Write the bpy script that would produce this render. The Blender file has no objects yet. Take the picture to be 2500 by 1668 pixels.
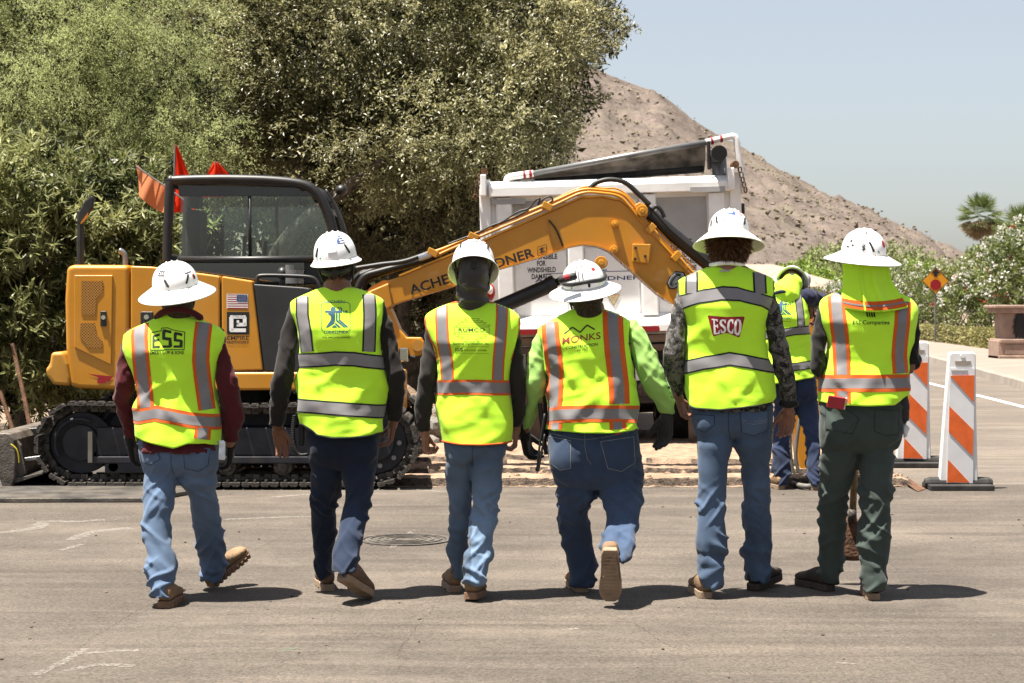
import bpy, bmesh, math, random
import numpy as np
from mathutils import Vector, Matrix, Euler
from mathutils.bvhtree import BVHTree

R = math.radians
random.seed(7)
rng = np.random.default_rng(7)
SC = bpy.context.scene
COL = SC.collection

# ------------------------------------------------------------------ camera, light
F, U0, V0, H = 4583.0, 1250.0, 734.0, 1.53       # focal length (px), centre column, horizon row, eye height
cam = bpy.data.cameras.new('camera')
cam.sensor_width = 36.0
cam.lens = F / 2500 * 36
cam.shift_y = -(834 - V0) / 2500
cam.clip_start = 0.1
cam.clip_end = 6000
cam.dof.use_dof = True
cam.dof.focus_distance = 10.2
cam.dof.aperture_fstop = 9.0
camo = bpy.data.objects.new('camera', cam)
COL.objects.link(camo)
camo.location = (0, 0, H)
camo.rotation_euler = (R(90), 0, 0)
SC.camera = camo

SUN_EL = R(74)
SUN_DIR = Vector((-0.93, -0.37, 0)).normalized() * math.cos(SUN_EL) + Vector((0, 0, math.sin(SUN_EL)))   # towards the sun
world = bpy.data.worlds.new('World')
SC.world = world
world.use_nodes = True
wn = world.node_tree
bg = wn.nodes['Background']
sky = wn.nodes.new('ShaderNodeTexSky')
sky.sky_type = 'NISHITA'
sky.sun_disc = False
sky.sun_elevation = SUN_EL
sky.sun_rotation = math.atan2(SUN_DIR.x, SUN_DIR.y)
sky.altitude = 400
sky.air_density = 1.0
sky.dust_density = 2.0
sky.ozone_density = 0.8
hz = wn.nodes.new('ShaderNodeHueSaturation')      # the whole sky a little paler
hz.inputs['Saturation'].default_value = 0.52
hz.inputs['Value'].default_value = 0.90
wn.links.new(sky.outputs[0], hz.inputs['Color'])
wn.links.new(hz.outputs[0], bg.inputs[0])
bg.inputs[1].default_value = 0.05

sun = bpy.data.lights.new('sun', 'SUN')
sun.energy = 5.0
sun.angle = R(0.53)
sun.color = (1.0, 0.94, 0.84)
suno = bpy.data.objects.new('sun', sun)
COL.objects.link(suno)
suno.rotation_euler = (-SUN_DIR).to_track_quat('-Z', 'Y').to_euler()
suno.location = (-6, -4, 20)

SC.view_settings.view_transform = 'Standard'
SC.view_settings.look = 'None'
SC.view_settings.gamma = 1.0
SC.view_settings.exposure = 1.76
SC.view_settings.use_curve_mapping = False
SC.cycles.use_denoising = True
SC.cycles.max_bounces = 6
SC.cycles.diffuse_bounces = 3
SC.cycles.glossy_bounces = 3
SC.cycles.transmission_bounces = 6
SC.cycles.transparent_max_bounces = 8
SC.cycles.caustics_reflective = False
SC.cycles.caustics_refractive = False

# ------------------------------------------------------------------ px -> place
def X(u, Y): return (u - U0) / F * Y
def Z(v, Y): return H - (v - V0) / F * Y
def P(u, v, Y): return Vector((X(u, Y), Y, Z(v, Y)))
def GY(v, z=0.0): return (H - z) * F / (v - V0)       # distance of a ground point seen at row v

# ------------------------------------------------------------------ noise
_perm = np.random.default_rng(3).permutation(256)
_perm = np.concatenate([_perm, _perm, _perm])
_grad = np.random.default_rng(4).normal(size=(256, 3))
_grad /= np.linalg.norm(_grad, axis=1)[:, None]
def perlin(p):
    p = np.asarray(p, float)
    i = np.floor(p).astype(int)
    f = p - i
    i &= 255
    w = f * f * f * (f * (f * 6 - 15) + 10)
    out = 0
    for dx in (0, 1):
        for dy in (0, 1):
            for dz in (0, 1):
                h = _perm[_perm[_perm[i[:, 0] + dx] + i[:, 1] + dy] + i[:, 2] + dz]
                g = _grad[h]
                d = f - np.array((dx, dy, dz))
                ww = (w[:, 0] if dx else 1 - w[:, 0]) * (w[:, 1] if dy else 1 - w[:, 1]) * (w[:, 2] if dz else 1 - w[:, 2])
                out = out + ww * (g * d).sum(1)
    return out
def fbm(p, oct=4, lac=2.0, gain=0.5):
    a, s = 1.0, 0
    p = np.asarray(p, float)
    for k in range(oct):
        s = s + a * perlin(p + 17.3 * k)
        p = p * lac
        a *= gain
    return s
def ridged(p, oct=2):
    a, s = 1.0, 0
    p = np.asarray(p, float)
    for k in range(oct):
        s = s + a * (1 - 2.2 * np.abs(perlin(p + 9.1 * k)))
        p = p * 2.0
        a *= 0.5
    return s

def crease(p, w=.12):
    """narrow ridges along the zero lines of a noise field, zero mean"""
    r_ = np.exp(-(perlin(p) / w) ** 2)
    return r_ - r_.mean()
# ------------------------------------------------------------------ materials
MATS = {}
def kc(c):
    """base colours were first matched at a lower exposure: bring them to the exposure used"""
    if c is None: return None
    k = .95 if min(c) > .55 else (1.0 if c[1] > .8 else .60)
    return tuple(x * k for x in c)
def new_mat(name):
    m = bpy.data.materials.new(name)
    m.use_nodes = True
    MATS[name] = m
    return m, m.node_tree.nodes, m.node_tree.links, m.node_tree.nodes['Principled BSDF']
def mat(name, col, rough=0.6, metal=0.0, var=0.12, scale=6.0, bump=0.0, bscale=60.0, col2=None, spec=0.4, detail=5.0, dirt=None, dirt_amt=0.5, coat=0.0, attr=None, trans=0.0):
    """principled material with noise colour variation, optional second colour, dirt and bump"""
    col, col2, dirt = kc(col), kc(col2), kc(dirt)
    m, n, l, b = new_mat(name)
    tc = n.new('ShaderNodeTexCoord')
    nz = n.new('ShaderNodeTexNoise')
    nz.inputs['Scale'].default_value = scale
    nz.inputs['Detail'].default_value = detail
    l.new(tc.outputs['Object'], nz.inputs['Vector'])
    rp = n.new('ShaderNodeValToRGB')
    c2 = col2 if col2 else tuple(max(0, c * (1 - 2 * var)) for c in col)
    rp.color_ramp.elements[0].position = 0.32
    rp.color_ramp.elements[1].position = 0.68
    rp.color_ramp.elements[0].color = (*c2, 1)
    rp.color_ramp.elements[1].color = (*[min(1, c * (1 + (0 if col2 else var))) for c in col], 1)
    l.new(nz.outputs['Fac'], rp.inputs['Fac'])
    out = rp.outputs['Color']
    if dirt:
        d = n.new('ShaderNodeTexNoise')
        d.inputs['Scale'].default_value = scale * 0.45
        d.inputs['Detail'].default_value = 8
        d.inputs['Roughness'].default_value = 0.7
        l.new(tc.outputs['Object'], d.inputs['Vector'])
        mr = n.new('ShaderNodeMapRange')
        mr.inputs[1].default_value = 0.5
        mr.inputs[2].default_value = 0.75
        mr.inputs[4].default_value = dirt_amt
        l.new(d.outputs['Fac'], mr.inputs[0])
        mx = n.new('ShaderNodeMixRGB')
        l.new(mr.outputs[0], mx.inputs[0])
        l.new(out, mx.inputs[1])
        mx.inputs[2].default_value = (*dirt, 1)
        out = mx.outputs[0]
    if attr:
        at = n.new('ShaderNodeAttribute')
        at.attribute_name = attr
        mx = n.new('ShaderNodeMixRGB')
        mx.blend_type = 'MULTIPLY'
        mx.inputs[0].default_value = 1
        l.new(out, mx.inputs[1])
        l.new(at.outputs['Color'], mx.inputs[2])
        out = mx.outputs[0]
    l.new(out, b.inputs['Base Color'])
    b.inputs['Roughness'].default_value = rough
    b.inputs['Metallic'].default_value = metal
    b.inputs['Specular IOR Level'].default_value = spec
    b.inputs['Coat Weight'].default_value = coat
    if bump:
        bz = n.new('ShaderNodeTexNoise')
        bz.inputs['Scale'].default_value = bscale
        bz.inputs['Detail'].default_value = 4
        l.new(tc.outputs['Object'], bz.inputs['Vector'])
        bp = n.new('ShaderNodeBump')
        bp.inputs['Strength'].default_value = bump
        bp.inputs['Distance'].default_value = 0.02
        l.new(bz.outputs['Fac'], bp.inputs['Height'])
        l.new(bp.outputs[0], b.inputs['Normal'])
    return m

# ------------------------------------------------------------------ objects
WL = {}
def wl(o): return WL.get(o.name, Vector((0, 0, 0))) if o else Vector((0, 0, 0))
def tag(o, label=None, cat=None, group=None, kind=None):
    if label: o['label'] = label
    if cat: o['category'] = cat
    if group: o['group'] = group
    if kind: o['kind'] = kind
    return o
def empty(name, loc, label, cat, group=None):
    o = bpy.data.objects.new(name, None)
    o.empty_display_size = 0.2
    COL.objects.link(o)
    o.location = loc
    WL[o.name] = Vector(loc)
    return tag(o, label, cat, group)
def mesh_of(name, verts, faces):
    me = bpy.data.meshes.new(name)
    if isinstance(verts, np.ndarray) and isinstance(faces, np.ndarray):
        nv, nf, k = len(verts), len(faces), faces.shape[1]
        me.vertices.add(nv)
        me.vertices.foreach_set('co', verts.astype(np.float32).ravel())
        me.loops.add(nf * k)
        me.loops.foreach_set('vertex_index', faces.astype(np.int32).ravel())
        me.polygons.add(nf)
        me.polygons.foreach_set('loop_start', np.arange(nf, dtype=np.int32) * k)
        me.polygons.foreach_set('loop_total', np.full(nf, k, dtype=np.int32))
        me.update(calc_edges=True)
        me.validate()
    else:
        me.from_pydata([tuple(v) for v in verts], [], [tuple(int(i) for i in f) for f in faces])
        me.update()
    return me
def shade(me, smooth):
    me.polygons.foreach_set('use_smooth', np.full(len(me.polygons), bool(smooth)))
def mk(name, verts, faces, m, parent=None, smooth=False, bevel=0.0, seg=2, origin=None):
    """one mesh object from world-space verts; parent's place is taken off so that children stay put"""
    base = wl(parent) if parent else (Vector(origin) if origin is not None else Vector((0, 0, 0)))
    v = np.asarray([tuple(p) for p in verts] if not isinstance(verts, np.ndarray) else verts, float) - np.array(base)
    me = mesh_of(name, v, faces)
    shade(me, smooth)
    me.materials.append(m)
    o = bpy.data.objects.new(name, me)
    COL.objects.link(o)
    if parent:
        o.parent = parent
        WL[o.name] = base
    else:
        o.location = base
        WL[o.name] = base
    if bevel:
        bv = o.modifiers.new('bevel', 'BEVEL')
        bv.width = bevel
        bv.segments = seg
        bv.limit_method = 'ANGLE'
        bv.angle_limit = R(35)
    return o
def inst(name, me, M, parent):
    o = bpy.data.objects.new(name, me)
    COL.objects.link(o)
    o.parent = parent
    o.matrix_local = Matrix.Translation(-wl(parent)) @ M
    WL[o.name] = wl(parent)
    return o
class MB:
    """collects shapes of ONE part"""
    def __init__(s): s.v = []; s.f = []
    def add(s, v, f):
        b = len(s.v)
        s.v += [Vector(p) for p in v]
        s.f += [tuple(i + b for i in q) for q in f]
        return s
    def box(s, a, b):
        x0, x1 = sorted((a[0], b[0])); y0, y1 = sorted((a[1], b[1])); z0, z1 = sorted((a[2], b[2]))
        v = [(x0, y0, z0), (x1, y0, z0), (x1, y1, z0), (x0, y1, z0), (x0, y0, z1), (x1, y0, z1), (x1, y1, z1), (x0, y1, z1)]
        return s.add(v, [(0, 3, 2, 1), (4, 5, 6, 7), (0, 1, 5, 4), (1, 2, 6, 5), (2, 3, 7, 6), (3, 0, 4, 7)])
    def obox(s, M, size):
        x, y, z = (c / 2 for c in size)
        v = [M @ Vector(p) for p in [(-x, -y, -z), (x, -y, -z), (x, y, -z), (-x, y, -z), (-x, -y, z), (x, -y, z), (x, y, z), (-x, y, z)]]
        return s.add(v, [(0, 3, 2, 1), (4, 5, 6, 7), (0, 1, 5, 4), (1, 2, 6, 5), (2, 3, 7, 6), (3, 0, 4, 7)])
    def prism(s, poly, y0, y1):
        """polygon [(x,z)] extruded from y0 (near) to y1 (far)"""
        a = sum(poly[i][0] * poly[(i + 1) % len(poly)][1] - poly[(i + 1) % len(poly)][0] * poly[i][1] for i in range(len(poly)))
        if a < 0: poly = poly[::-1]
        n = len(poly)
        v = [(x, y0, z) for x, z in poly] + [(x, y1, z) for x, z in poly]
        f = [tuple(range(n)), tuple(range(2 * n - 1, n - 1, -1))]
        f += [(i, i + n, (i + 1) % n + n, (i + 1) % n) for i in range(n)]
        return s.add(v, f)
    def tube(s, pts, r, n=10, cap=True):
        pts = [Vector(p) for p in pts]
        rs = r if isinstance(r, (list, tuple)) else [r] * len(pts)
        up = None; rings = []
        for i, p in enumerate(pts):
            t = ((pts[min(i + 1, len(pts) - 1)] - pts[max(i - 1, 0)])).normalized()
            if up is None:
                up = Vector((0, 0, 1)) if abs(t.z) < 0.9 else Vector((0, 1, 0))
            a = t.cross(up).normalized(); up = a.cross(t).normalized()
            rings.append([p + rs[i] * (math.cos(k * 2 * math.pi / n) * a + math.sin(k * 2 * math.pi / n) * up) for k in range(n)])
        v = [q for rg in rings for q in rg]
        f = [(i * n + k, i * n + (k + 1) % n, (i + 1) * n + (k + 1) % n, (i + 1) * n + k) for i in range(len(pts) - 1) for k in range(n)]
        if cap: f += [tuple(range(n - 1, -1, -1)), tuple((len(pts) - 1) * n + k for k in range(n))]
        return s.add(v, f)
    def cyl(s, a, b, r, n=20, r2=None): return s.tube([a, b], [r, r if r2 is None else r2], n)
    def ell(s, c, r, M=None, nu=16, nv=10):
        v = [(0, 0, 1)] + [(math.sin(math.pi * j / nv) * math.cos(2 * math.pi * i / nu), math.sin(math.pi * j / nv) * math.sin(2 * math.pi * i / nu), math.cos(math.pi * j / nv)) for j in range(1, nv) for i in range(nu)] + [(0, 0, -1)]
        f = [(0, 1 + i, 1 + (i + 1) % nu) for i in range(nu)]
        for j in range(nv - 2):
            f += [(1 + j * nu + i, 1 + (j + 1) * nu + i, 1 + (j + 1) * nu + (i + 1) % nu, 1 + j * nu + (i + 1) % nu) for i in range(nu)]
        e = len(v) - 1
        f += [(e, 1 + (nv - 2) * nu + (i + 1) % nu, 1 + (nv - 2) * nu + i) for i in range(nu)]
        c = Vector(c)
        vv = [Vector((p[0] * r[0], p[1] * r[1], p[2] * r[2])) for p in v]
        return s.add([c + ((M @ p) if M else p) for p in vv], f)
    def quad(s, a, b, c, d): return s.add([a, b, c, d], [(0, 1, 2, 3)])
    def build(s, name, m, parent=None, **k): return mk(name, s.v, s.f, m, parent, **k)
def spline(pts, n=24):
    """smooth path through 3-D points (Catmull-Rom)"""
    p = [Vector(q) for q in pts]
    p = [2 * p[0] - p[1]] + p + [2 * p[-1] - p[-2]]
    out = []
    seg = len(p) - 3
    for i in range(seg):
        k = max(2, n // seg)
        for j in range(k):
            t = j / k
            a, b, c, d = p[i:i + 4]
            out.append(0.5 * (2 * b + (c - a) * t + (2 * a - 5 * b + 4 * c - d) * t * t + (3 * b - a - 3 * c + d) * t ** 3))
    out.append(p[-2])
    return out
def bvh_of(o):
    """ray target in world space, modifiers applied"""
    dg = bpy.context.evaluated_depsgraph_get()
    e = o.evaluated_get(dg)
    me = e.to_mesh()
    base = wl(o)
    vs = [v.co + base for v in me.vertices]
    t = BVHTree.FromPolygons(vs, [tuple(p.vertices) for p in me.polygons])
    e.to_mesh_clear()
    return t
CAMP = Vector((0, 0, H))
def ray_px(t, u, v, off=0.003, default=None):
    d = Vector(((u - U0) / F, 1, -(v - V0) / F)).normalized()
    hit = t.ray_cast(CAMP, d)
    if hit[0] is None: return default
    nr = hit[1]
    if nr.dot(d) > 0: nr = -nr
    return hit[0] + nr * off
def patch_px(name, t, fn, nu, nv, m, parent, off=0.003, smooth=True):
    """sheet laid on a surface: fn(a,b) gives the pixel for a,b in 0..1; missing cells are left out"""
    pts = [[ray_px(t, *fn(a / nu, b / nv), off) for b in range(nv + 1)] for a in range(nu + 1)]
    ys = [p.y for r in pts for p in r if p]
    if not ys: return None
    idx = {}; v = []; f = []
    for a in range(nu + 1):
        for b in range(nv + 1):
            if pts[a][b] is not None:
                idx[a, b] = len(v); v.append(pts[a][b])
    for a in range(nu):
        for b in range(nv):
            q = [(a, b), (a + 1, b), (a + 1, b + 1), (a, b + 1)]
            if all(k in idx for k in q):
                c = [v[idx[k]] for k in q]
                if max(p.y for p in c) - min(p.y for p in c) < 0.09: f.append([idx[k] for k in q])
    if not f: return None
    return mk(name, v, f, m, parent, smooth)
def polyline_strip(pts, w0, w1=None):
    """fn for patch_px: strip along pixel polyline pts [(u,v)], lateral offset from w0 to w1 px"""
    P_ = np.array(pts, float)
    seg = np.r_[0, np.cumsum(np.hypot(*np.diff(P_, axis=0).T))]
    def fn(a, b):
        s = a * seg[-1]
        u, v = np.interp(s, seg, P_[:, 0]), np.interp(s, seg, P_[:, 1])
        e = 4.0
        du = np.interp(s + e, seg, P_[:, 0]) - np.interp(s - e, seg, P_[:, 0])
        dv = np.interp(s + e, seg, P_[:, 1]) - np.interp(s - e, seg, P_[:, 1])
        L = math.hypot(du, dv) or 1
        o = w0 + (w1 - w0) * b
        return u - dv / L * o, v + du / L * o
    return fn
def text_tris(body, bold=0.0, sx=1.0, spacing=1.0):
    """flat text as (verts 2-D in cap heights, faces), baseline at 0, left at 0"""
    c = bpy.data.curves.new('t', 'FONT')
    c.body = body
    c.offset = bold
    c.space_character = spacing
    c.resolution_u = 3
    o = bpy.data.objects.new('t', c)
    COL.objects.link(o)
    dg = bpy.context.evaluated_depsgraph_get()
    me = bpy.data.meshes.new_from_object(o.evaluated_get(dg))
    bpy.data.objects.remove(o); bpy.data.curves.remove(c)
    bm = bmesh.new(); bm.from_mesh(me); bpy.data.meshes.remove(me)
    bmesh.ops.triangulate(bm, faces=bm.faces)
    v = np.array([(p.co.x, p.co.y) for p in bm.verts]); f = [[q.index for q in p.verts] for p in bm.faces]
    bm.free()
    v[:, 0] -= v[:, 0].min()
    cap = 0.729
    v /= cap
    v[:, 0] *= sx
    return v, f
def refine(pts, faces, maxlen):
    """cut flat triangles until no edge is longer than maxlen, so that print follows folds"""
    bm = bmesh.new()
    vs = [bm.verts.new((p[0], p[1], 0)) for p in pts]
    for q in faces:
        try: bm.faces.new([vs[i] for i in q])
        except ValueError: pass
    bmesh.ops.triangulate(bm, faces=bm.faces)
    for k in range(6):
        e = [x for x in bm.edges if x.calc_length() > maxlen]
        if not e: break
        bmesh.ops.subdivide_edges(bm, edges=e, cuts=1)
        bmesh.ops.triangulate(bm, faces=[q for q in bm.faces if len(q.verts) > 3])
    bm.verts.index_update()
    out = [(v.co.x, v.co.y) for v in bm.verts], [[v.index for v in q.verts] for q in bm.faces]
    bm.free()
    return out
def text_px(name, t, body, u0, u1, v_base, cap, m, parent, off=0.004, bold=0.0, slope=0.0, spacing=1.0, arc=0.0, rot=False):
    """text printed on a surface: spans u0..u1 px, baseline row v_base at u0, cap height in px, slope dv/du"""
    v, f = text_tris(body, bold, 1.0, spacing)
    wmax = v[:, 0].max()
    pts = []
    for x, y in v:
        a = x / wmax
        u = u0 + a * (u1 - u0)
        if rot:
            L = math.hypot(1, slope)
            pts.append((u + y * cap * slope / L, v_base + slope * (u - u0) - y * cap / L)); continue
        pts.append((u, v_base + slope * (u - u0) - y * cap + arc * (1 - (2 * a - 1) ** 2)))
    pts, f = refine(pts, f, max(3.2, abs(u1 - u0) / 12))
    ps = [ray_px(t, u, w, off) for u, w in pts]
    ff = [q for q in f if all(ps[i] is not None for i in q)]
    if not ff: return None
    dflt = next(p for p in ps if p is not None)
    o = mk(name, [p if p is not None else dflt for p in ps], ff, m, parent)
    bm = bmesh.new(); bm.from_mesh(o.data)
    for q in list(bm.faces):
        if q.normal.y > 0: q.normal_flip()
    bm.to_mesh(o.data); bm.free()
    return o
def poly_px(name, t, polys, m, parent, off=0.004):
    """flat print: filled pixel polygons laid on a surface (each triangulated)"""
    b = MB()
    for poly in polys:
        a = sum(poly[i][0] * poly[(i + 1) % len(poly)][1] - poly[(i + 1) % len(poly)][0] * poly[i][1] for i in range(len(poly)))
        if a > 0: poly = poly[::-1]
        pts, fs = refine(poly, [tuple(range(len(poly)))], 7.0)
        ps = [ray_px(t, u, v, off) for u, v in pts]
        if any(p is None for p in ps): continue
        b.add(ps, fs)
    if not b.v: return None
    return b.build(name, m, parent)
def line_px(pts, w):
    """pixel polyline -> list of thin quads"""
    out = []
    for (a, b), (c, d) in zip(pts[:-1], pts[1:]):
        L = math.hypot(c - a, d - b) or 1
        nx, ny = -(d - b) / L * w / 2, (c - a) / L * w / 2
        k = max(1, int(L / 8))
        for i in range(k):
            s, e = i / k, (i + 1) / k
            p, q = (a + (c - a) * s, b + (d - b) * s), (a + (c - a) * e, b + (d - b) * e)
            out.append([(p[0] + nx, p[1] + ny), (q[0] + nx, q[1] + ny), (q[0] - nx, q[1] - ny), (p[0] - nx, p[1] - ny)])
    return out
def add_attr(me, name, vals):
    a = me.attributes.new(name, 'FLOAT_COLOR', 'POINT')
    vals = np.asarray(vals, float)
    if vals.ndim == 1: vals = np.stack([vals] * 3, 1)
    a.data.foreach_set('color', np.c_[vals, np.ones(len(vals))].astype(np.float32).ravel())
# ================================================================== GROUND
def asphalt_mat(name, c1, c2, speck=1.0):
    c1, c2 = kc(c1), kc(c2)
    m, n, l, b = new_mat(name)
    tc = n.new('ShaderNodeTexCoord')
    def noise(sc, det=6, rough=0.6, vec=None, dist=0.0):
        q = n.new('ShaderNodeTexNoise')
        q.inputs['Scale'].default_value = sc; q.inputs['Detail'].default_value = det; q.inputs['Roughness'].default_value = rough
        q.inputs['Distortion'].default_value = dist
        l.new(vec if vec else tc.outputs['Object'], q.inputs['Vector'])
        return q.outputs['Fac']
    def ramp(fac, p0, p1, a, bb):
        r = n.new('ShaderNodeValToRGB')
        r.color_ramp.elements[0].position = p0; r.color_ramp.elements[1].position = p1
        r.color_ramp.elements[0].color = (*a, 1); r.color_ramp.elements[1].color = (*bb, 1)
        l.new(fac, r.inputs[0]); return r.outputs[0]
    def mix(f, a, bb, mode='MIX'):
        q = n.new('ShaderNodeMixRGB'); q.blend_type = mode
        if isinstance(f, float): q.inputs[0].default_value = f
        else: l.new(f, q.inputs[0])
        for s, i in ((a, 1), (bb, 2)):
            if isinstance(s, tuple): q.inputs[i].default_value = (*s, 1)
            else: l.new(s, q.inputs[i])
        return q.outputs[0]
    mp = n.new('ShaderNodeMapping'); mp.inputs['Scale'].default_value = (0.25, 1.6, 1)
    mp.inputs['Rotation'].default_value = (0, 0, 0.1)
    l.new(tc.outputs['Object'], mp.inputs[0])
    base = ramp(noise(0.7, 8, 0.65), 0.35, 0.68, c2, c1)
    streak = ramp(noise(1.3, 6, 0.6, mp.outputs[0], 1.5), 0.46, 0.62, (0.74, 0.74, 0.74), (1.06, 1.06, 1.06))
    col = mix(0.75, base, streak, 'MULTIPLY')
    # aggregate grains
    vo = n.new('ShaderNodeTexVoronoi'); vo.inputs['Scale'].default_value = 95
    l.new(tc.outputs['Object'], vo.inputs['Vector'])
    grain = ramp(vo.outputs['Color'], 0.1, 0.95, (0.60, 0.59, 0.58), (1.45, 1.42, 1.38))
    col = mix(0.8 * speck, col, grain, 'MULTIPLY')
    v2 = n.new('ShaderNodeTexVoronoi'); v2.inputs['Scale'].default_value = 26
    l.new(tc.outputs['Object'], v2.inputs['Vector'])
    chips = ramp(v2.outputs['Distance'], 0.0, 0.11, (1, 1, 1), (0, 0, 0))
    chipn = ramp(noise(9, 2), 0.56, 0.6, (0, 0, 0), (1, 1, 1))
    col = mix(mix(1.0, chips, chipn, 'MULTIPLY'), col, (0.24, 0.225, 0.20))
    # tyre scuffs: thin dark arcs
    mp2 = n.new('ShaderNodeMapping'); mp2.inputs['Scale'].default_value = (0.12, 2.6, 1); mp2.inputs['Rotation'].default_value = (0, 0, -0.16)
    l.new(tc.outputs['Object'], mp2.inputs[0])
    sc = ramp(noise(1.7, 3, 0.5, mp2.outputs[0], 0.6), 0.60, 0.66, (1, 1, 1), (0.80, 0.79, 0.79))
    col = mix(0.8, col, sc, 'MULTIPLY')
    stain = ramp(noise(0.55, 9, 0.75, None, .8), 0.58, 0.70, (1, 1, 1), (0.66, 0.65, 0.66))
    col = mix(0.8, col, stain, 'MULTIPLY')
    dust = ramp(noise(0.45, 7, 0.7), 0.52, 0.75, (0, 0, 0), (0.5, 0.5, 0.5))
    col = mix(dust, col, (0.19, 0.16, 0.13))
    l.new(col, b.inputs['Base Color'])
    b.inputs['Roughness'].default_value = 0.85
    b.inputs['Specular IOR Level'].default_value = 0.25
    bp = n.new('ShaderNodeBump'); bp.inputs['Strength'].default_value = 0.55; bp.inputs['Distance'].default_value = 0.006
    l.new(noise(140, 3, 0.7), bp.inputs['Height'])
    l.new(bp.outputs[0], b.inputs['Normal'])
    return m
M_ASPH = asphalt_mat('asphalt', (0.188, 0.158, 0.131), (0.123, 0.104, 0.089))
M_ROADFAR = asphalt_mat('asphalt_dusty', (0.245, 0.205, 0.168), (0.185, 0.157, 0.133), 0.6)
M_DESERT = mat('desert_soil', (0.34, 0.255, 0.185), 0.95, var=0.15, scale=0.8, bump=0.5, bscale=14)
M_DIRT = mat('dug_dirt', (0.44, 0.305, 0.205), 0.95, var=0.2, scale=9, bump=0.9, bscale=55, dirt=(0.25, 0.165, 0.11), dirt_amt=0.7)
M_CONC = mat('pink_concrete', (0.335, 0.262, 0.215), 0.9, var=0.08, scale=1.5, bump=0.2)
M_KERB = mat('kerb_concrete', (0.36, 0.31, 0.26), 0.9, var=0.1, scale=2, bump=0.2)
M_STEEL = mat('plate_steel', (0.17, 0.155, 0.14), 0.55, 0.55, var=0.25, scale=5, bump=0.25, dirt=(0.38, 0.31, 0.23), dirt_amt=0.85)
M_RUST = mat('rusty_steel', (0.20, 0.10, 0.055), 0.8, 0.3, var=0.3, scale=14, bump=0.4, dirt=(0.32, 0.20, 0.12))

def sheet(name, poly, z, m, label=None, parent=None):
    o = mk(name, [(x, y, z) for x, y in poly], [tuple(range(len(poly)))], m, parent)
    if not parent: tag(o, label, kind='structure')
    return o
sheet('ground', [(-3000, -200), (3000, -200), (3000, 4000), (-3000, 4000)], -0.03, M_DESERT, 'tan desert soil running to the horizon')
KERB = [(6.0, 14), (7.4, 20), (8.75, 32), (10.4, 47), (12.0, 66), (13.2, 90), (14.0, 150), (14.0, 320)]
# near road: finely cut sheet with a ragged far edge where the paving was dug up
xs = np.linspace(-22, 22, 220)
edge = 15.42 + 0.035 * fbm(np.c_[xs * 3.1, xs * 0, xs * 0 + 2], 4)
edge = np.where(xs > 3.3, 15.6, edge)
v = np.r_[np.c_[xs, xs * 0 - 12, xs * 0], np.c_[xs, edge, xs * 0]]
n_ = len(xs)
f = np.array([(i, i + 1, n_ + i + 1, n_ + i) for i in range(n_ - 1)])
road = mk('road', v, f, M_ASPH)
tag(road, 'worn grey brown asphalt under the walking crew', kind='structure')
lft = [(3.35, 15.6), (3.9, 30), (4.6, 60), (5.2, 320)]
rf = mk('road', [(x, y, -0.004) for x, y in lft[::-1]] + [(x, y, -0.004) for x, y in [(KERB[0][0] - .01, 15.6)] + KERB[1:]], [tuple(range(len(lft) + len(KERB)))], M_ROADFAR)
tag(rf, 'dusty asphalt road leading away past the barricade panels', kind='structure')
# the road's white edge line
LINE = [(6.9, 20), (7.36, 27), (7.72, 34.7), (8.6, 50), (9.6, 75), (10.6, 150)]
b = MB()
for (x0, y0), (x1, y1) in zip(LINE[:-1], LINE[1:]):
    b.quad((x0 - .06, y0, 0.001), (x0 + .06, y0, 0.001), (x1 + .06, y1, 0.001), (x1 - .06, y1, 0.001))
M_LINE = mat('road_paint', (0.62, 0.60, 0.56), 0.8, var=0.2, scale=8)
b.build('edge_line', M_LINE, rf)
# kerb and pavement
b = MB()
for (x0, y0), (x1, y1) in zip(KERB[:-1], KERB[1:]):
    b.add([(x0, y0, -.02), (x0 + .03, y0, .13), (x0 + .18, y0, .14), (x0 + .18, y0, -.02), (x1, y1, -.02), (x1 + .03, y1, .13), (x1 + .18, y1, .14), (x1 + .18, y1, -.02)],
          [(0, 4, 5, 1), (1, 5, 6, 2), (2, 6, 7, 3)])
tag(b.build('kerb', M_KERB), 'pale concrete kerb along the pavement', kind='structure')
b = MB()
for (x0, y0), (x1, y1) in zip(KERB[:-1], KERB[1:]):
    b.quad((x0 + .18, y0, .132), (x0 + 7, y0, .132), (x1 + 7, y1, .132), (x1 + .18, y1, .132))
tag(b.build('pavement', M_CONC), 'pink concrete pavement beyond the kerb', kind='structure')
# dug-up strip: two broken ledges of old paving and soil
nx, ny = 220, 110
gx, gy = np.meshgrid(np.linspace(-7.6, 3.36, nx), np.linspace(15.40, 20.5, ny) , indexing='ij')
gy = 15.40 + (gy - 15.40) ** 1.9 / (5.1 ** 0.9)
q = np.c_[gx.ravel(), gy.ravel(), 0 * gx.ravel()]
e = 0.05 * fbm(q * [2.3, .0, 1] + [0, 3, 1], 4) + 0.02 * fbm(q * [14, 0, 1], 3)
yy = q[:, 1] + e
st = lambda a, w: 1 / (1 + np.exp(-(yy - a) / w))
hgt = 0.075 * st(15.44, .008) - 0.10 * st(15.90, .018) + 0.125 * st(16.10, .012) - .06 * st(16.55, .03) + .075 * st(16.85, .02)
hgt += 0.012 * fbm(q * 9, 4) + .006 * fbm(q * 40, 2)
hgt += 0.10 * np.exp(-((q[:, 0] + .1) / .9) ** 2 - ((q[:, 1] - 17.6) / .7) ** 2)
falloff = np.clip((-1.0 - q[:, 0]) / .25, 0, 1)
hgt = hgt * (1 - falloff) + (-0.012 + .008 * fbm(q * 7, 3)) * falloff
fr = np.clip((3.34 - q[:, 0]) / .10, 0, 1)
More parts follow.
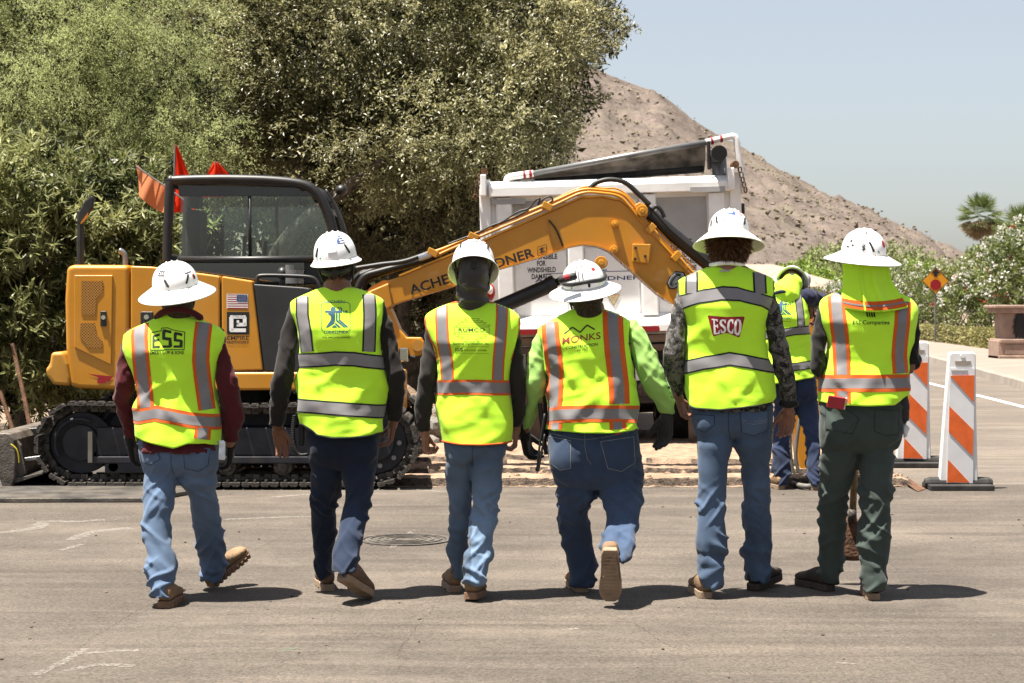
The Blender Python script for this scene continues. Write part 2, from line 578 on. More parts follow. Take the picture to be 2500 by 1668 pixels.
q[:, 2] = hgt * fr - .02 * (1 - fr)
f = np.array([(i * ny + j, (i + 1) * ny + j, (i + 1) * ny + j + 1, i * ny + j + 1) for i in range(nx - 1) for j in range(ny - 1)])
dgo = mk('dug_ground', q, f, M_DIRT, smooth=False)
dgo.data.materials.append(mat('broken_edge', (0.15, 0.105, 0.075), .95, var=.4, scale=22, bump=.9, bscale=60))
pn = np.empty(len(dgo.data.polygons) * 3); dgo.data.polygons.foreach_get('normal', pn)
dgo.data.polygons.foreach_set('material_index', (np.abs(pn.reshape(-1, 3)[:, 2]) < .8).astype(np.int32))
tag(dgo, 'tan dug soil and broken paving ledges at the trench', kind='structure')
# loose clods and chips on the dug strip: a scatter nobody could count
b = MB()
r = random.Random(5)
for i in range(900):
    x = r.uniform(-1, 3.3); y = 15.5 + 3.6 * r.random() ** 1.4
    s = 0.006 + 0.03 * r.random() ** 4
    z = .06 if y > 16.15 or y < 15.9 else -.01
    b.ell((x, y, z + s * .3), (s * r.uniform(.7, 1.5), s * r.uniform(.7, 1.3), s * r.uniform(.5, .9)), Euler((r.random(), r.random(), r.random() * 6)).to_matrix(), 6, 4)
tag(b.build('soil_clods', M_DIRT), 'loose soil clods strewn over the dug strip', 'soil', kind='stuff')
# grit on the asphalt
b = MB()
for i in range(420):
    x = r.uniform(-4, 4); y = r.uniform(7.6, 15.3); s = 0.002 + 0.008 * r.random() ** 5
    b.ell((x, y, s * .4), (s * r.uniform(.8, 1.5), s, s * .7), None, 5, 4)
tag(b.build('road_grit', mat('grit', (0.16, 0.13, 0.105), 0.9, var=.4, scale=3)), 'small stones scattered on the asphalt', 'grit', kind='stuff')

# chalk and paint marks, cracks: parts of the road
def worn_mat(name, col, thr=0.5, sc=30, stretch=(1, 1, 1)):
    m, n, l, bs = new_mat(name)
    bs.inputs['Base Color'].default_value = (*col, 1); bs.inputs['Roughness'].default_value = 0.95
    tc = n.new('ShaderNodeTexCoord'); mp = n.new('ShaderNodeMapping'); mp.inputs['Scale'].default_value = stretch
    l.new(tc.outputs['Object'], mp.inputs[0])
    nz = n.new('ShaderNodeTexNoise'); nz.inputs['Scale'].default_value = sc; nz.inputs['Detail'].default_value = 8; nz.inputs['Roughness'].default_value = .75
    l.new(mp.outputs[0], nz.inputs['Vector'])
    at = n.new('ShaderNodeAttribute'); at.attribute_name = 'cover'
    ad = n.new('ShaderNodeMath'); ad.operation = 'ADD'
    l.new(nz.outputs['Fac'], ad.inputs[0]); l.new(at.outputs['Fac'], ad.inputs[1])
    mr = n.new('ShaderNodeMapRange'); mr.inputs[1].default_value = thr + .5; mr.inputs[2].default_value = thr + .66; mr.inputs[4].default_value = .42
    l.new(ad.outputs[0], mr.inputs[0])
    tr = n.new('ShaderNodeBsdfTransparent'); mx = n.new('ShaderNodeMixShader')
    l.new(mr.outputs[0], mx.inputs[0]); l.new(tr.outputs[0], mx.inputs[1]); l.new(bs.outputs[0], mx.inputs[2])
    l.new(mx.outputs[0], n['Material Output'].inputs[0])
    return m
M_CHALK = worn_mat('chalk', (0.42, 0.40, 0.37), 0.46, 34, (1, 2.2, 1))
M_GREEN = worn_mat('green_paint', (0.07, 0.20, 0.13), 0.45, 40)
M_CRACK = worn_mat('crack_fill', (0.035, 0.028, 0.022), .38, 18)
def ground_strip(name, pts, w, m, z=0.004, n=40, jag=0.0, seed=1):
    """strip along ground points seen at pixels pts; soft edges through the 'cover' attribute"""
    G = [Vector((X(u, GY(v)), GY(v), z)) for u, v in pts]
    c = spline(G, n)
    rr = random.Random(seed)
    vs, cv, fs = [], [], []
    for i, p in enumerate(c):
        t = (c[min(i + 1, len(c) - 1)] - c[max(i - 1, 0)]).normalized(); s = Vector((-t.y, t.x, 0))
        j = s * rr.uniform(-jag, jag)
        ww = w * (0.5 if i in (0, len(c) - 1) else 1) * rr.uniform(.6, 1.2)
        for k, cc in ((-1, 0.0), (-.4, .5), (.4, .5), (1, 0.0)):
            vs.append(p + j + s * ww * k); cv.append(cc)
    for i in range(len(c) - 1):
        for k in range(3):
            fs.append((4 * i + k, 4 * i + k + 1, 4 * i + k + 5, 4 * i + k + 4))
    o = mk(name, vs, fs, m, road)
    add_attr(o.data, 'cover', cv)
    return o
for i, (pts, w) in enumerate([([(0, 1303), (90, 1290), (110, 1275), (190, 1275), (255, 1270)], .11), ([(170, 1320), (230, 1300), (320, 1290)], .12), ([(150, 1345), (200, 1330)], .06),
                              ([(545, 1270), (660, 1265), (760, 1262)], .10), ([(665, 1215), (755, 1208)], .09), ([(920, 1198), (980, 1194), (1090, 1203)], .06),
                              ([(85, 1650), (150, 1620), (210, 1585)], .05), ([(160, 1640), (240, 1625), (330, 1628)], .06), ([(190, 1600), (270, 1592), (340, 1590)], .05), ([(1375, 1540), (1412, 1536)], .05),
                              ([(1980, 1210), (2200, 1213)], .06), ([(2040, 1620), (2090, 1622)], .03), ([(955, 1340), (1010, 1295)], .045), ([(370, 1200), (440, 1195)], .1), ([(590, 1195), (640, 1190)], .06)]):
    ground_strip('chalk_mark', pts, w, M_CHALK, .004, seed=i)
ground_strip('paint_mark', [(688, 1592), (725, 1582)], .045, M_GREEN)
for i, pts in enumerate([[(108, 1652), (210, 1570), (270, 1530), (345, 1485)], [(0, 1652), (108, 1652), (330, 1648), (600, 1638), (760, 1600), (980, 1590)], [(345, 1485), (480, 1430), (620, 1345), (690, 1310)],
                         [(960, 1650), (990, 1610), (975, 1590), (1060, 1480)], [(1480, 1500), (1560, 1530), (1620, 1570), (1680, 1590)], [(1740, 1597), (1830, 1602), (1905, 1607)], [(2250, 1640), (2500, 1610)], [(2040, 1452), (2500, 1452)]]):
    ground_strip('crack', pts, .0045, M_CRACK, .002, n=70, jag=.010, seed=20 + i)
# manhole cover: ring frame, disc and raised rings
YM = GY(1319); XM = X(989, YM)
mh = empty('manhole_cover', (XM, YM, 0), 'round iron manhole cover with concentric rings in the asphalt', 'manhole cover')
M_IRON = mat('cast_iron', (0.13, 0.112, 0.096), 0.8, .1, var=.3, scale=20, dirt=(.22, .185, .15), dirt_amt=.8)
def ring_flat(r0, r1, z0, z1, n=48):
    b = MB(); vs = []
    for k in range(n):
        a = 2 * math.pi * k / n; c, s = math.cos(a), math.sin(a)
        vs += [(XM + r0 * c, YM + r0 * s, z0), (XM + r0 * c, YM + r0 * s, z1), (XM + r1 * c, YM + r1 * s, z1), (XM + r1 * c, YM + r1 * s, z0)]
    fs = [(4 * k + j, 4 * ((k + 1) % n) + j, 4 * ((k + 1) % n) + j + 1, 4 * k + j + 1) for k in range(n) for j in range(3)]
    return b.add(vs, fs)
ring_flat(.265, .295, .001, .008).build('frame', M_IRON, mh)
ring_flat(.0001, .258, .001, .005).build('cover', M_IRON, mh)
for rr_ in (.07, .12, .17, .22): ring_flat(rr_, rr_ + .016, .004, .010).build('rib', M_IRON, mh)
# steel plate under the excavator
sp = MB().add([(x, y, z) for z in (.003, .034) for x, y in ((-6.8, 14.12), (-2.75, 14.22), (-2.42, 15.1), (-2.42, 17.8), (-6.8, 17.8))],
              [(5, 6, 7, 8, 9), (0, 1, 6, 5), (1, 2, 7, 6), (2, 3, 8, 7), (3, 4, 9, 8), (4, 0, 5, 9), (4, 3, 2, 1, 0)])
tag(sp.build('road_plate', M_STEEL, bevel=.004), 'dusty steel road plate lying under the excavator tracks', 'steel plate')
rp = MB().add([P(2203, 1172, 15.6), P(2222, 1170, 15.6), Vector((X(2260, 15.2), 15.2, .005)), Vector((X(2240, 15.0), 15.0, .005)), P(2203, 1176, 15.6), P(2222, 1178, 15.6)],
              [(0, 1, 2, 3), (0, 3, 4), (1, 5, 2), (0, 4, 5, 1)])
tag(rp.build('steel_wedge', M_RUST), 'rusty steel plate corner tilted over the end of the trench', 'steel plate')

# ================================================================== MOUNTAIN
def hill(name, prof, Yr, Yb, m, nx, ny, rough, label):
    """ridge seen along pixel profile prof [(u,v)] (src px) at distance Yr, foot at Yb"""
    px = np.array([X(u, Yr) for u, v in prof]); pz = np.array([max(0, Z(v, Yr)) for u, v in prof])
    gx = np.linspace(px[0], px[-1], nx)
    # smooth interpolation of the ridge line
    prof_z = np.interp(gx, px, pz)
    k = np.hanning(9); k /= k.sum()
    prof_z = np.convolve(np.pad(prof_z, 4, 'edge'), k, 'valid')
    t = np.linspace(0, 1.25, ny)
    A, T = np.meshgrid(gx, t, indexing='ij')
    Zr = np.repeat(prof_z[:, None], ny, 1)
    YY = Yb + (Yr - Yb) * T
    s = np.where(T <= 1, T ** 1.15, np.clip(1 - (T - 1) * 3.2, 0, 1))
    XX = A * (YY / Yr * .85 + .15)
    HH = Zr * s
    q = np.c_[XX.ravel(), YY.ravel(), 0 * XX.ravel()]
    nz = fbm(q * .02, 5) * 4.5 + (ridged(q * [.028, .009, 1] + 3, 3)) * 3.5 + fbm(q * .11, 3) * 2.2 + ridged(q * .16 + 7, 2) * 1.1
    amp = (np.clip(HH / 25, 0, 1) * np.where(T > .93, .35, 1)).ravel()
    q[:, 2] = HH.ravel() + nz * amp * rough - 1.0
    f = np.array([(i * ny + j, (i + 1) * ny + j, (i + 1) * ny + j + 1, i * ny + j + 1) for i in range(nx - 1) for j in range(ny - 1)])
    o = mk(name, q, f, m, smooth=True)
    tag(o, label, kind='structure')
    return o, q.reshape(nx, ny, 3)
def rock_mat(name, a, b_, c):
    a, b_, c = kc(a), kc(b_), kc(c)
    m, n, l, bs = new_mat(name)
    tc = n.new('ShaderNodeTexCoord')
    def nz(sc, d=8, ro=.7):
        q = n.new('ShaderNodeTexNoise'); q.inputs['Scale'].default_value = sc; q.inputs['Detail'].default_value = d; q.inputs['Roughness'].default_value = ro
        l.new(tc.outputs['Object'], q.inputs['Vector']); return q.outputs['Fac']
    r = n.new('ShaderNodeValToRGB'); l.new(nz(.06), r.inputs[0])
    r.color_ramp.elements[0].position = .38; r.color_ramp.elements[0].color = (*a, 1)
    r.color_ramp.elements[1].position = .62; r.color_ramp.elements[1].color = (*b_, 1)
    r2 = n.new('ShaderNodeValToRGB'); l.new(nz(.5, 12, .85), r2.inputs[0])
    r2.color_ramp.elements[0].position = .40; r2.color_ramp.elements[0].color = (.50, .46, .45, 1)
    r2.color_ramp.elements[1].position = .58; r2.color_ramp.elements[1].color = (1.1, 1.08, 1.05, 1)
    mx = n.new('ShaderNodeMixRGB'); mx.blend_type = 'MULTIPLY'; mx.inputs[0].default_value = .9
    l.new(r.outputs[0], mx.inputs[1]); l.new(r2.outputs[0], mx.inputs[2])
    r3 = n.new('ShaderNodeValToRGB'); l.new(nz(.022, 6, .6), r3.inputs[0])
    r3.color_ramp.elements[0].position = .52; r3.color_ramp.elements[0].color = (0, 0, 0, 1)
    r3.color_ramp.elements[1].position = .68; r3.color_ramp.elements[1].color = (.6, .6, .6, 1)
    m3 = n.new('ShaderNodeMixRGB'); l.new(r3.outputs[0], m3.inputs[0]); l.new(mx.outputs[0], m3.inputs[1]); m3.inputs[2].default_value = (*c, 1)
    l.new(m3.outputs[0], bs.inputs['Base Color']); bs.inputs['Roughness'].default_value = .95; bs.inputs['Specular IOR Level'].default_value = .1
    bp = n.new('ShaderNodeBump'); bp.inputs['Strength'].default_value = .6; bp.inputs['Distance'].default_value = 2.0
    l.new(nz(.22, 10, .75), bp.inputs['Height']); l.new(bp.outputs[0], bs.inputs['Normal'])
    return m
M_ROCK = rock_mat('desert_rock', (0.175, 0.145, 0.128), (0.27, 0.222, 0.195), (0.265, 0.227, 0.172))
MT, MQ = hill('mountain', [(300, 700), (700, 420), (1000, 240), (1250, 150), (1380, 150), (1468, 178), (1530, 200), (1600, 225), (1700, 300), (1780, 355), (1850, 395), (1905, 430), (1970, 470), (2020, 490), (2100, 520), (2140, 545), (2180, 570), (2230, 590), (2270, 610), (2330, 690), (2420, 740)],
              900, 380, M_ROCK, 260, 110, 1.0, 'bare brown desert mountain with scattered scrub')
hill('far_hill', [(2180, 735), (2240, 612), (2275, 588), (2310, 590), (2340, 608), (2400, 640), (2520, 735)], 1900, 1500, M_ROCK, 60, 20, .4, 'low brown hill far behind the mountain foot')
# scrub on the mountain side
ico_v, ico_f = [], []
bm = bmesh.new(); bmesh.ops.create_icosphere(bm, subdivisions=1, radius=1)
ico_v = np.array([p.co[:] for p in bm.verts]); ico_f = np.array([[w.index for w in p.verts] for p in bm.faces]); bm.free()
def blobs(cs, ss, squash=.75, seed=1):
    g = np.random.default_rng(seed)
    n = len(cs)
    vs = (ico_v[None] * (1 + .35 * g.normal(size=(n, len(ico_v), 1)))) * np.array(ss)[:, None, None] * np.array([1, 1, squash]) + np.array(cs)[:, None, :]
    fs = ico_f[None] + (np.arange(n) * len(ico_v))[:, None, None]
    return vs.reshape(-1, 3), fs.reshape(-1, 3)
g = np.random.default_rng(11)
NB = 7000
ii = g.integers(60, 259, NB); jj = np.clip((g.random(NB) ** .9 * 82).astype(int), 0, 80)
c = MQ[ii, jj] + g.normal(size=(NB, 3)) * [2, 2, 0]
dens = fbm(c * .018, 3)
c = c[(dens > -.15) | (g.random(NB) < .3)]
vs, fs = blobs(c, .22 + .75 * g.random(len(c)) ** 2.2)
M_SCRUB = mat('desert_scrub', (0.25, 0.21, 0.14), .95, var=.3, scale=.05)
tag(mk('desert_scrub', vs, fs, M_SCRUB), 'dark scrub bushes dotting the mountain side', 'scrub', kind='stuff')

# ================================================================== FOLIAGE
def leaf_mat(name, a, b_, trans=.3, rough=.45, spec=.5):
    a, b_ = kc(a), kc(b_)
    m, n, l, bs = new_mat(name)
    at = n.new('ShaderNodeAttribute'); at.attribute_name = 'tint'
    r = n.new('ShaderNodeValToRGB'); l.new(at.outputs['Fac'], r.inputs[0])
    r.color_ramp.elements[0].color = (*a, 1); r.color_ramp.elements[1].color = (*b_, 1)
    l.new(r.outputs[0], bs.inputs['Base Color']); bs.inputs['Roughness'].default_value = rough; bs.inputs['Specular IOR Level'].default_value = spec
    tr = n.new('ShaderNodeBsdfTranslucent'); l.new(r.outputs[0], tr.inputs[0])
    mx = n.new('ShaderNodeMixShader'); mx.inputs[0].default_value = trans
    l.new(bs.outputs[0], mx.inputs[1]); l.new(tr.outputs[0], mx.inputs[2]); l.new(mx.outputs[0], n['Material Output'].inputs[0])
    return m
def leaves(C, D, L, W, g, fold=.25, up=.5):
    """rhombic leaves: base points C, directions D (N,3), lengths L, widths W"""
    N = len(C)
    D = D / np.linalg.norm(D, axis=1)[:, None]
    ref = g.normal(size=(N, 3)) * (1 - up) + np.array([-.25, -.35, 1]) * up
    S = np.cross(D, ref); S /= np.linalg.norm(S, axis=1)[:, None] + 1e-9
    Nn = np.cross(S, D)
    L = np.asarray(L)[:, None]; W = np.asarray(W)[:, None]
    m = C + D * L * .45 + Nn * W * fold
    v = np.stack([C, m + S * W * .5, C + D * L, m - S * W * .5], 1).reshape(-1, 3)
    f = np.arange(4 * N).reshape(N, 4)
    return v, f
def sample_lobes(lobes, n, g, inner=.5, gap=.0, gs=1.0):
    """points in ellipsoids [(cx,cy,cz,rx,ry,rz)], biased to the shell, thinned by noise for gaps"""
    w = np.array([l[3] * l[5] + l[4] * l[5] for l in lobes]); w = w / w.sum()
    k = g.choice(len(lobes), int(n * 2.2), p=w)
    d = g.normal(size=(len(k), 3)); d /= np.linalg.norm(d, axis=1)[:, None]
    r = inner + (1 - inner) * g.random(len(k)) ** .6
    Lb = np.array(lobes)
    p = Lb[k, :3] + d * r[:, None] * Lb[k, 3:]
    nrm = d / Lb[k, 3:]; nrm /= np.linalg.norm(nrm, axis=1)[:, None]
    keep = fbm(p * gs, 3) > gap
    p, nrm = p[keep][:n], nrm[keep][:n]
    return p, nrm
def foliage(name, lobes, nclump, per, L, W, m, parent, g, inner=.5, gap=-.15, gs=1.0, twig=.3, droop=0., spread=.6, up=.5, tint=(.0, 1.), cut=None, smin=.6, jit=.16, bough=None):
    """leafy twigs: each clump is a twig leaving the crown, with leaves along it"""
    if bough:
        # boughs first (bough = number, size), then twigs round each of them: lit tops, dark gaps between
        bp_, bn = sample_lobes(lobes, bough[0], g, inner, gap, gs)
        k_ = g.integers(0, len(bp_), nclump)
        off = g.normal(size=(nclump, 3)) * bough[1] * np.array([1, 1, .55]) * (.6 + .8 * g.random(len(bp_)))[k_][:, None]
        p = bp_[k_] + off
        nr = bn[k_] * .6 + off / (np.linalg.norm(off, axis=1)[:, None] + 1e-6) * .7
    else:
        p, nr = sample_lobes(lobes, nclump, g, inner, gap, gs)
    n = len(p)
    td = nr + g.normal(size=(n, 3)) * .55 + np.array([0, 0, -droop + .15])
    td /= np.linalg.norm(td, axis=1)[:, None]
    s = g.random((n, per))
    C = p[:, None, :] + td[:, None, :] * (s * twig)[:, :, None] + g.normal(size=(n, per, 3)) * twig * jit * (.4 + s)[:, :, None]
    C[:, :, 2] -= droop * .25 * (s * twig) ** 1
    D = td[:, None, :] * (1 - spread) + g.normal(size=(n, per, 3)) * spread
    C = C.reshape(-1, 3); D = D.reshape(-1, 3)
    if cut is not None:
        k = cut(C); C, D = C[k], D[k]
    N = len(C)
    v, f = leaves(C, D, L * (smin + (1 - smin) * g.random(N)), W * (.7 + .6 * g.random(N)), g, up=up)
    o = mk(name, v, f, m, parent)
    t = np.clip(tint[0] + (tint[1] - tint[0]) * (.5 + .9 * fbm(C * .9 + 5, 2) + .3 * perlin(C * 4.) + .22 * g.normal(size=N)), 0, 1)
    add_attr(o.data, 'tint', np.repeat(t, 4))
    o['kind'] = 'stuff'
    return o
def plobe(u, v, Y, ru, rv, ry):
    s = Y / F
    return (X(u, Y), Y, Z(v, Y), ru * s, ry, rv * s)
def branch_paths(base, tips, g, sag=.1, n=10):
    out = []
    for t in tips:
        a, b2 = Vector(base), Vector(t)
        mid = (a + b2) / 2 + Vector(g.normal(size=3) * (b2 - a).length * sag)
        out.append(spline([a, mid, b2], n))
    return out
M_BARK = mat('grey_bark', (0.19, 0.15, 0.115), .95, var=.3, scale=12, bump=.8, bscale=40)
M_BARKD = mat('dark_bark', (0.09, 0.068, 0.05), .95, var=.3, scale=12, bump=.8, bscale=40)
def limbs(name, specs, m, parent):
    b = MB()
    for pts, r0, r1 in specs:
        c = spline(pts, 22)
        b.tube(c, [r0 + (r1 - r0) * i / (len(c) - 1) for i in range(len(c))], 9)
    return b.build(name, m, parent, smooth=True)
g = np.random.default_rng(21)
# --- feathery mesquite
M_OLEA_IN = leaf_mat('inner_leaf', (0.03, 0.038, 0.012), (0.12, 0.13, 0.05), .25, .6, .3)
M_MESQ = leaf_mat('mesquite_leaf', (0.19, 0.225, 0.07), (0.66, 0.72, 0.32), .48, .65, .25)
tr = empty('mesquite_tree', (X(60, 22), 22, 0), 'feathery pale green mesquite tree above the oleander', 'tree')
lob = [plobe(120, 130, 21.6, 260, 190, 1.1), plobe(330, 90, 22, 170, 170, 1.), plobe(400, 260, 21.2, 130, 130, .9), plobe(210, 320, 21, 190, 120, .8), plobe(40, 330, 21.4, 160, 130, .8), plobe(450, 350, 21.4, 85, 75, .6), plobe(130, -60, 22, 300, 140, 1.2), plobe(-160, 150, 22, 200, 300, 1.2), plobe(330, 390, 21.2, 110, 60, .6)]
foliage('crown', lob, 3300, 42, .055, .0105, M_MESQ, tr, g, .6, -.15, 1.2, .48, .45, .42, .88, (.15, 1.1), jit=.06, bough=(330, .20))
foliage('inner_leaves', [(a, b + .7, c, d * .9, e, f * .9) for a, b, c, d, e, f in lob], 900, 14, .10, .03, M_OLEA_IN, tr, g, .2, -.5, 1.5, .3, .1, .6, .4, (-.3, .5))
limbs('trunk', [([P(40, 1100, 22), P(80, 700, 22), P(150, 350, 22), P(200, 100, 22)], .13, .03), ([P(85, 680, 22), P(200, 480, 21.8), P(380, 280, 21.4)], .07, .012), ([P(110, 520, 22), P(-40, 300, 21.8), P(-150, 100, 22)], .06, .012), ([P(150, 400, 22), P(300, 180, 22), P(350, 0, 22)], .05, .01)], M_BARKD, tr)
# --- oleander by the excavator
M_OLEA = leaf_mat('oleander_leaf', (0.13, 0.155, 0.045), (0.58, 0.59, 0.25), .38, .5, .4)
tr = empty('oleander_bush', (X(150, 19), 19, 0), 'tall oleander bush with long narrow leaves behind the excavator tail', 'bush')
lob = [plobe(60, 480, 18.9, 170, 130, .6), plobe(230, 520, 18.8, 150, 110, .6), plobe(330, 620, 19, 120, 110, .6), plobe(90, 680, 18.8, 190, 140, .6), plobe(260, 800, 19.2, 190, 150, .6), plobe(60, 900, 19, 190, 140, .6), plobe(330, 950, 19.6, 160, 120, .6), plobe(-130, 700, 19, 180, 330, .8), plobe(330, 470, 19.6, 90, 80, .5), plobe(40, 390, 19.2, 120, 80, .5)]
foliage('leaves', lob, 3000, 15, .155, .028, M_OLEA, tr, g, .6, -.2, 2.0, .15, .0, .5, .7, (0, 1), jit=.1, bough=(360, .14))
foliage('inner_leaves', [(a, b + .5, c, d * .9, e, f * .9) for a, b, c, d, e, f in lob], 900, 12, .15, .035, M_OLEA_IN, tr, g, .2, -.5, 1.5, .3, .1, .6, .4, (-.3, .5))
p, nr = sample_lobes(lob, 60, g, .97, -.4)
M_PETAL = leaf_mat('white_petal', (0.62, 0.60, 0.52), (0.8, 0.79, 0.74), .3)
C = np.repeat(p + nr * .1, 6, 0) + g.normal(size=(len(p) * 6, 3)) * .025
v, f = leaves(C, g.normal(size=C.shape) + [0, 0, .6], np.full(len(C), .035), np.full(len(C), .03), g)
o = mk('blossom', v, f, M_PETAL, tr); add_attr(o.data, 'tint', g.random(len(v))); o['kind'] = 'stuff'
limbs('stems', [([Vector((X(u, 19), 19 + dy, 0)), Vector((X(u + du * .4, 19), 19 + dy, .9)), Vector((X(u + du, 19), 18.9 + dy, 2.2))], .02, .006) for u, du, dy in ((0, -40, 0), (40, 60, .1), (90, -30, .2), (140, 40, 0), (190, 90, .2), (250, -20, .1), (300, 60, .2), (60, 10, -.2), (160, -60, -.1))], M_BARK, tr)
# rusty stakes leaning in the bush
for i, (a, b2, lab) in enumerate(((P(30, 840, 18.0), Vector((X(90, 17.6), 17.6, 0.0)), 'rust brown stake leaning into the oleander beside the tracks'), (P(0, 955, 17.9), Vector((X(52, 17.7), 17.7, 0.0)), 'short rust brown stake leaning at the edge of the dozer blade'))):
    bb = MB().tube([b2, (a + b2) / 2 + Vector((.01, 0, 0)), a], [.024, .022, .019], 8)
    tag(bb.build('plant_stake', M_RUST), lab, 'stake')
# --- big dark olive tree
M_OLIV = leaf_mat('olive_leaf', (0.10, 0.10, 0.028), (0.70, 0.66, 0.34), .38, .42, .6)
tr = empty('shade_tree', (X(720, 24), 24, 0), 'big dark olive green shade tree over the excavator and truck', 'tree')
lob = [plobe(620, 150, 24.6, 200, 230, 1.2), plobe(820, 120, 24, 210, 200, 1.3), plobe(1010, 90, 24, 230, 190, 1.3), plobe(1240, 70, 23.6, 210, 160, 1.3), plobe(1420, 60, 23.6, 105, 105, 1.0), plobe(1330, 220, 23.2, 150, 110, 1.), plobe(1440, 235, 23.2, 60, 32, .5), plobe(1180, 260, 23, 190, 130, 1.1), plobe(960, 300, 23.2, 200, 150, 1.1), plobe(1280, 340, 23, 140, 75, .9), plobe(1120, 400, 23, 150, 70, .9),
       plobe(760, 350, 24.4, 200, 130, 1.0), plobe(600, 400, 25, 150, 120, .8), plobe(1060, 480, 23.6, 110, 70, .7), plobe(900, -110, 24, 420, 110, 1.3), plobe(1330, -90, 24, 220, 90, 1.2), plobe(1480, 90, 23.4, 55, 60, .6), plobe(1130, 610, 24.6, 70, 90, .6), plobe(500, 60, 25, 140, 200, 1)]
def cut_tree(C):
    u = U0 + C[:, 0] / C[:, 1] * F; v = V0 - (C[:, 2] - H) / C[:, 1] * F
    lim = np.interp(v, [-200, 0, 65, 117, 175, 200, 236, 275, 320, 362, 405, 460, 900], [1530, 1518, 1556, 1530, 1470, 1440, 1515, 1450, 1428, 1425, 1390, 1300, 1260])
    return u < lim - 18 + 55 * fbm(np.c_[v * .035, C[:, 1] * 2, u * 0], 3)
foliage('crown', lob, 7600, 25, .077, .022, M_OLIV, tr, g, .62, -.12, 1.0, .36, .25, .45, .75, (-.2, 1.1), cut_tree, jit=.10, bough=(560, .25))
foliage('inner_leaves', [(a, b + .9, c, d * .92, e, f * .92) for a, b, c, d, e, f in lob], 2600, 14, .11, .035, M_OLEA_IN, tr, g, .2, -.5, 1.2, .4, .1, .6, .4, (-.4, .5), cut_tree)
limbs('trunk', [([P(700, 1060, 24.2), P(690, 760, 24.2), P(705, 500, 24.2), P(760, 250, 24.2), P(830, 40, 24)], .19, .06), ([P(640, 1060, 23.6), P(640, 780, 23.4), P(690, 600, 23.2), P(820, 480, 23), P(920, 405, 23), P(1050, 300, 23)], .15, .035), ([P(1040, 1030, 24.6), P(985, 800, 24.5), P(1010, 640, 24.5), P(1090, 520, 24), P(1210, 330, 23.6)], .11, .02),
                 ([P(870, 1040, 24.8), P(880, 820, 24.8), P(960, 660, 24.6), P(1080, 480, 24)], .10, .02), ([P(750, 280, 24.2), P(600, 140, 24.5), P(500, 20, 24.8)], .07, .02), ([P(1050, 300, 23), P(1220, 180, 23.2), P(1400, 60, 23.4)], .05, .01), ([P(700, 420, 24.2), P(590, 330, 24.6), P(520, 200, 25)], .06, .015)], M_BARK, tr)
# --- golden dry shrub under the tree and dark trees further back
M_DRY = leaf_mat('dry_leaf', (0.13, 0.10, 0.04), (0.52, 0.44, 0.22), .35)
tr = empty('dry_shrub', (X(960, 25.5), 25.5, 0), 'golden dry shrub under the shade tree behind the boom', 'bush')
foliage('leaves', [plobe(900, 560, 25.6, 140, 110, .6), plobe(1050, 600, 25.4, 110, 110, .6), plobe(820, 690, 25.6, 150, 130, .6), plobe(1000, 760, 25.8, 190, 140, .6), plobe(940, 930, 25.8, 230, 110, .6)], 1500, 18, .065, .013, M_DRY, tr, g, .3, -.1, 1.6, .25, .1, .5, .4)
limbs('stems', [([Vector((X(u, 25.6), 25.6, 0)), P(u + 20, 760, 25.6), P(u + du, 560, 25.5)], .03, .006) for u, du in ((860, 20), (920, -60), (980, 60), (1040, 30), (900, 90))], M_BARKD, tr)
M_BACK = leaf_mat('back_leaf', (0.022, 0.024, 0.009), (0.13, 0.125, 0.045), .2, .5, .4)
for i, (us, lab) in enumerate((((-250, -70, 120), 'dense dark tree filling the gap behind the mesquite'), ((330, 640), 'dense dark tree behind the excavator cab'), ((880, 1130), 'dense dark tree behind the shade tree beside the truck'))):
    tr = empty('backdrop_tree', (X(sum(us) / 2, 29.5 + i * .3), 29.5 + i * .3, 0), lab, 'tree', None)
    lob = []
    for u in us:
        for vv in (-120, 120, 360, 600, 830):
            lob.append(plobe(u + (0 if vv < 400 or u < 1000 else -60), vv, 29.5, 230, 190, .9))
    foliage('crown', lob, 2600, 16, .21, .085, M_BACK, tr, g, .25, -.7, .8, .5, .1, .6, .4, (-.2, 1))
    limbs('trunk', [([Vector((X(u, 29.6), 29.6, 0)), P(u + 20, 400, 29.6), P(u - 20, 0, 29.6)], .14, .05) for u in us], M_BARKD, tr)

# ================================================================== RIGHT-HAND SIDE
def simple_tree(name, label, cat, c, rx, rz, m, n, per, L, W, trunk_h, group=None, ry=None, seed=1, tint=(0, 1)):
    """tree or bush at ground point c=(x,y,0): crown of leafy twigs in 5 lobes, short trunk with limbs"""
    gg = np.random.default_rng(seed)
    t = empty(name, c, label, cat, group)
    ry = ry or rx
    cz = trunk_h + rz * .8
    lob = [(c[0], c[1], cz, rx * .75, ry * .75, rz * .8)]
    for k in range(5):
        a = 2 * math.pi * k / 5 + seed
        lob.append((c[0] + rx * .55 * math.cos(a), c[1] + ry * .5 * math.sin(a), cz + rz * gg.uniform(-.35, .3), rx * gg.uniform(.35, .55), ry * .5, rz * gg.uniform(.35, .6)))
    foliage('crown', lob, int(n * .7), per, L * 1.1, W * 1.15, m, t, gg, .4, -.25, 1.6 / rx, rx * .22, .05, .6, .5, tint)
    b = MB()
    b.tube([c, (c[0] + .05 * rx, c[1], cz * .6), (c[0], c[1], cz)], [rx * .07, rx * .055, rx * .03], 7)
    for k in range(3):
        a = 2.1 * k + seed
        b.tube([(c[0] + .04 * rx, c[1], cz * .55), (c[0] + rx * .5 * math.cos(a), c[1] + rx * .4 * math.sin(a), cz + rz * .2)], [rx * .035, rx * .012], 6)
    b.build('trunk', M_BARK, t, smooth=True)
    return t
M_BRIGHT = leaf_mat('bright_green_leaf', (0.155, 0.248, 0.031), (0.419, 0.558, 0.093), .3, .6)
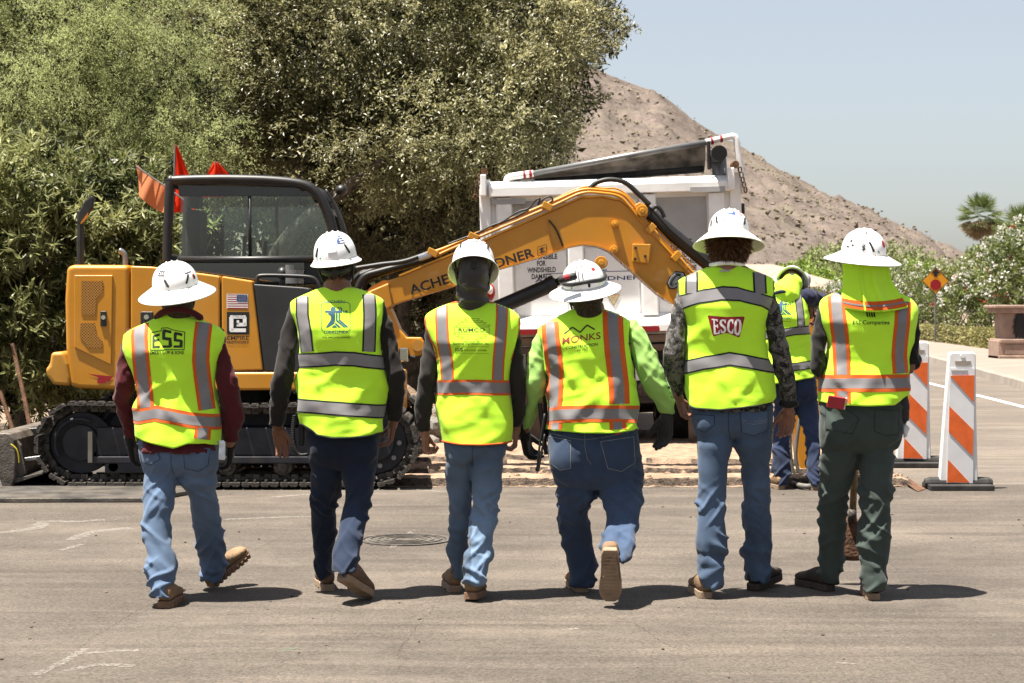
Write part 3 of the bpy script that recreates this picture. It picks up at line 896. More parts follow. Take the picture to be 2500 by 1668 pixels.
M_PALE = leaf_mat('pale_green_leaf', (0.186, 0.232, 0.078), (0.449, 0.496, 0.202), .3, .6)
M_SAGE = leaf_mat('sage_leaf', (0.248, 0.264, 0.124), (0.558, 0.558, 0.279), .3, .7)
M_BRONZE = leaf_mat('bronze_leaf', (0.12, 0.075, 0.035), (0.30, 0.19, 0.09), .25, .6)
def at_row(u, Y, z=0.): return (X(u, Y), Y, z)
simple_tree('green_bush', 'bright green rounded bush above the tan roof beside the truck', 'bush', at_row(1960, 150), 3.6, 2.1, M_BRIGHT, 900, 14, .42, .2, .8, seed=2)
simple_tree('green_bush', 'bright yellow green bush just left of the white hard hat with the red sticker', 'bush', at_row(2050, 165), 3.8, 2.0, M_PALE, 800, 14, .42, .2, .9, seed=3)
simple_tree('desert_tree', 'sage green low scrub patch at the mountain foot behind the truck mirror', 'tree', at_row(1900, 230), 4.6, 1.4, M_SAGE, 500, 14, .5, .25, .4, seed=4)
simple_tree('desert_tree', 'olive green desert tree rising behind the white hard hat', 'tree', at_row(2035, 260), 5.0, 4.0, M_PALE, 800, 14, .5, .22, 2.5, seed=5)
simple_tree('desert_tree', 'tall pale green desert tree to the right of the hard hat', 'tree', at_row(2190, 230), 6.2, 4.2, M_PALE, 1000, 14, .5, .22, 1.2, seed=6)
simple_tree('desert_tree', 'rounded pale green tree above the flowering hedge', 'tree', at_row(2230, 170), 4.0, 2.6, M_BRIGHT, 800, 14, .45, .2, .6, seed=7)
simple_tree('desert_tree', 'dim grey green tree at the foot of the far hill', 'tree', at_row(2330, 330), 7.0, 2.8, M_SAGE, 500, 14, .6, .28, 1.2, seed=8)
simple_tree('desert_tree', 'dark green tree standing under the tall palm', 'tree', at_row(2415, 160), 2.6, 3.2, M_PALE, 600, 14, .42, .2, 1.2, seed=9)
simple_tree('bronze_bush', 'bronze brown bush below the tan roof', 'bush', at_row(2010, 88), 1.35, .8, M_BRONZE, 700, 12, .16, .08, .5, seed=10)
simple_tree('desert_tree', 'olive desert tree beyond the roof between the two hard hats', 'tree', at_row(2110, 300), 6.5, 3.4, M_SAGE, 600, 14, .6, .28, 1., seed=12)
# house with a low tan roof
YH = 112
hs = empty('house', (X(1870, YH + 4), YH + 4, 0), 'low house with a pinkish tan hipped roof behind the truck', 'house')
x0, x1 = X(1600, YH), X(2085, YH)
ze, zr = Z(700, YH), Z(642, YH)
M_ROOF = mat('tan_roof', (0.44, 0.31, 0.25), .9, var=.06, scale=1.5, bump=.3, bscale=20)
MB().add([(x0, YH, ze), (x1, YH, ze), (x1, YH + 9, ze), (x0, YH + 9, ze), (x0 + 4, YH + 4.5, zr), (x1 - 4.2, YH + 4.5, zr)], [(0, 1, 5, 4), (1, 2, 5), (2, 3, 4, 5), (3, 0, 4)]).build('roof', M_ROOF, hs)
M_STUCCO = mat('stucco', (0.42, 0.33, 0.26), .95, var=.08, scale=2, bump=.3)
MB().box((x0 + .5, YH + .6, 0), (x1 - .5, YH + 8.4, ze)).build('wall', M_STUCCO, hs)
MB().box((x0, YH - .02, ze - .22), (x1, YH + .12, ze - .01)).build('fascia', mat('fascia', (.25, .14, .1), .8), hs)
M_GLASSD = mat('dark_glass', (0.03, 0.035, 0.04), .08, 0, spec=.8)
for k in range(4):
    xx = x0 + 1.5 + k * (x1 - x0 - 3) / 4
    w = MB().box((xx, YH + .55, .9), (xx + 1.3, YH + .62, 2.0)).build('window', M_GLASSD, hs)
    MB().box((xx - .08, YH + .53, .82), (xx + 1.38, YH + .58, .9)).build('sill', M_STUCCO, w)
# flowering oleander hedge along the pavement
M_HEDGE = leaf_mat('hedge_leaf', (0.10, 0.14, 0.03), (0.34, 0.39, 0.11), .3, .5)
M_RED = leaf_mat('red_petal', (0.35, 0.02, 0.02), (0.5, 0.05, 0.04), .3)
def flower_bush(label, c, rx, rz, seed, red=.05):
    gg = np.random.default_rng(seed)
    t = empty('flowering_oleander', c, label, 'bush', 'flowering oleanders along the pavement')
    lob = [(c[0], c[1], rz * .55, rx, rx, rz * .55)] + [(c[0] + gg.uniform(-.6, .6) * rx, c[1] + gg.uniform(-.5, .5) * rx, rz * gg.uniform(.5, .85), rx * .5, rx * .5, rz * gg.uniform(.2, .34)) for k in range(6)]
    foliage('leaves', lob, 650, 14, .23, .055, M_HEDGE, t, gg, .6, -.35, 1.2, .35, .0, .5, .4)
    p, nr = sample_lobes(lob, 210, gg, .95, .0, 1.1)
    kz = p[:, 2] > .45 * rz
    p, nr = p[kz], nr[kz]
    C = np.repeat(p + nr * .22, 7, 0) + gg.normal(size=(len(p) * 7, 3)) * .07
    isred = np.repeat(gg.random(len(p)) < red, 7)
    for nm, k, mm in (('white_blossom', ~isred, M_PETAL), ('red_blossom', isred, M_RED)):
        if k.sum() < 3: continue
        v, f = leaves(C[k], gg.normal(size=(k.sum(), 3)) + [0, -.4, .7], np.full(k.sum(), .10), np.full(k.sum(), .09), gg)
        o = mk(nm, v, f, mm, t); add_attr(o.data, 'tint', gg.random(len(v))); o['kind'] = 'stuff'
    b = MB()
    for k in range(6):
        a = k * 1.05
        b.tube([(c[0] + .2 * math.cos(a), c[1] + .2 * math.sin(a), 0), (c[0] + .5 * rx * math.cos(a), c[1] + .5 * rx * math.sin(a), rz * .6)], [.04, .015], 5)
    b.build('stems', M_BARK, t)
hl = ['tall flowering oleander just behind the stone pillar', 'flowering oleander with white blossom behind the low clipped hedge', 'flowering oleander directly behind the diamond warning sign', 'flowering oleander to the left of the diamond warning sign', 'flowering oleander beyond the warning sign beside the striped vest shoulder', 'far flowering oleander between the two vests', 'distant flowering oleander under the bronze bush', 'flowering oleander at the pavement beyond the stone pillar']
for i, (u, Y, rx, rz) in enumerate(((2530, 60, 1.7, 3.7), (2430, 66, 1.7, 2.5), (2320, 80, 2.2, 2.75), (2225, 86, 2.1, 2.7), (2140, 92, 2.1, 2.5), (2055, 98, 1.9, 2.1), (1995, 106, 1.9, 1.8), (2660, 58, 2.0, 3.6))):
    flower_bush(hl[i], at_row(u, Y), rx, rz, 40 + i, .10 if i in (1, 2, 3) else .04)
# low clipped hedge
lh = empty('clipped_hedge', (14.2, 58, .13), 'low clipped box hedge along the pavement', 'hedge')
M_BOXH = leaf_mat('clipped_leaf', (0.22, 0.21, 0.06), (0.56, 0.51, 0.19), .3, .6)
gg = np.random.default_rng(77)
n_ = 18000
t = gg.random(n_)
face = gg.random(n_)
xc = np.interp(t, [0, .45, 1], [13.9, 14.3, 16.3]) ; yc = np.interp(t, [0, .45, 1], [51.5, 58, 96])
C = np.c_[xc + np.where(face < .62, -.22 + gg.normal(size=n_) * .03, gg.uniform(-.25, .3, n_)), yc, np.where(face < .62, gg.uniform(.1, .62, n_), .62 + gg.normal(size=n_) * .03)]
v, f = leaves(C, gg.normal(size=C.shape) + [-.5, -.3, .4], .07 + .05 * gg.random(n_), .04 + .02 * gg.random(n_), gg)
o = mk('leaves', v, f, M_BOXH, lh); add_attr(o.data, 'tint', np.repeat(np.clip(.5 + fbm(C * 1.3, 3) + .2 * gg.normal(size=n_), 0, 1), 4)); o['kind'] = 'stuff'
b = MB()
for (xa, ya), (xb, yb) in zip(((13.9, 51.5), (14.3, 58)), ((14.3, 58), (16.3, 96))):
    b.add([(xa - .2, ya, .12), (xa + .28, ya, .12), (xa + .28, ya, .58), (xa - .2, ya, .58), (xb - .2, yb, .12), (xb + .28, yb, .12), (xb + .28, yb, .58), (xb - .2, yb, .58)], [(0, 3, 2, 1), (0, 4, 7, 3), (3, 7, 6, 2), (1, 2, 6, 5), (4, 5, 6, 7)])
b.build('branches', M_BARKD, lh)
# stone gate pillar with an iron ornament
YP = 45.2
M_STONE = mat('pink_sandstone', (0.46, 0.315, 0.245), .9, var=.12, scale=4, bump=.35, bscale=25)
pl = empty('stone_pillar', (X(2480, YP), YP + .4, .13), 'pink sandstone pillar with a dark oval iron ornament', 'pillar')
def ppx(u0, v0, u1, v1, d0, d1): return MB().box(P(u0, v0, YP) + Vector((0, d0, 0)), P(u1, v1, YP) + Vector((0, d1, 0)))
ppx(2436, 832, 2560, 890, -.04, .9).build('plinth', M_STONE, pl, bevel=.015)
ppx(2450, 765, 2548, 832, 0, .82).build('shaft', M_STONE, pl, bevel=.015)
ppx(2440, 828, 2556, 838, -.08, .92).build('moulding', M_STONE, pl, bevel=.02)
ppx(2434, 752, 2562, 765, -.06, .92).build('cornice', M_STONE, pl, bevel=.02)
ppx(2426, 745, 2572, 753, -.12, .98).build('cap', M_STONE, pl, bevel=.02)
ppx(2436, 868, 2562, 892, -.1, .95).build('base', M_STONE, pl, bevel=.02)
ppx(2452, 842, 2546, 866, -.06, -.03).build('panel', M_STONE, pl, bevel=.01)
M_BLACK = mat('black_iron', (0.018, 0.017, 0.017), .5, .3, var=.2)
oc = P(2490, 798, YP) + Vector((0, -.03, 0))
b = MB().ell(oc, (.15, .025, .33), None, 24, 12)
for k in range(14):
    a = 2 * math.pi * k / 14
    c2 = oc + Vector((.15 * math.cos(a), -.01, .32 * math.sin(a)))
    b.tube([c2 + Vector((.035 * math.cos(q), 0, .045 * math.sin(q))) for q in np.linspace(0, 6.3, 9)], .009, 5)
b.build('ornament', M_BLACK, pl, smooth=True)
# stop-ahead sign
YS = 63
sg = empty('warning_sign', (X(2284, YS), YS, 0), 'yellow diamond stop ahead sign with black arrow and red octagon', 'sign')
M_SIGNY = mat("sign_yellow", (0.95, 0.40, 0.015), .45, var=.04)
M_SIGNK = mat('sign_black', (0.012, 0.012, 0.012), .5, var=.1)
M_SIGNR = mat('sign_red', (0.42, 0.008, 0.018), .45, var=.05)
M_GALV = mat('galvanised', (0.36, 0.35, 0.33), .5, .6, var=.2, scale=12)
c = P(2284, 686, YS); s = .465
def dia(c, s, y): return [(c.x, y, c.z - s), (c.x + s, y, c.z), (c.x, y, c.z + s), (c.x - s, y, c.z)]
MB().prism([(c.x, c.z - s), (c.x + s, c.z), (c.x, c.z + s), (c.x - s, c.z)], YS, YS + .012).build('border', M_SIGNK, sg)
MB().prism([(c.x, c.z - s * .93), (c.x + s * .93, c.z), (c.x, c.z + s * .93), (c.x - s * .93, c.z)], YS - .008, YS - .002).build('plate', M_SIGNY, sg)
b = MB()
az = c.z + .2
b.prism([(c.x - .06, az - .06), (c.x + .06, az - .06), (c.x + .06, az + .05), (c.x + .16, az + .05), (c.x, az + .22), (c.x - .16, az + .05), (c.x - .06, az + .05)], YS - .016, YS - .01)
b.build('arrow', M_SIGNK, sg)
MB().prism([(c.x + .19 * math.cos(R(22.5 + 45 * k)), c.z - .13 + .19 * math.sin(R(22.5 + 45 * k))) for k in range(8)], YS - .016, YS - .01).build('octagon', M_SIGNR, sg)
MB().box((c.x - .03, YS + .014, 0), (c.x + .03, YS + .06, c.z + .4)).build('post', M_GALV, sg)
# palms
M_FROND = leaf_mat('palm_frond', (0.10, 0.15, 0.045), (0.30, 0.37, 0.13), .3, .5)
M_SKIRT = leaf_mat('dead_frond', (0.42, 0.31, 0.17), (0.75, 0.58, 0.34), .3, .8)
def palm(label, u, v, Y, rc, seed, skirt=True):
    gg = np.random.default_rng(seed)
    c = np.array(P(u, v, Y))
    t = empty('fan_palm', (c[0] + .3, Y, 0), label, 'palm tree', 'fan palms beyond the hedge')
    MB().tube(spline([(c[0] + .5, Y, 0), (c[0] + .35, Y, c[2] * .5), (c[0] - .05, Y, c[2] - .2)], 14), [.26 - .07 * i / 14 for i in range(15)], 10).build('trunk', M_BARK, t, smooth=True)
    def fronds(name, n, el0, el1, L, m, w):
        cs, ds = [], []
        for k in range(n):
            az, el = gg.uniform(0, 6.28), R(gg.uniform(el0, el1))
            d = np.array((math.cos(az) * math.cos(el), math.sin(az) * math.cos(el), math.sin(el)))
            st_ = c + d * L * .5
            for q in range(16):
                a = (q / 15 - .5) * 2.3
                s = np.cross(d, (0, 0, 1)); s /= np.linalg.norm(s) + 1e-6
                dd = d * math.cos(a) + s * math.sin(a) + np.array((0, 0, -.25 * abs(a)))
                cs.append(st_); ds.append(dd)
        C, D = np.array(cs), np.array(ds)
        v, f = leaves(C, D, np.full(len(C), L * .72), np.full(len(C), w), gg)
        o = mk(name, v, f, m, t); add_attr(o.data, 'tint', np.repeat(gg.random(len(C)), 4)); o['kind'] = 'stuff'
    fronds('crown', 52, -30, 85, rc, M_FROND, .075)
    if skirt: fronds('dead_frond_skirt', 90, -88, -15, rc * .95, M_SKIRT, .09)
palm('tall fan palm with a tan skirt of dead fronds', 2394, 530, 172, 2.0, 5)
palm('fan palm with a green crown at the edge of the white blossom', 2490, 565, 120, 1.6, 6, False)
# ================================================================== EXCAVATOR
M_YEL = mat('machine_yellow', (0.78, 0.325, 0.012), .42, 0, var=.05, scale=3, coat=.2, bump=.03, bscale=9, dirt=(0.60, 0.33, 0.09), dirt_amt=.4)
M_YEL2 = mat('worn_yellow', (0.70, 0.33, 0.04), .5, 0, var=.08, scale=5, dirt=(0.62, 0.45, 0.22), dirt_amt=.6)
M_BLK = mat('machine_black', (0.022, 0.021, 0.021), .45, 0, var=.2, scale=6, dirt=(.08, .065, .05), dirt_amt=.5)
M_PANEL = mat('engine_panel', (0.035, 0.034, 0.036), .5, 0, var=.15, scale=3)
M_TRACK = mat('track_steel', (0.105, 0.092, 0.080), .65, .35, var=.35, scale=25, bump=.4, bscale=80, dirt=(0.27, 0.215, 0.16), dirt_amt=.8)
M_FRAME = mat('undercarriage', (0.020, 0.022, 0.034), .55, .1, var=.3, scale=8, dirt=(.075, .06, .05), dirt_amt=.6)
M_HOSE = mat('hose_rubber', (0.018, 0.017, 0.016), .5, 0, var=.2, scale=30)
M_CHROME = mat('chrome', (0.62, 0.60, 0.58), .18, 1, var=.05)
M_GREY = mat('grey_metal', (0.33, 0.33, 0.33), .4, .5, var=.1)
M_WHITE = mat('print_white', (0.80, 0.79, 0.77), .5, var=.02)
M_KPRINT = mat('print_black', (0.014, 0.014, 0.014), .6, var=.1)
M_REDP = mat('print_red', (0.42, 0.010, 0.02), .5, var=.06)
M_BLUEP = mat('print_blue', (0.018, 0.06, 0.20), .5, var=.06)
M_SILVER = mat('badge_silver', (0.45, 0.45, 0.46), .35, .3, var=.1)
def glass_mat(name, tint, refl=.12):
    m, n, l, bs = new_mat(name)
    tr = n.new('ShaderNodeBsdfTransparent'); tr.inputs[0].default_value = (*tint, 1)
    gl = n.new('ShaderNodeBsdfGlossy'); gl.inputs['Roughness'].default_value = .02
    fr = n.new('ShaderNodeFresnel'); fr.inputs[0].default_value = 1.5
    ad = n.new('ShaderNodeMath'); ad.operation = 'ADD'; ad.inputs[1].default_value = refl
    l.new(fr.outputs[0], ad.inputs[0])
    mx = n.new('ShaderNodeMixShader'); l.new(ad.outputs[0], mx.inputs[0]); l.new(tr.outputs[0], mx.inputs[1]); l.new(gl.outputs[0], mx.inputs[2])
    l.new(mx.outputs[0], n['Material Output'].inputs[0])
    return m
M_GLASS = glass_mat('cab_glass', (0.80, 0.92, 0.87), .05)
def grille_mat():
    m, n, l, bs = new_mat('grille_holes')
    tc = n.new('ShaderNodeTexCoord'); mp = n.new('ShaderNodeMapping'); mp.inputs['Rotation'].default_value = (R(90), 0, 0)
    l.new(tc.outputs['Object'], mp.inputs[0])
    vo = n.new('ShaderNodeTexVoronoi'); vo.voronoi_dimensions = '2D'; vo.inputs['Scale'].default_value = 62; vo.inputs['Randomness'].default_value = 0
    sp_ = n.new('ShaderNodeMapping'); sp_.inputs['Rotation'].default_value = (0, 0, R(45)); l.new(mp.outputs[0], sp_.inputs[0])
    l.new(sp_.outputs[0], vo.inputs['Vector'])
    lt = n.new('ShaderNodeMath'); lt.operation = 'LESS_THAN'; lt.inputs[1].default_value = .34; l.new(vo.outputs['Distance'], lt.inputs[0])
    mx = n.new('ShaderNodeMixRGB'); l.new(lt.outputs[0], mx.inputs[0]); mx.inputs[1].default_value = (.38, .165, .012, 1); mx.inputs[2].default_value = (.006, .005, .004, 1)
    l.new(mx.outputs[0], bs.inputs['Base Color']); bs.inputs['Roughness'].default_value = .5
    return m
M_GRILLE = grille_mat()
YB = 15.22
ex = empty('excavator', (X(560, 16.2), 16.2, .034), 'yellow compact excavator with black cab on tracks', 'excavator')
def pz(pts, Y): return [(X(u, Y), Z(v, Y)) for u, v in pts]
def z1(*p): return [(60 + .4018 * a, 330 + .4018 * b) for a, b in p]
def z3(*p): return [(840 + .451 * a, 380 + .451 * b) for a, b in p]
def plate(name, pts, Y, d, m, parent, bevel=.012, seg=3):
    return MB().prism(pz(pts, Y), Y, Y + d).build(name, m, parent, bevel=bevel, seg=seg)
# --- upper structure
core = plate('body_core', z1((270, 830), (640, 825), (1190, 890), (1390, 920), (1750, 960), (1770, 1440), (1280, 1470), (280, 1470)), YB + .03, 2.02, M_BLK, ex, .02)
cw = plate('counterweight', z1((255, 800), (300, 788), (636, 790), (636, 1552), (330, 1540), (275, 1525), (250, 1300), (243, 1000)), YB, 2.08, M_YEL, ex, .035, 4)
plate('bumper_lobe', z1((160, 1320), (232, 1318), (262, 1390), (278, 1470), (276, 1524), (175, 1518), (135, 1465), (122, 1425), (150, 1395)), YB - .01, 2.1, M_YEL2, cw, .03, 4)
door = plate('side_door', z1((302, 852), (535, 852), (526, 1398), (302, 1290)), YB - .012, .03, M_YEL, cw, .006)
plate('grille', z1((345, 886), (475, 886), (475, 945), (437, 990), (430, 1092), (345, 1092)), YB - .017, .01, M_GRILLE, door, 0)
plate('grille', z1((340, 1142), (425, 1142), (438, 1212), (471, 1250), (471, 1292), (388, 1292), (336, 1228)), YB - .017, .01, M_GRILLE, door, 0)
lt = plate('latch', z1((460, 1070), (496, 1070), (496, 1162), (460, 1162)), YB - .024, .02, M_BLK, door, .004)
MB().cyl(P(*z1((478, 1108))[0], YB - .034), P(*z1((478, 1108))[0], YB - .02), .018, 14).build('lock', M_CHROME, lt)
sp2 = plate('side_panel', z1((644, 795), (775, 800), (1186, 856), (1186, 1435), (644, 1500)), YB, .16, M_YEL, ex, .014)
lt = plate('latch', z1((704, 1073), (780, 1073), (780, 1150), (704, 1150)), YB - .012, .02, M_BLK, sp2, .005)
MB().cyl(P(*z1((740, 1106))[0], YB - .024), P(*z1((740, 1106))[0], YB - .008), .02, 14).build('lock', M_CHROME, lt)
fp = plate('front_panel', z1((1196, 862), (1205, 858), (1384, 886), (1448, 1428), (1200, 1436)), YB, .16, M_YEL, ex, .02)
plate('engine_panel', z1((1392, 905), (1690, 925), (1735, 932), (1740, 1440), (1458, 1436)), YB + .004, .16, M_PANEL, ex, .012)
plate('lower_frame', z1((648, 1510), (1280, 1440), (1840, 1440), (1860, 1548), (640, 1556)), YB - .008, 1.9, M_YEL, ex, .02)
MB().tube(spline([P(*z1(p)[0], YB + .2) for p in ((1412, 905), (1415, 868), (1445, 854), (1600, 856), (1735, 864), (1775, 890), (1792, 935))], 28), .017, 9).build('handrail', M_BLK, ex, smooth=True)
b = MB(); c = P(*z1((1568, 840))[0], YB + .5)
b.ell(c, (.05, .06, .055), None, 14, 10); b.cyl(c - Vector((0, 0, .16)), c, .028)
b.build('air_intake', M_BLK, ex, smooth=True)
c = P(*z1((1640, 880))[0], YB + .4)
MB().cyl(c - Vector((0, 0, .03)), c + Vector((0, 0, .08)), .075, 20).cyl(c + Vector((-.04, 0, .08)), c + Vector((-.04, 0, .125)), .036, 16).build('filler_cap', M_GREY, ex)
MB().tube(spline([P(*z1(p)[0], YB + .8) for p in ((612, 800), (612, 745), (600, 715), (575, 700))], 12), .024, 10).build('exhaust_pipe', M_GREY, ex, smooth=True)
b = MB().tube([P(*z1((340, 800))[0], YB + .25), P(*z1((340, 470))[0], YB + .25)], .030, 8)
b.build('mirror_post', M_BLK, ex)
mr = MB().prism(pz(z1((320, 536), (335, 470), (372, 400), (415, 368), (428, 385), (420, 440), (385, 500), (345, 545)), YB + .2), YB + .16, YB + .2).build('mirror', M_BLK, ex, bevel=.01)
MB().prism(pz(z1((348, 535), (395, 470), (392, 500), (350, 540)), YB + .2), YB + .15, YB + .158).build('reflector', mat('amber', (.75, .25, .01), .4), mr)
# prints on the upper structure
T_fp, T_cw, T_sp = bvh_of(fp), bvh_of(cw), bvh_of(sp2)
fl = poly_px('flag_sticker', T_fp, [[(553.5, 717.5), (605, 718.5), (605, 754.5), (553.5, 753.5)]], M_WHITE, fp, .002)
poly_px('flag_stripes', T_fp, [[(555, 719 + k * 5.4), (604 if k > 3 else 577.5, 719.3 + k * 5.4), (604 if k > 3 else 577.5, 721.9 + k * 5.4), (555, 721.6 + k * 5.4)] for k in range(7)], M_REDP, fp, .004)
poly_px('flag_canton', T_fp, [[(578, 719), (604, 719.4), (604, 737.5), (578, 737)]], M_BLUEP, fp, .004)
poly_px('flag_stars', T_fp, [[(580.2 + i * 4.3 + (j % 2) * 2.1 + dx, 721.2 + j * 3.4 + dy) for dx, dy in ((-.75, 0), (0, -.75), (.75, 0), (0, .75))] for i in range(6) for j in range(5) if not (i == 5 and j % 2)], M_WHITE, fp, .006)
poly_px('logo_square', T_fp, [[(554, 761.5), (608.5, 762), (608.5, 816.5), (554, 816.5)]], M_KPRINT, fp, .002)
lg = [[(562, 770), (600, 770), (600, 776), (562, 776)], [(560, 774), (570, 774), (570, 808), (560, 808)], [(562, 802), (600.5, 802), (600.5, 811), (562, 811)], [(593, 774), (602, 774), (602, 796), (593, 796)], [(578, 788.5), (600, 788.5), (600, 797), (578, 797)], [(578, 782), (584, 782), (584, 795), (578, 795)], [(569, 770), (596, 770), (596, 778), (569, 778)]]
poly_px('logo_letter', T_fp, lg, M_WHITE, fp, .004)
text_px('lettering', T_fp, 'EMPIRE', 555, 608, 830, 9.5, M_KPRINT, fp, .003, bold=.015)
text_px('lettering', T_fp, 'MACHINERY', 555, 608, 840.5, 7.6, M_KPRINT, fp, .003)
poly_px('red_mark', T_cw, [z1((385, 1450), (450, 1458), (538, 1466), (512, 1500), (500, 1495), (490, 1508), (440, 1508), (448, 1472))], M_REDP, cw, .003)
# --- cab (on the far side of the machine)
YC = 16.38
def bars(name, paths, r, m, parent, n=8, sm=True):
    b = MB()
    for p in paths: b.tube(p, r, n)
    return b.build(name, m, parent, smooth=sm)
out = z1((868, 770), (866, 700), (884, 300), (905, 276), (1200, 268), (1500, 276), (1690, 300), (1775, 352), (1835, 455), (1880, 600), (1905, 760), (1915, 900))
D = .95
cabp = plate('cab', z1((868, 750), (1910, 750), (1925, 905), (1000, 905), (985, 790), (900, 775)), YC + .02, D - .04, M_BLK, ex, .01)
for k, yy in enumerate((YC, YC + D)):
    bars('pillar_frame', [spline([P(*p, YC) + Vector((0, yy - YC, 0)) for p in out], 60)], .042, M_BLK, cabp)
for p in z1((905, 300), (1690, 318), (1830, 455), (1905, 760), (868, 745)):
    MB().tube([P(*p, YC), P(*p, YC) + Vector((0, D, 0))], .035, 8).build('cross_bar', M_BLK, cabp, smooth=True)
rt = MB().prism(pz(z1((880, 292), (905, 262), (1200, 256), (1500, 264), (1700, 290), (1760, 330), (1690, 318), (1200, 300), (905, 305)), YC), YC - .02, YC + D + .02)
rt.build('roof', M_BLK, cabp, bevel=.012)
plate('header', z1((930, 300), (1700, 318), (1740, 345), (1755, 372), (940, 372)), YC + .005, .03, mat('header_tint', (.02, .028, .03), .2, spec=.6), cabp, .004)
bars('window_bar', [[P(*z1((1367, 372))[0], YC), P(*z1((1370, 760))[0], YC)]], .016, M_BLK, cabp)
bars('window_bar', [[P(*z1((930, 758))[0], YC), P(*z1((1890, 752))[0], YC)]], .03, M_BLK, cabp)
def pane(pts, dy): return MB().add([P(*p, YC) + Vector((0, dy, 0)) for p in z1(*pts)], [tuple(range(len(pts)))]).build('pane', M_GLASS, cabp)
pane(((950, 372), (1360, 372), (1360, 752), (935, 752)), .0)
pane(((1375, 372), (1740, 372), (1800, 460), (1850, 600), (1880, 752), (1375, 752)), .0)
pane(((950, 330), (1740, 330), (1850, 600), (1880, 752), (935, 752)), D)
lp = MB().add([P(*p, YC) + Vector((0, -.012, 0)) for p in z1((1000, 778), (1700, 776), (1700, 890), (1330, 890), (1000, 830))], [(0, 1, 2, 3, 4)]).build('lower_pane', glass_mat('lower_glass', (.40, .58, .54), .10), cabp)
b = MB(); c = P(*z1((1040, 650))[0], YC + .45)
b.box(c + Vector((-.06, -.22, -.25)), c + Vector((.07, .22, .28))); b.box(c + Vector((-.05, -.12, .3)), c + Vector((.05, .12, .45))); b.box(c + Vector((-.02, -.24, -.35)), c + Vector((.45, .24, -.22)))
b.build('seat', mat('seat_fabric', (.03, .028, .026), .8, var=.3), cabp, bevel=.03, seg=3)
bars('control_lever', [[c + Vector((.45, -.2, -.35)), c + Vector((.47, -.2, .05))], [c + Vector((.45, .2, -.35)), c + Vector((.47, .2, .05))]], .018, M_BLK, cabp)
b = MB()
c = P(*z1((1925, 335))[0], YC + .3)
b.ell(c, (.055, .06, .05), None, 14, 10); b.tube([c + Vector((-.03, 0, -.02)), P(*z1((1850, 420))[0], YC + .3)], .012, 6)
b.build('work_lamp', M_BLK, cabp, smooth=True)
bars('step_rails', [spline([P(*z1(p)[0], YC - .05 + q) for p in ((1830, 330), (1880, 420), (1925, 560), (1945, 700))], 14) for q in (0, .12)], .012, M_BLK, cabp, 6)
# flags standing on the far side of the cab
def flag(label, staff, corner, m, Y, wave=.03, group=None):
    f_ = empty('safety_flag', P(*staff[-1], Y), label, 'flag', group)
    MB().tube([P(*p, Y) for p in staff], .009, 7).build('staff', M_GREY, f_)
    a, b_, c_, d_ = [P(*q, Y) for q in corner]
    n = 16; vs = []
    for i in range(n + 1):
        for j in range(n + 1):
            s, t = i / n, j / n
            p = a.lerp(b_, s).lerp(d_.lerp(c_, s), t)
            vs.append(p + Vector((0, wave * math.sin(9 * s + 3 * t), .4 * wave * math.sin(5 * s + 2))))
    fs = [(i * (n + 1) + j, (i + 1) * (n + 1) + j, (i + 1) * (n + 1) + j + 1, i * (n + 1) + j + 1) for i in range(n) for j in range(n)]
    mk('cloth', vs, fs, m, f_, True)
M_FRED = leaf_mat('flag_red', (1.15, 0.06, 0.018), (1.15, .06, .018), .45, .8, .1); M_FOR = leaf_mat('flag_faded', (1.0, 0.38, 0.18), (1.0, .38, .18), .45, .8, .1)
flag('faded orange safety flag slanting out behind the cab', z1((676, 190), (890, 335), (1000, 420)), z1((676, 190), (890, 320), (884, 490), (694, 382)), M_FOR, 17.5, .05)
flag('tall red safety flag pointing straight up behind the cab roof', z1((915, 62), (903, 520)), z1((912, 62), (924, 64), (1085, 440), (898, 480)), M_FRED, 17.55)
flag('short red safety flag folded to a triangle behind the cab roof', z1((1160, 164), (1150, 520)), z1((1152, 165), (1170, 165), (1345, 350), (1020, 390)), M_FRED, 17.6)
# --- undercarriage
TX0, TX1, TZ0, TZ1 = X(86, 15.15), X(1016, 15.15), .036, .705
tr_r = (TZ1 - TZ0) / 2 - .035
def track_path(n):
    """points and headings round the track loop"""
    zc = (TZ0 + TZ1) / 2; xa, xb = TX0 + tr_r + .035, TX1 - tr_r - .035
    L = xb - xa; per = 2 * L + 2 * math.pi * tr_r
    out = []
    for k in range(n):
        s = per * k / n
        if s < L: out.append((xa + s, zc - tr_r, 0.))
        elif s < L + math.pi * tr_r:
            a = (s - L) / tr_r; out.append((xb + tr_r * math.sin(a), zc - tr_r * math.cos(a), a))
        elif s < 2 * L + math.pi * tr_r:
            d = s - L - math.pi * tr_r
            out.append((xb - d, zc + tr_r - .02 * math.sin(math.pi * d / L) ** 2, math.pi))
        else:
            a = (s - 2 * L - math.pi * tr_r) / tr_r; out.append((xa - tr_r * math.sin(a), zc + tr_r * math.cos(a), math.pi + a))
    return out, per
NSH = 43
path, per = track_path(NSH)
pit = per / NSH
sb = MB()
w = .225
sb.box((-pit * .46, -w, -.030), (pit * .46, w, -.012))
for dx in (-pit * .24, pit * .24): sb.add([(dx - .034, -w, -.030), (dx + .034, -w, -.030), (dx + .022, -w, -.046), (dx - .022, -w, -.046), (dx - .034, w, -.030), (dx + .034, w, -.030), (dx + .022, w, -.046), (dx - .022, w, -.046)], [(0, 3, 2, 1), (4, 5, 6, 7), (0, 4, 7, 3), (3, 7, 6, 2), (2, 6, 5, 1)])
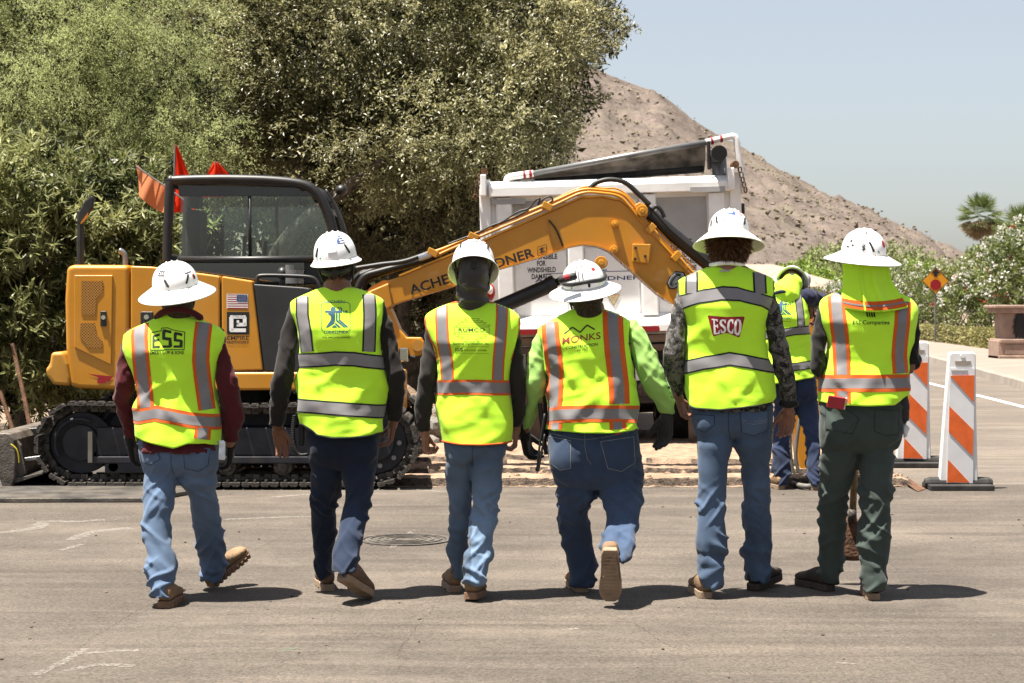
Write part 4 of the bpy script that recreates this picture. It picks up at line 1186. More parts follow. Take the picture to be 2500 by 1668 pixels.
for dx in (-pit * .2, pit * .2):
    sb.box((dx - .028, -.10, -.012), (dx + .028, -.05, .045)); sb.box((dx - .028, .05, -.012), (dx + .028, .10, .045))
    for dy in (-.19, -.13, .13, .19): sb.cyl((dx, dy, -.012), (dx, dy, .008), .014, 6)
me_shoe = mesh_of('track_shoe', sb.v, sb.f); me_shoe.materials.append(M_TRACK); me_shoe.update()
for side, yc in enumerate((15.15 + .225, 17.18)):
    b = MB()
    b.tube([Vector((x, yc - .07, z)) for x, z, a in path] + [Vector((path[0][0], yc - .07, path[0][1]))], .03, 6, False)
    b.tube([Vector((x, yc + .07, z)) for x, z, a in path] + [Vector((path[0][0], yc + .07, path[0][1]))], .03, 6, False)
    tk = b.build('track', M_TRACK, ex)
    for k, (x, z, a) in enumerate(path):
        s = .02 * math.sin(k * 2.1)
        M = Matrix.Translation((x, yc, z)) @ Matrix.Rotation(-a + s * (1.5 if k > 15 else .5), 4, 'Y')
        inst('track_shoe', me_shoe, M, tk)
    zc = (TZ0 + TZ1) / 2
    yo = yc - .16
    b = MB().box((TX0 + .48, yo, .27), (TX1 - .48, yc + .16, .50)); b.box((TX0 + .42, yo - .03, .21), (TX1 - .55, yc + .16, .27))
    b.box((TX0 + .55, yo - .02, .13), (TX0 + 1.1, yc + .12, .25))
    fr = b.build('track_frame', M_FRAME, ex, bevel=.01)
    if side == 0: mat('worn_edge', (.28, .25, .21), .6, .3)
    for xx in (TX0 + .42, TX0 + .95): MB().box((xx, yo - .045, .22), (xx + .035, yo - .02, .47)).build('guard_bar', MATS['worn_edge'], fr)
    for k in range(5):
        xr = TX0 + .62 + k * (TX1 - TX0 - 1.25) / 4
        MB().cyl((xr, yo + .02, .185), (xr, yc + .14, .185), .075, 18).cyl((xr, yo - .02, .185), (xr, yo + .02, .185), .04, 14).build('roller', M_TRACK, ex)
    for xx, nm in ((TX0 + tr_r + .035, 'idler'), (TX1 - tr_r - .035, 'sprocket')):
        wh = MB().cyl((xx, yc - .06, zc), (xx, yc + .06, zc), tr_r - .045, 28).cyl((xx, yc - .1, zc), (xx, yc + .1, zc), .15, 24).build(nm, M_FRAME, ex, bevel=.008)
        if nm == 'sprocket':
            for q in range(9):
                a = 2 * math.pi * q / 9
                MB().cyl((xx + .19 * math.cos(a), yc - .08, zc + .19 * math.sin(a)), (xx + .19 * math.cos(a), yc - .055, zc + .19 * math.sin(a)), .02, 10).build('bolt', M_GREY, wh)
        else:
            MB().tube([Vector((xx + (tr_r - .1) * math.cos(a), yc - .13, zc + (tr_r - .1) * math.sin(a))) for a in np.linspace(R(60), R(215), 16)], .016, 7).build('guard_hoop', M_FRAME, wh, smooth=True)
MB().box((TX0 + .9, 15.6, .30), (TX1 - .9, 16.96, .62)).cyl((X(560, 16.2), 16.25, .5), (X(560, 16.2), 16.25, .80), .45, 30).build('chassis', M_FRAME, ex, bevel=.02)
# dozer blade at the tail end
def z8(*p): return [(.287 * a, 800 + .287 * b) for a, b in p]
M_BLADE = mat('blade_steel', (0.21, 0.18, 0.15), .6, .3, var=.3, scale=9, bump=.3, dirt=(.36, .29, .22))
bl = plate('blade', z8((-90, 905), (50, 897), (85, 905), (118, 960), (132, 1100), (122, 1285), (92, 1370), (30, 1380), (-20, 1250), (-40, 1050)), 15.12, 2.3, M_BLADE, ex, .01)
plate('end_plate', z8((143, 960), (175, 1000), (222, 1240), (200, 1262), (125, 1290), (135, 1100)), 15.2, .05, M_BLADE, bl, .006)
plate('push_arm', z8((85, 868), (318, 850), (360, 945), (360, 1000), (130, 965)), 15.75, .2, M_BLK, bl, .01)
plate('push_arm', z8((190, 1110), (420, 1080), (420, 1115), (195, 1140)), 15.3, .04, M_GREY, bl, .005)
plate('cutting_edge', z8((40, 1300), (360, 1235), (365, 1250), (60, 1345)), 15.15, 2.2, M_TRACK, bl, .004)
MB().tube(spline([P(*z8(p)[0], 15.08) for p in ((90, 992), (112, 1005), (140, 1035), (158, 1090), (163, 1150))], 14), .006, 6).build('yellow_strap', mat('strap_yellow', (.7, .55, .03), .7), bl)
# --- boom, cylinders, stick
YM0, YM1 = 16.10, 16.42
top = z3((118, 737), (150, 705), (215, 672), (238, 676), (300, 655), (560, 548), (700, 488), (850, 420), (1100, 312), (1285, 228), (1400, 226), (1500, 245), (1590, 322), (1700, 448), (1850, 615))
bot = z3((1780, 806), (1700, 752), (1560, 628), (1440, 522), (1395, 500), (1350, 489), (1290, 484), (1230, 495), (1050, 556), (830, 620), (590, 710), (300, 797), (235, 822), (165, 775))
tip = [(1735, 712), (1930, 850), (1965, 880), (1955, 915), (1915, 925), (1700, 785)]
boom = MB().prism(pz(top + tip + bot, YM0), YM0, YM1).build('boom', M_YEL, ex, bevel=.008)
# flanges: plates a little proud along the lower and upper edge
def flange(name, pts, w, y0, y1, m):
    b = MB(); c = [P(u, v, YM0) for u, v in pts]
    for i in range(len(c) - 1):
        t = (c[i + 1] - c[i]).normalized(); nrm = Vector((-t.z, 0, t.x)) * w
        b.add([Vector((q.x, yy, q.z)) for yy in (y0, y1) for q in (c[i], c[i + 1], c[i + 1] + nrm, c[i] + nrm)], [(0, 1, 2, 3), (7, 6, 5, 4), (0, 4, 5, 1), (1, 5, 6, 2), (2, 6, 7, 3), (3, 7, 4, 0)])
    return b.build(name, m, boom)
flange('lower_flange', bot[::-1][3:], .012, YM0 - .022, YM1 + .022, M_YEL)
flange('upper_flange', top[4:], .016, YM0 - .018, YM1 + .018, M_YEL)
T_bm = bvh_of(boom)
def pipe(name, pts, r, Y, m, parent, n=40): return MB().tube(spline([P(*q, Y) for q in z3(*pts)], n), r, 8).build(name, m, parent, smooth=True)
pipe('hydraulic_pipe', ((470, 525), (560, 495), (850, 368), (1130, 250), (1280, 188), (1390, 188), (1500, 207), (1560, 262), (1640, 362), (1880, 625), (1960, 710)), .014, YM0 + .03, M_YEL, boom, 60)
pipe('hydraulic_pipe', ((500, 542), (620, 488), (860, 386), (1140, 268), (1285, 204), (1400, 204), (1490, 222), (1545, 275), (1630, 378), (1870, 640)), .012, YM0 - .01, M_YEL, boom, 60)
pipe('hydraulic_pipe', ((700, 425), (1000, 305), (1270, 178), (1400, 178), (1510, 197), (1660, 360), (1905, 620)), .008, YM0 + .12, M_YEL, boom, 50)
for pts, r, yy in ((((60, 612), (200, 590), (330, 572), (480, 520)), .022, .0), (((80, 650), (220, 600), (360, 585), (520, 535)), .026, .12), (((70, 720), (110, 655), (200, 625), (330, 592), (500, 545)), .028, .06), (((40, 690), (90, 640), (180, 608)), .024, .2), (((100, 735), (130, 670), (220, 635), (420, 575)), .02, .16)):
    pipe('hydraulic_hose', pts, r, YM0 + yy, M_HOSE, boom)
pipe('hydraulic_hose', ((1330, 178), (1370, 145), (1440, 130), (1520, 146), (1590, 205), (1655, 268)), .022, YM0 + .05, M_HOSE, boom)
pipe('hydraulic_hose', ((1670, 290), (1690, 275), (1715, 295), (1735, 335)), .017, YM0 + .0, M_HOSE, boom)
pipe('wiring_loom', ((800, 385), (870, 350), (940, 305), (1000, 285), (1040, 240), (1060, 235), (1050, 265), (1075, 240), (1110, 222), (1130, 240), (1100, 265)), .008, YM0 - .01, M_HOSE, boom, 70)
pipe('wiring_loom', ((560, 480), (640, 450), (720, 420), (800, 380), (900, 345), (1000, 295)), .009, YM0 - .01, M_HOSE, boom, 50)
for q in ((480, 525), (700, 440), (1100, 275), (1660, 395), (1800, 545)):
    b = MB(); c = P(*z3(q)[0], YM0 - .02); b.obox(Matrix.Translation(c) @ Matrix.Rotation(R(25 if q[0] < 1300 else -45), 4, 'Y'), (.09, .06, .06)); b.build('pipe_clamp', M_YEL, boom, bevel=.006)
MB().tube([P(*q, YM0 - .02) for q in z3((405, 556), (440, 545), (470, 532))], .03, 10).build('hose_fitting', M_CHROME, boom)
# lugs and covers on the boom side
cv = plate('cover_plate', z3((1562, 478), (1662, 480), (1650, 584), (1560, 574)), YM0 - .05, .05, M_YEL, boom, .006)
for q in ((1578, 500), (1575, 560), (1630, 545)):
    c = P(*z3(q)[0], YM0 - .05); MB().cyl(c + Vector((0, -.02, 0)), c, .012, 8).build('bolt', M_BLK, cv)
for q, r_ in (((1390, 580), .055), ((1460, 510), .035), ((1465, 372), .03), ((1612, 300), .05)):
    c = P(*z3(q)[0], YM0); MB().cyl(c + Vector((0, -.06, 0)), c + Vector((0, .02, 0)), r_, 20).cyl(c + Vector((0, -.075, 0)), c + Vector((0, -.06, 0)), r_ * .45, 14).build('pin_boss', M_YEL, boom, bevel=.005)
lug = plate('cylinder_lug', z3((1560, 330), (1570, 270), (1600, 252), (1635, 270), (1645, 320), (1620, 370)), YM0 + .02, .28, M_YEL, boom, .008)
pipe('rib', ((1100, 345), (1115, 440), (1150, 520)), .006, YM0 - .005, M_YEL, boom, 12)
pipe('wiring_loom', ((1110, 350), (1150, 405), (1185, 490)), .007, YM0 - .01, M_HOSE, boom, 12)
badge = plate('maker_badge', z3((1745, 690), (1765, 650), (1795, 625), (1840, 630), (1852, 655), (1820, 700), (1790, 725), (1760, 722)), YM0 - .012, .012, M_SIGNK, boom, .004)
plate('badge_face', z3((1753, 690), (1770, 655), (1798, 632), (1836, 636), (1843, 655), (1815, 695), (1788, 717), (1764, 714)), YM0 - .018, .006, M_SILVER, badge, .002)
MB().tube(spline([P(*q, YM0 - .022) for q in z3((1822, 648), (1800, 645), (1778, 668), (1768, 695), (1782, 702))], 14), .012, 6).tube([P(*q, YM0 - .024) for q in z3((1790, 695), (1828, 662))], .012, 6).build('badge_mark', M_SIGNK, badge)
o1, e1 = z3((362, 753), (1034, 546))
text_px('lettering', T_bm, 'ACHEN GARDNER', o1[0], e1[0], o1[1], 23.5, M_KPRINT, boom, .003, bold=.02, slope=(e1[1] - o1[1]) / (e1[0] - o1[0]), rot=True)
def picto(cx, cy, s, k=0.):
    """pictogram of pipe carriers: returns pixel polygons; s = half size, k = shear dv/du"""
    def q(*p): return [(cx + a * s, cy + b * s + k * a * s) for a, b in p]
    disc = lambda x, y, r, n=14: q(*[(x + r * math.cos(2 * math.pi * i / n), y + r * math.sin(2 * math.pi * i / n)) for i in range(n)])
    o = [disc(-.2, -.62, .2), q((-.85, -.52), (.5, -.52), (.5, -.36), (-.85, -.36)), q((.58, -.52), (.68, -.52), (.68, -.36), (.58, -.36)), q((.76, -.52), (.9, -.52), (.9, -.36), (.76, -.36))]
    o += [q((-.38, -.36), (-.05, -.36), (-.05, .25), (-.38, .25)), q((-.38, .2), (-.05, .2), (-.12, .5), (-.62, .8), (-.78, .8)), q((-.6, -.36), (-.38, -.36), (-.38, -.1), (-.6, -.22))]
    o += [q((.02, -.36), (.14, -.36), (.14, .22), (.8, .8), (.62, .8), (.02, .3)), q((.22, -.36), (.32, -.36), (.32, .18), (.95, .72), (.95, .8), (.84, .8), (.22, .24)), q((-.05, .38), (.42, .8), (.22, .8), (-.05, .58)), q((-.1, .6), (.12, .8), (-.34, .8))]
    for x in (.12, .3): o.append(q(*[(x + .2 * math.cos(a), -.62 + .2 * math.sin(a)) for a in np.linspace(-1.3, 1.0, 8)], *[(x + .12 * math.cos(a), -.62 + .12 * math.sin(a)) for a in np.linspace(1.0, -1.3, 8)]))
    return o
def rrect_lines(cx, cy, s, w, k=0.):
    p = [(cx + s * a, cy + s * b_ + k * a * s) for a, b_ in ((-.85, -1), (.85, -1), (1, -.85), (1, .85), (.85, 1), (-.85, 1), (-1, .85), (-1, -.85), (-.85, -1))]
    return line_px(p, w)
pcx, pcy = z3((1072, 512))[0]
poly_px('pictogram', T_bm, picto(pcx, pcy, 9, -.28) + rrect_lines(pcx, pcy, 11, 1.2, -.28), M_KPRINT, boom, .003)
# swing bracket and base of the boom
sw = plate('swing_bracket', z3((205, 850), (232, 812), (252, 830), (300, 940), (338, 984), (418, 984), (432, 1008), (432, 1074), (392, 1090), (300, 1092), (230, 1010), (190, 930)), YM0 - .02, .36, M_YEL, ex, .012)
c = P(*z3((402, 1027))[0], YM0); MB().cyl(c + Vector((0, -.05, 0)), c + Vector((0, .4, 0)), .05, 20).build('pivot_pin', M_YEL2, sw)
plate('boom_foot', z3((118, 742), (240, 690), (262, 812), (215, 842), (120, 830)), YM0 - .05, .44, M_YEL, boom, .012)
c = P(*z3((325, 1078))[0], YM0); MB().box(c + Vector((-.04, -.08, -.06)), c + Vector((.04, .05, .06))).build('valve_block', M_CHROME, sw, bevel=.01)
MB().box((X(820, 16.2), 15.75, .55), (X(985, 16.2), 16.8, .92)).build('front_frame', M_YEL, ex, bevel=.03)
for dy in (-.02, .06):
    MB().tube(spline([P(*q, YM0 + dy) for q in z3((345, 1085), (400, 1100), (470, 1130), (540, 1190))], 14), .016, 7).build('hydraulic_hose', M_HOSE, sw, smooth=True)
# boom cylinder and stick cylinder
def cylinder(name, a, b_, rb, rod_from, Y, parent):
    A, B = P(*a, Y), P(*b_, Y); M_ = A.lerp(B, rod_from)
    o = MB().cyl(A, M_, rb, 22).cyl(M_.lerp(A, .06), M_ , rb * 1.12, 22).build(name, M_BLK, parent, bevel=.004)
    MB().cyl(M_, B, rb * .52, 16).build('rod', M_CHROME, o, smooth=True)
    MB().cyl(A + Vector((0, -rb * 1.2, 0)), A + Vector((0, rb * 1.2, 0)), rb * .9, 16).cyl(B + Vector((0, -rb * 1.2, 0)), B + Vector((0, rb * 1.2, 0)), rb * .8, 16).build('eye', M_BLK, o)
    return o
c1 = cylinder('boom_cylinder', z3((402, 1010))[0], z3((1392, 582))[0], .066, .75, YM0 + .16, ex)
MB().tube([P(*q, YM0 + .07) for q in z3((830, 850), (1060, 755), (1090, 738))], .010, 6).build('feed_pipe', M_BLK, c1)
c2 = cylinder('stick_cylinder', z3((1625, 300))[0], (1962, 838), .062, .72, YM0 + .16, ex)
MB().tube([P(*q, YM0 + .08) for q in z3((1660, 285), (1760, 395), (1990, 590))], .012, 6).build('feed_pipe', M_BLK, c2)
stick = plate('stick', [(1955, 800), (1975, 770), (1996, 772), (2012, 860), (2010, 980), (1992, 1090), (1982, 1178), (1968, 1190), (1958, 1170), (1946, 1100), (1930, 1000), (1924, 900), (1935, 840)], YM0 + .03, .26, M_YEL, ex, .012)
for hp in ([(1930, 1000), (1928, 1060), (1932, 1130), (1945, 1190)], [(1955, 1010), (1946, 1070), (1943, 1120), (1955, 1165), (1975, 1195)]):
    MB().tube(spline([P(*q, YM0 - .08) for q in hp], 18), .016, 8).build('tool_hose', mat('grey_hose', (.2, .19, .17), .6) if 'grey_hose' not in MATS else MATS['grey_hose'], stick, smooth=True)
bk = plate('bucket', [(1962, 1168), (1990, 1160), (2030, 1200), (2035, 1260), (1990, 1300), (1940, 1285), (1950, 1220)], YM0 - .02, .36, M_TRACK, stick, .01)

# ================================================================== DUMP TRUCK
YT = 18.65
def z4(*p): return [(1100 + .3404 * a, 300 + .3404 * b) for a, b in p]
M_TWHITE = mat('truck_white', (0.84, 0.835, 0.82), .4, 0, var=.03, scale=2, coat=.15, dirt=(.50, .44, .37), dirt_amt=.6)
M_TGREY = mat('primer_grey', (0.54, 0.54, 0.535), .55, 0, var=.06, scale=5, dirt=(.5, .44, .38), dirt_amt=.4)
M_TAN = mat('dusty_bumper', (0.40, 0.31, 0.24), .8, .1, var=.15, scale=6, dirt=(.24, .17, .12))
M_TYRE = mat('tyre_rubber', (0.022, 0.021, 0.020), .85, 0, var=.3, scale=14, bump=.4, dirt=(.12, .095, .07))
M_FLAP = mat('mud_flap', (0.20, 0.14, 0.105), .85, 0, var=.25, scale=7, dirt=(.32, .24, .17))
M_RUSTC = mat('rusty_chain', (0.23, 0.11, 0.05), .8, .3, var=.3, scale=20)
tk = empty('dump_truck', (X(1505, YT), YT, 0), 'white dump truck seen from behind with tailgate and tarp bar', 'truck')
def tb(name, a, b_, y0, y1, m, parent=tk, bevel=.01): return MB().box(P(*a, YT) + Vector((0, y0, 0)), P(*b_, YT) + Vector((0, y1, 0))).build(name, m, parent, bevel=bevel)
TL, TR_ = 1212, 1802
tg = tb('tailgate', (TL, 442), (TR_, 782), .0, .08, M_TWHITE)
# rail along the top with a sloping face
b = MB(); a0, a1 = P(TL, 436, YT), P(TR_, 436, YT); c0, c1_ = P(TL, 474, YT), P(TR_, 474, YT)
b.add([a0 + Vector((0, .0, 0)), a1 + Vector((0, 0, 0)), P(TR_, 452, YT) + Vector((0, -.12, 0)), P(TL, 452, YT) + Vector((0, -.12, 0)), c1_ + Vector((0, -.12, 0)), c0 + Vector((0, -.12, 0)), c0 + Vector((0, .02, 0)), c1_ + Vector((0, .02, 0))], [(0, 3, 2, 1), (3, 5, 4, 2), (5, 6, 7, 4), (0, 6, 5, 3), (1, 2, 4, 7)])
b.build('top_rail', M_TWHITE, tg, bevel=.006)
for u0, u1 in ((1228, 1266), (1400, 1438), (1577, 1616), (1745, 1783)):
    tb('stiffener', (u0, 478), (u1, 772), -.09, .0, M_TWHITE, tg, .012)
for u0, u1 in ((1270, 1396), (1442, 1573), (1620, 1741)):
    tb('panel', (u0, 486), (u1, 600), -.012, .0, M_TGREY if u0 != 1442 else M_TWHITE, tg, .006)
    tb('panel', (u0, 604), (u1, 770), -.010, .0, M_TWHITE, tg, .006)
tb('repaint_patch', (1700, 464), (1785, 477), -.125, -.119, M_TGREY, tg, 0); tb('repaint_patch', (1218, 480), (1300, 493), -.093, -.05, M_TGREY, tg, 0)
# lower sill: sloping shelf
b = MB(); b.add([P(1262, 768, YT) + Vector((0, -.02, 0)), P(1790, 768, YT) + Vector((0, -.02, 0)), P(1802, 795, YT) + Vector((0, -.2, 0)), P(1250, 795, YT) + Vector((0, -.2, 0)), P(1802, 800, YT) + Vector((0, -.2, 0)), P(1250, 800, YT) + Vector((0, -.2, 0)), P(1250, 800, YT), P(1802, 800, YT)], [(0, 3, 2, 1), (3, 5, 4, 2), (5, 6, 7, 4), (0, 6, 5, 3), (1, 2, 4, 7)])
b.build('sill', M_TWHITE, tg)
for u0, u1, nm in ((1188, 1216, 'corner_post'), (1798, 1826, 'corner_post')):
    cp = tb(nm, (u0, 430), (u1, 795), -.03, .2, M_TWHITE)
    tb('hinge', (u0 + (4 if u0 < 1500 else -6), 420), (u0 + (18 if u0 < 1500 else 10), 472), -.16, -.03, M_TWHITE, cp)
    c = P(u0 + 14, 412, YT)
    MB().cyl(c + Vector((0, -.14, 0)), c + Vector((0, .05, 0)), .035, 14).build('hinge_pin', M_RUSTC, cp)
    for k in range(5):
        q = c + Vector((.05 * (1 if u0 > 1500 else -1) + .012 * k * (1 if u0 > 1500 else -1), -.06, -.05 - .05 * k))
        MB().tube([q + Vector((.018 * math.cos(t), .0 if k % 2 else .018 * math.cos(t), .03 * math.sin(t))) for t in np.linspace(0, 6.28, 9)], .007, 5, False).build('chain_link', M_RUSTC, cp)
# box sides and floor
for u0, u1 in ((1190, 1200), (1812, 1824)):
    MB().box(P(u0, 440, YT) + Vector((0, .2, 0)), P(u1, 790, YT) + Vector((0, 4.6, 0))).build('box_side', M_TWHITE, tk)
MB().box(P(1200, 775, YT) + Vector((0, .1, 0)), P(1812, 792, YT) + Vector((0, 4.6, 0))).build('box_floor', M_TGREY, tk)
MB().box(P(1200, 400, YT) + Vector((0, 4.55, 0)), P(1812, 790, YT) + Vector((0, 4.62, 0))).build('headboard', M_TWHITE, tk)
# cab behind the box
MB().box(P(1240, 520, YT) + Vector((0, 5.0, 0)), P(1772, 950, YT) + Vector((0, 7.2, 0))).build('cab', M_TWHITE, tk, bevel=.08)
for sx in (1165, 1826):
    ml = tb('mirror', (sx + 4, 555), (sx + 26, 660), -.0 + 3.2, 3.26, M_BLK, tk, .015)
    MB().tube([P(sx + 15, 545, YT) + Vector((0, 3.3, 0)), P(sx + (-30 if sx > 1500 else 55), 540, YT) + Vector((0, 4.8, 0))], .02, 7).build('mirror_arm', M_BLK, ml)
# rear light, bumper, reflective strip
tl = MB().ell(P(1208, 705, YT) + Vector((0, -.05, 0)), (.05, .03, .085), None, 18, 10).build('tail_lamp', mat('lamp_red', (.5, .02, .02), .25), tk, smooth=True)
MB().ell(P(1208, 700, YT) + Vector((0, -.075, 0)), (.03, .015, .045), None, 14, 8).build('lens', mat('painted_glow', (.85, .75, .7), .2), tl, smooth=True)  # the red lamp's white glow, put in as a pale bulge
tl = MB().ell(P(1812, 705, YT) + Vector((0, -.05, 0)), (.05, .03, .085), None, 18, 10).build('tail_lamp', MATS['lamp_red'], tk, smooth=True)
bp = tb('bumper', (1195, 800), (1822, 815), -.22, .1, M_TAN)
for k in range(9):
    u0 = 1198 + k * 69.5
    tb('reflective_strip', (u0, 798), (u0 + 68, 810), -.226, -.221, M_REDP if k % 2 else M_WHITE, bp, 0)
tb('cross_member', (1195, 818), (1822, 838), -.14, .1, M_TAN); tb('cross_member', (1195, 842), (1822, 858), -.18, .1, M_FLAP)
tb('chassis_rail', (1380, 858), (1420, 960), .1, 6.0, M_BLK); tb('chassis_rail', (1590, 858), (1630, 960), .1, 6.0, M_BLK)
hb = tb('hitch_plate', (1540, 880), (1640, 985), -.05, .02, M_BLK)
MB().cyl(P(1575, 950, YT) + Vector((0, -.14, 0)), P(1575, 950, YT) + Vector((0, -.05, 0)), .07, 18).build('pintle_hook', M_TRACK, hb, bevel=.01)
tb('hitch_lamp', (1556, 890), (1570, 930), -.06, -.05, M_WHITE, hb)
for u0, u1 in ((1215, 1330), (1685, 1798)):
    tb('mud_flap', (u0, 905), (u1, 1104), .12, .135, M_FLAP)
for sx in (1215, 1295, 1645, 1725):
    for ya in (.95, 2.3):
        x_ = X(sx, YT); wd = .27
        wh = MB().tube([(x_, YT + ya, .5), (x_ + .02, YT + ya, .5), (x_ + wd - .02, YT + ya, .5), (x_ + wd, YT + ya, .5)], [.46, .50, .50, .46], 30).build('wheel', M_TYRE, tk)
        MB().tube([(x_ - .004, YT + ya, .5), (x_ + wd + .004, YT + ya, .5)], .29, 24).build('rim', M_TGREY, wh)
for ya in (.88, 2.23): MB().box((X(1340, YT), YT + ya, .42), (X(1690, YT), YT + ya + .14, .6)).build('axle', M_BLK, tk, bevel=.03)
MB().box((X(1330, YT), YT + 2.6, .25), (X(1690, YT), YT + 2.8, 1.1)).build('axle_guard', M_BLK, tk)
# tarp bar, tarp and exhaust stack on top
MB().tube(spline([P(*q, YT) for q in z4((462, 420), (462, 385), (480, 370), (520, 362), (650, 348))], 16), .035, 10).build('tarp_bracket', M_TWHITE, tk, smooth=True)
tb_ = MB().tube([P(*q, YT) for q in z4((640, 350), (1300, 245), (1900, 158))], .03, 10).build('tarp_bar', M_GREY, tk, smooth=True)
MB().tube(spline([P(*q, YT) for q in z4((1895, 158), (2060, 125), (2090, 122), (2108, 140), (2125, 260), (2160, 540))], 26), .032, 10).build('tarp_arm', M_TWHITE, tk, smooth=True)
for q0, q1 in (((1928, 151), (1945, 148)), ((1995, 138), (2012, 135)), ((578, 357), (594, 355)), ((620, 351), (640, 349))):
    MB().tube([P(*q, YT) for q in z4(q0, q1)], .040, 10).build('red_band', M_REDP, tk)
vs = []
n = 20
for i in range(n + 1):
    for j in range(7):
        s, t = i / n, j / 6
        a_, b2 = z4((650 + 1245 * s, 352 - 190 * s))[0], z4((650 + 1245 * s, 400 - 50 * s))[0]
        p = P(a_[0] + (b2[0] - a_[0]) * t, a_[1] + (b2[1] - a_[1]) * t, YT)
        vs.append(p + Vector((0, .25 * t + .04 * math.sin(8 * s + 4 * t), 0)))
mk('tarp', vs, [(i * 7 + j, (i + 1) * 7 + j, (i + 1) * 7 + j + 1, i * 7 + j + 1) for i in range(n) for j in range(6)], mat('tarp_mesh', (0.22, 0.19, 0.16), .9, var=.35, scale=7), tk, True)
tb('tarp_strap', (1745, 352), (1754, 422), -.06, -.04, M_BLK)
MB().tube([P(*q, YT) + Vector((0, .1, 0)) for q in z4((560, 412), (1200, 380), (1880, 345))], .036, 10).build('rolled_tarp', mat('tarp_dark', (.03, .027, .025), .9, var=.4, scale=9), tk, smooth=True)
c = P(*z4((1972, 250))[0], YT)
st_ = MB().tube([c + Vector((0, -.2, 0)), c + Vector((0, .0, 0)), c + Vector((0, .25, -.05))], .078, 20).build('exhaust_stack', mat('soot_black', (.006, .006, .006), .9), tk, smooth=False)
MB().cyl(c + Vector((.03, .1, -.6)), c + Vector((.03, .1, .0)), .075, 16).build('stack_pipe', M_GREY, st_, smooth=True)
MB().box(P(1820, 530, YT) + Vector((0, .05, 0)), P(1836, 505, YT) + Vector((0, .12, 0))).build('marker_lamp', M_BLK, tk)
# prints on the tailgate
T_tg = {}
class Multi:
    def __init__(s, ts): s.ts = ts
    def ray_cast(s, o, d):
        best = (None, None, None, 1e9)
        for t in s.ts:
            h = t.ray_cast(o, d)
            if h[0] is not None and h[3] < best[3]: best = h
        return best if best[0] is not None else (None, None, None, None)
T_tg = Multi([bvh_of(o) for o in [tg] + list(tg.children)])
for cx, y0 in ((690, 960), (1730, 925)):
    for k, (wd, wdth) in enumerate((('NOT', 90), ('RESPONSIBLE', 230), ('FOR', 62), ('WINDSHIELD', 205), ('DAMAGE', 145))):
        (ua, va), (ub, _) = z4((cx - wdth / 2, y0 - 46 + 47 * (k - .0)), (cx + wdth / 2, 0))
        text_px('lettering', T_tg, wd, ua, ub, va + 1, 12.5, M_KPRINT, tg, .002, bold=.022)
(ua, va), (ub, _) = z4((640, 1128), (1395, 0))
text_px('lettering', T_tg, 'ACHEN-GARDNER', ua, ub, va, 10, M_BLUEP, tg, .002, bold=.012)
poly_px('logo_lines', T_tg, line_px(z4((700, 1072), (1000, 1066), (1330, 1066)), 1.6) + line_px(z4((1060, 1055), (1160, 1055)), 2.2), M_BLUEP, tg, .002)['kind'] = 'stuff'
tri = z4((1150, 1232), (1248, 1231), (1200, 1314))
poly_px('warning_sticker', T_tg, [tri], mat('sticker_orange', (.72, .38, .04), .5), tg, .005)
tc_ = (sum(p[0] for p in tri) / 3, sum(p[1] for p in tri) / 3)
poly_px('sticker_face', T_tg, [[(tc_[0] + (p[0] - tc_[0]) * .84, tc_[1] + (p[1] - tc_[1]) * .84) for p in tri]], mat('sticker_cream', (.78, .70, .45), .5), tg, .007)
for k, wdth in enumerate((40, 36, 18)): poly_px('sticker_lines', T_tg, [[(tc_[0] - wdth * .17, tc_[1] - 8 + k * 5), (tc_[0] + wdth * .17, tc_[1] - 8 + k * 5), (tc_[0] + wdth * .17, tc_[1] - 6.8 + k * 5), (tc_[0] - wdth * .17, tc_[1] - 6.8 + k * 5)]], M_FOR, tg, .009)
tk.rotation_euler.y = -R(1.6)

# ================================================================== RUBBLE, BARRICADE PANELS
M_RUB = mat('rubble_stone', (0.36, 0.325, 0.29), .95, var=.25, scale=9, bump=.6, bscale=30)
rr = random.Random(9)
gxx, gyy = np.meshgrid(np.linspace(-2.3, -.05, 40), np.linspace(17.6, 19.6, 34), indexing='ij')
q = np.c_[gxx.ravel(), gyy.ravel(), 0 * gxx.ravel()]
q[:, 2] = .80 * np.exp(-((q[:, 0] + 1.2) / .55) ** 2 - ((q[:, 1] - 18.7) / .55) ** 2) + .05 * fbm(q * 4, 4) - .04
tag(mk('rubble_heap', q, np.array([(i * 34 + j, (i + 1) * 34 + j, (i + 1) * 34 + j + 1, i * 34 + j + 1) for i in range(39) for j in range(33)]), M_DIRT), 'heap of dug soil between the excavator and the truck', 'soil', kind='stuff')
def rock_mesh(seed):
    bm = bmesh.new(); bmesh.ops.create_icosphere(bm, subdivisions=2, radius=1)
    p = np.array([v.co[:] for v in bm.verts]); d = 1 + .45 * perlin(p * 1.3 + seed) + .2 * perlin(p * 3 + seed)
    for v, s in zip(bm.verts, d): v.co *= s
    me = bpy.data.meshes.new('rock'); bm.to_mesh(me); bm.free(); me.materials.append(M_RUB); return me
rms = [rock_mesh(i * 3.7) for i in range(5)]
for k in range(34):
    x, y = -1.15 + rr.gauss(0, .38), 18.3 + rr.gauss(0, .28)
    z = .80 * math.exp(-((x + 1.2) / .55) ** 2 - ((y - 18.7) / .55) ** 2)
    s = rr.uniform(.05, .13)
    o = bpy.data.objects.new('rock', rms[k % 5]); COL.objects.link(o)
    o.location = (x, y, z + s * .2); o.scale = (s * rr.uniform(.8, 1.4), s, s * rr.uniform(.6, .95)); o.rotation_euler = (rr.random() * 6, rr.random() * 6, rr.random() * 6)
    tag(o, 'grey broken stone on the soil heap between excavator and truck', 'rock', 'broken stones on the soil heap')
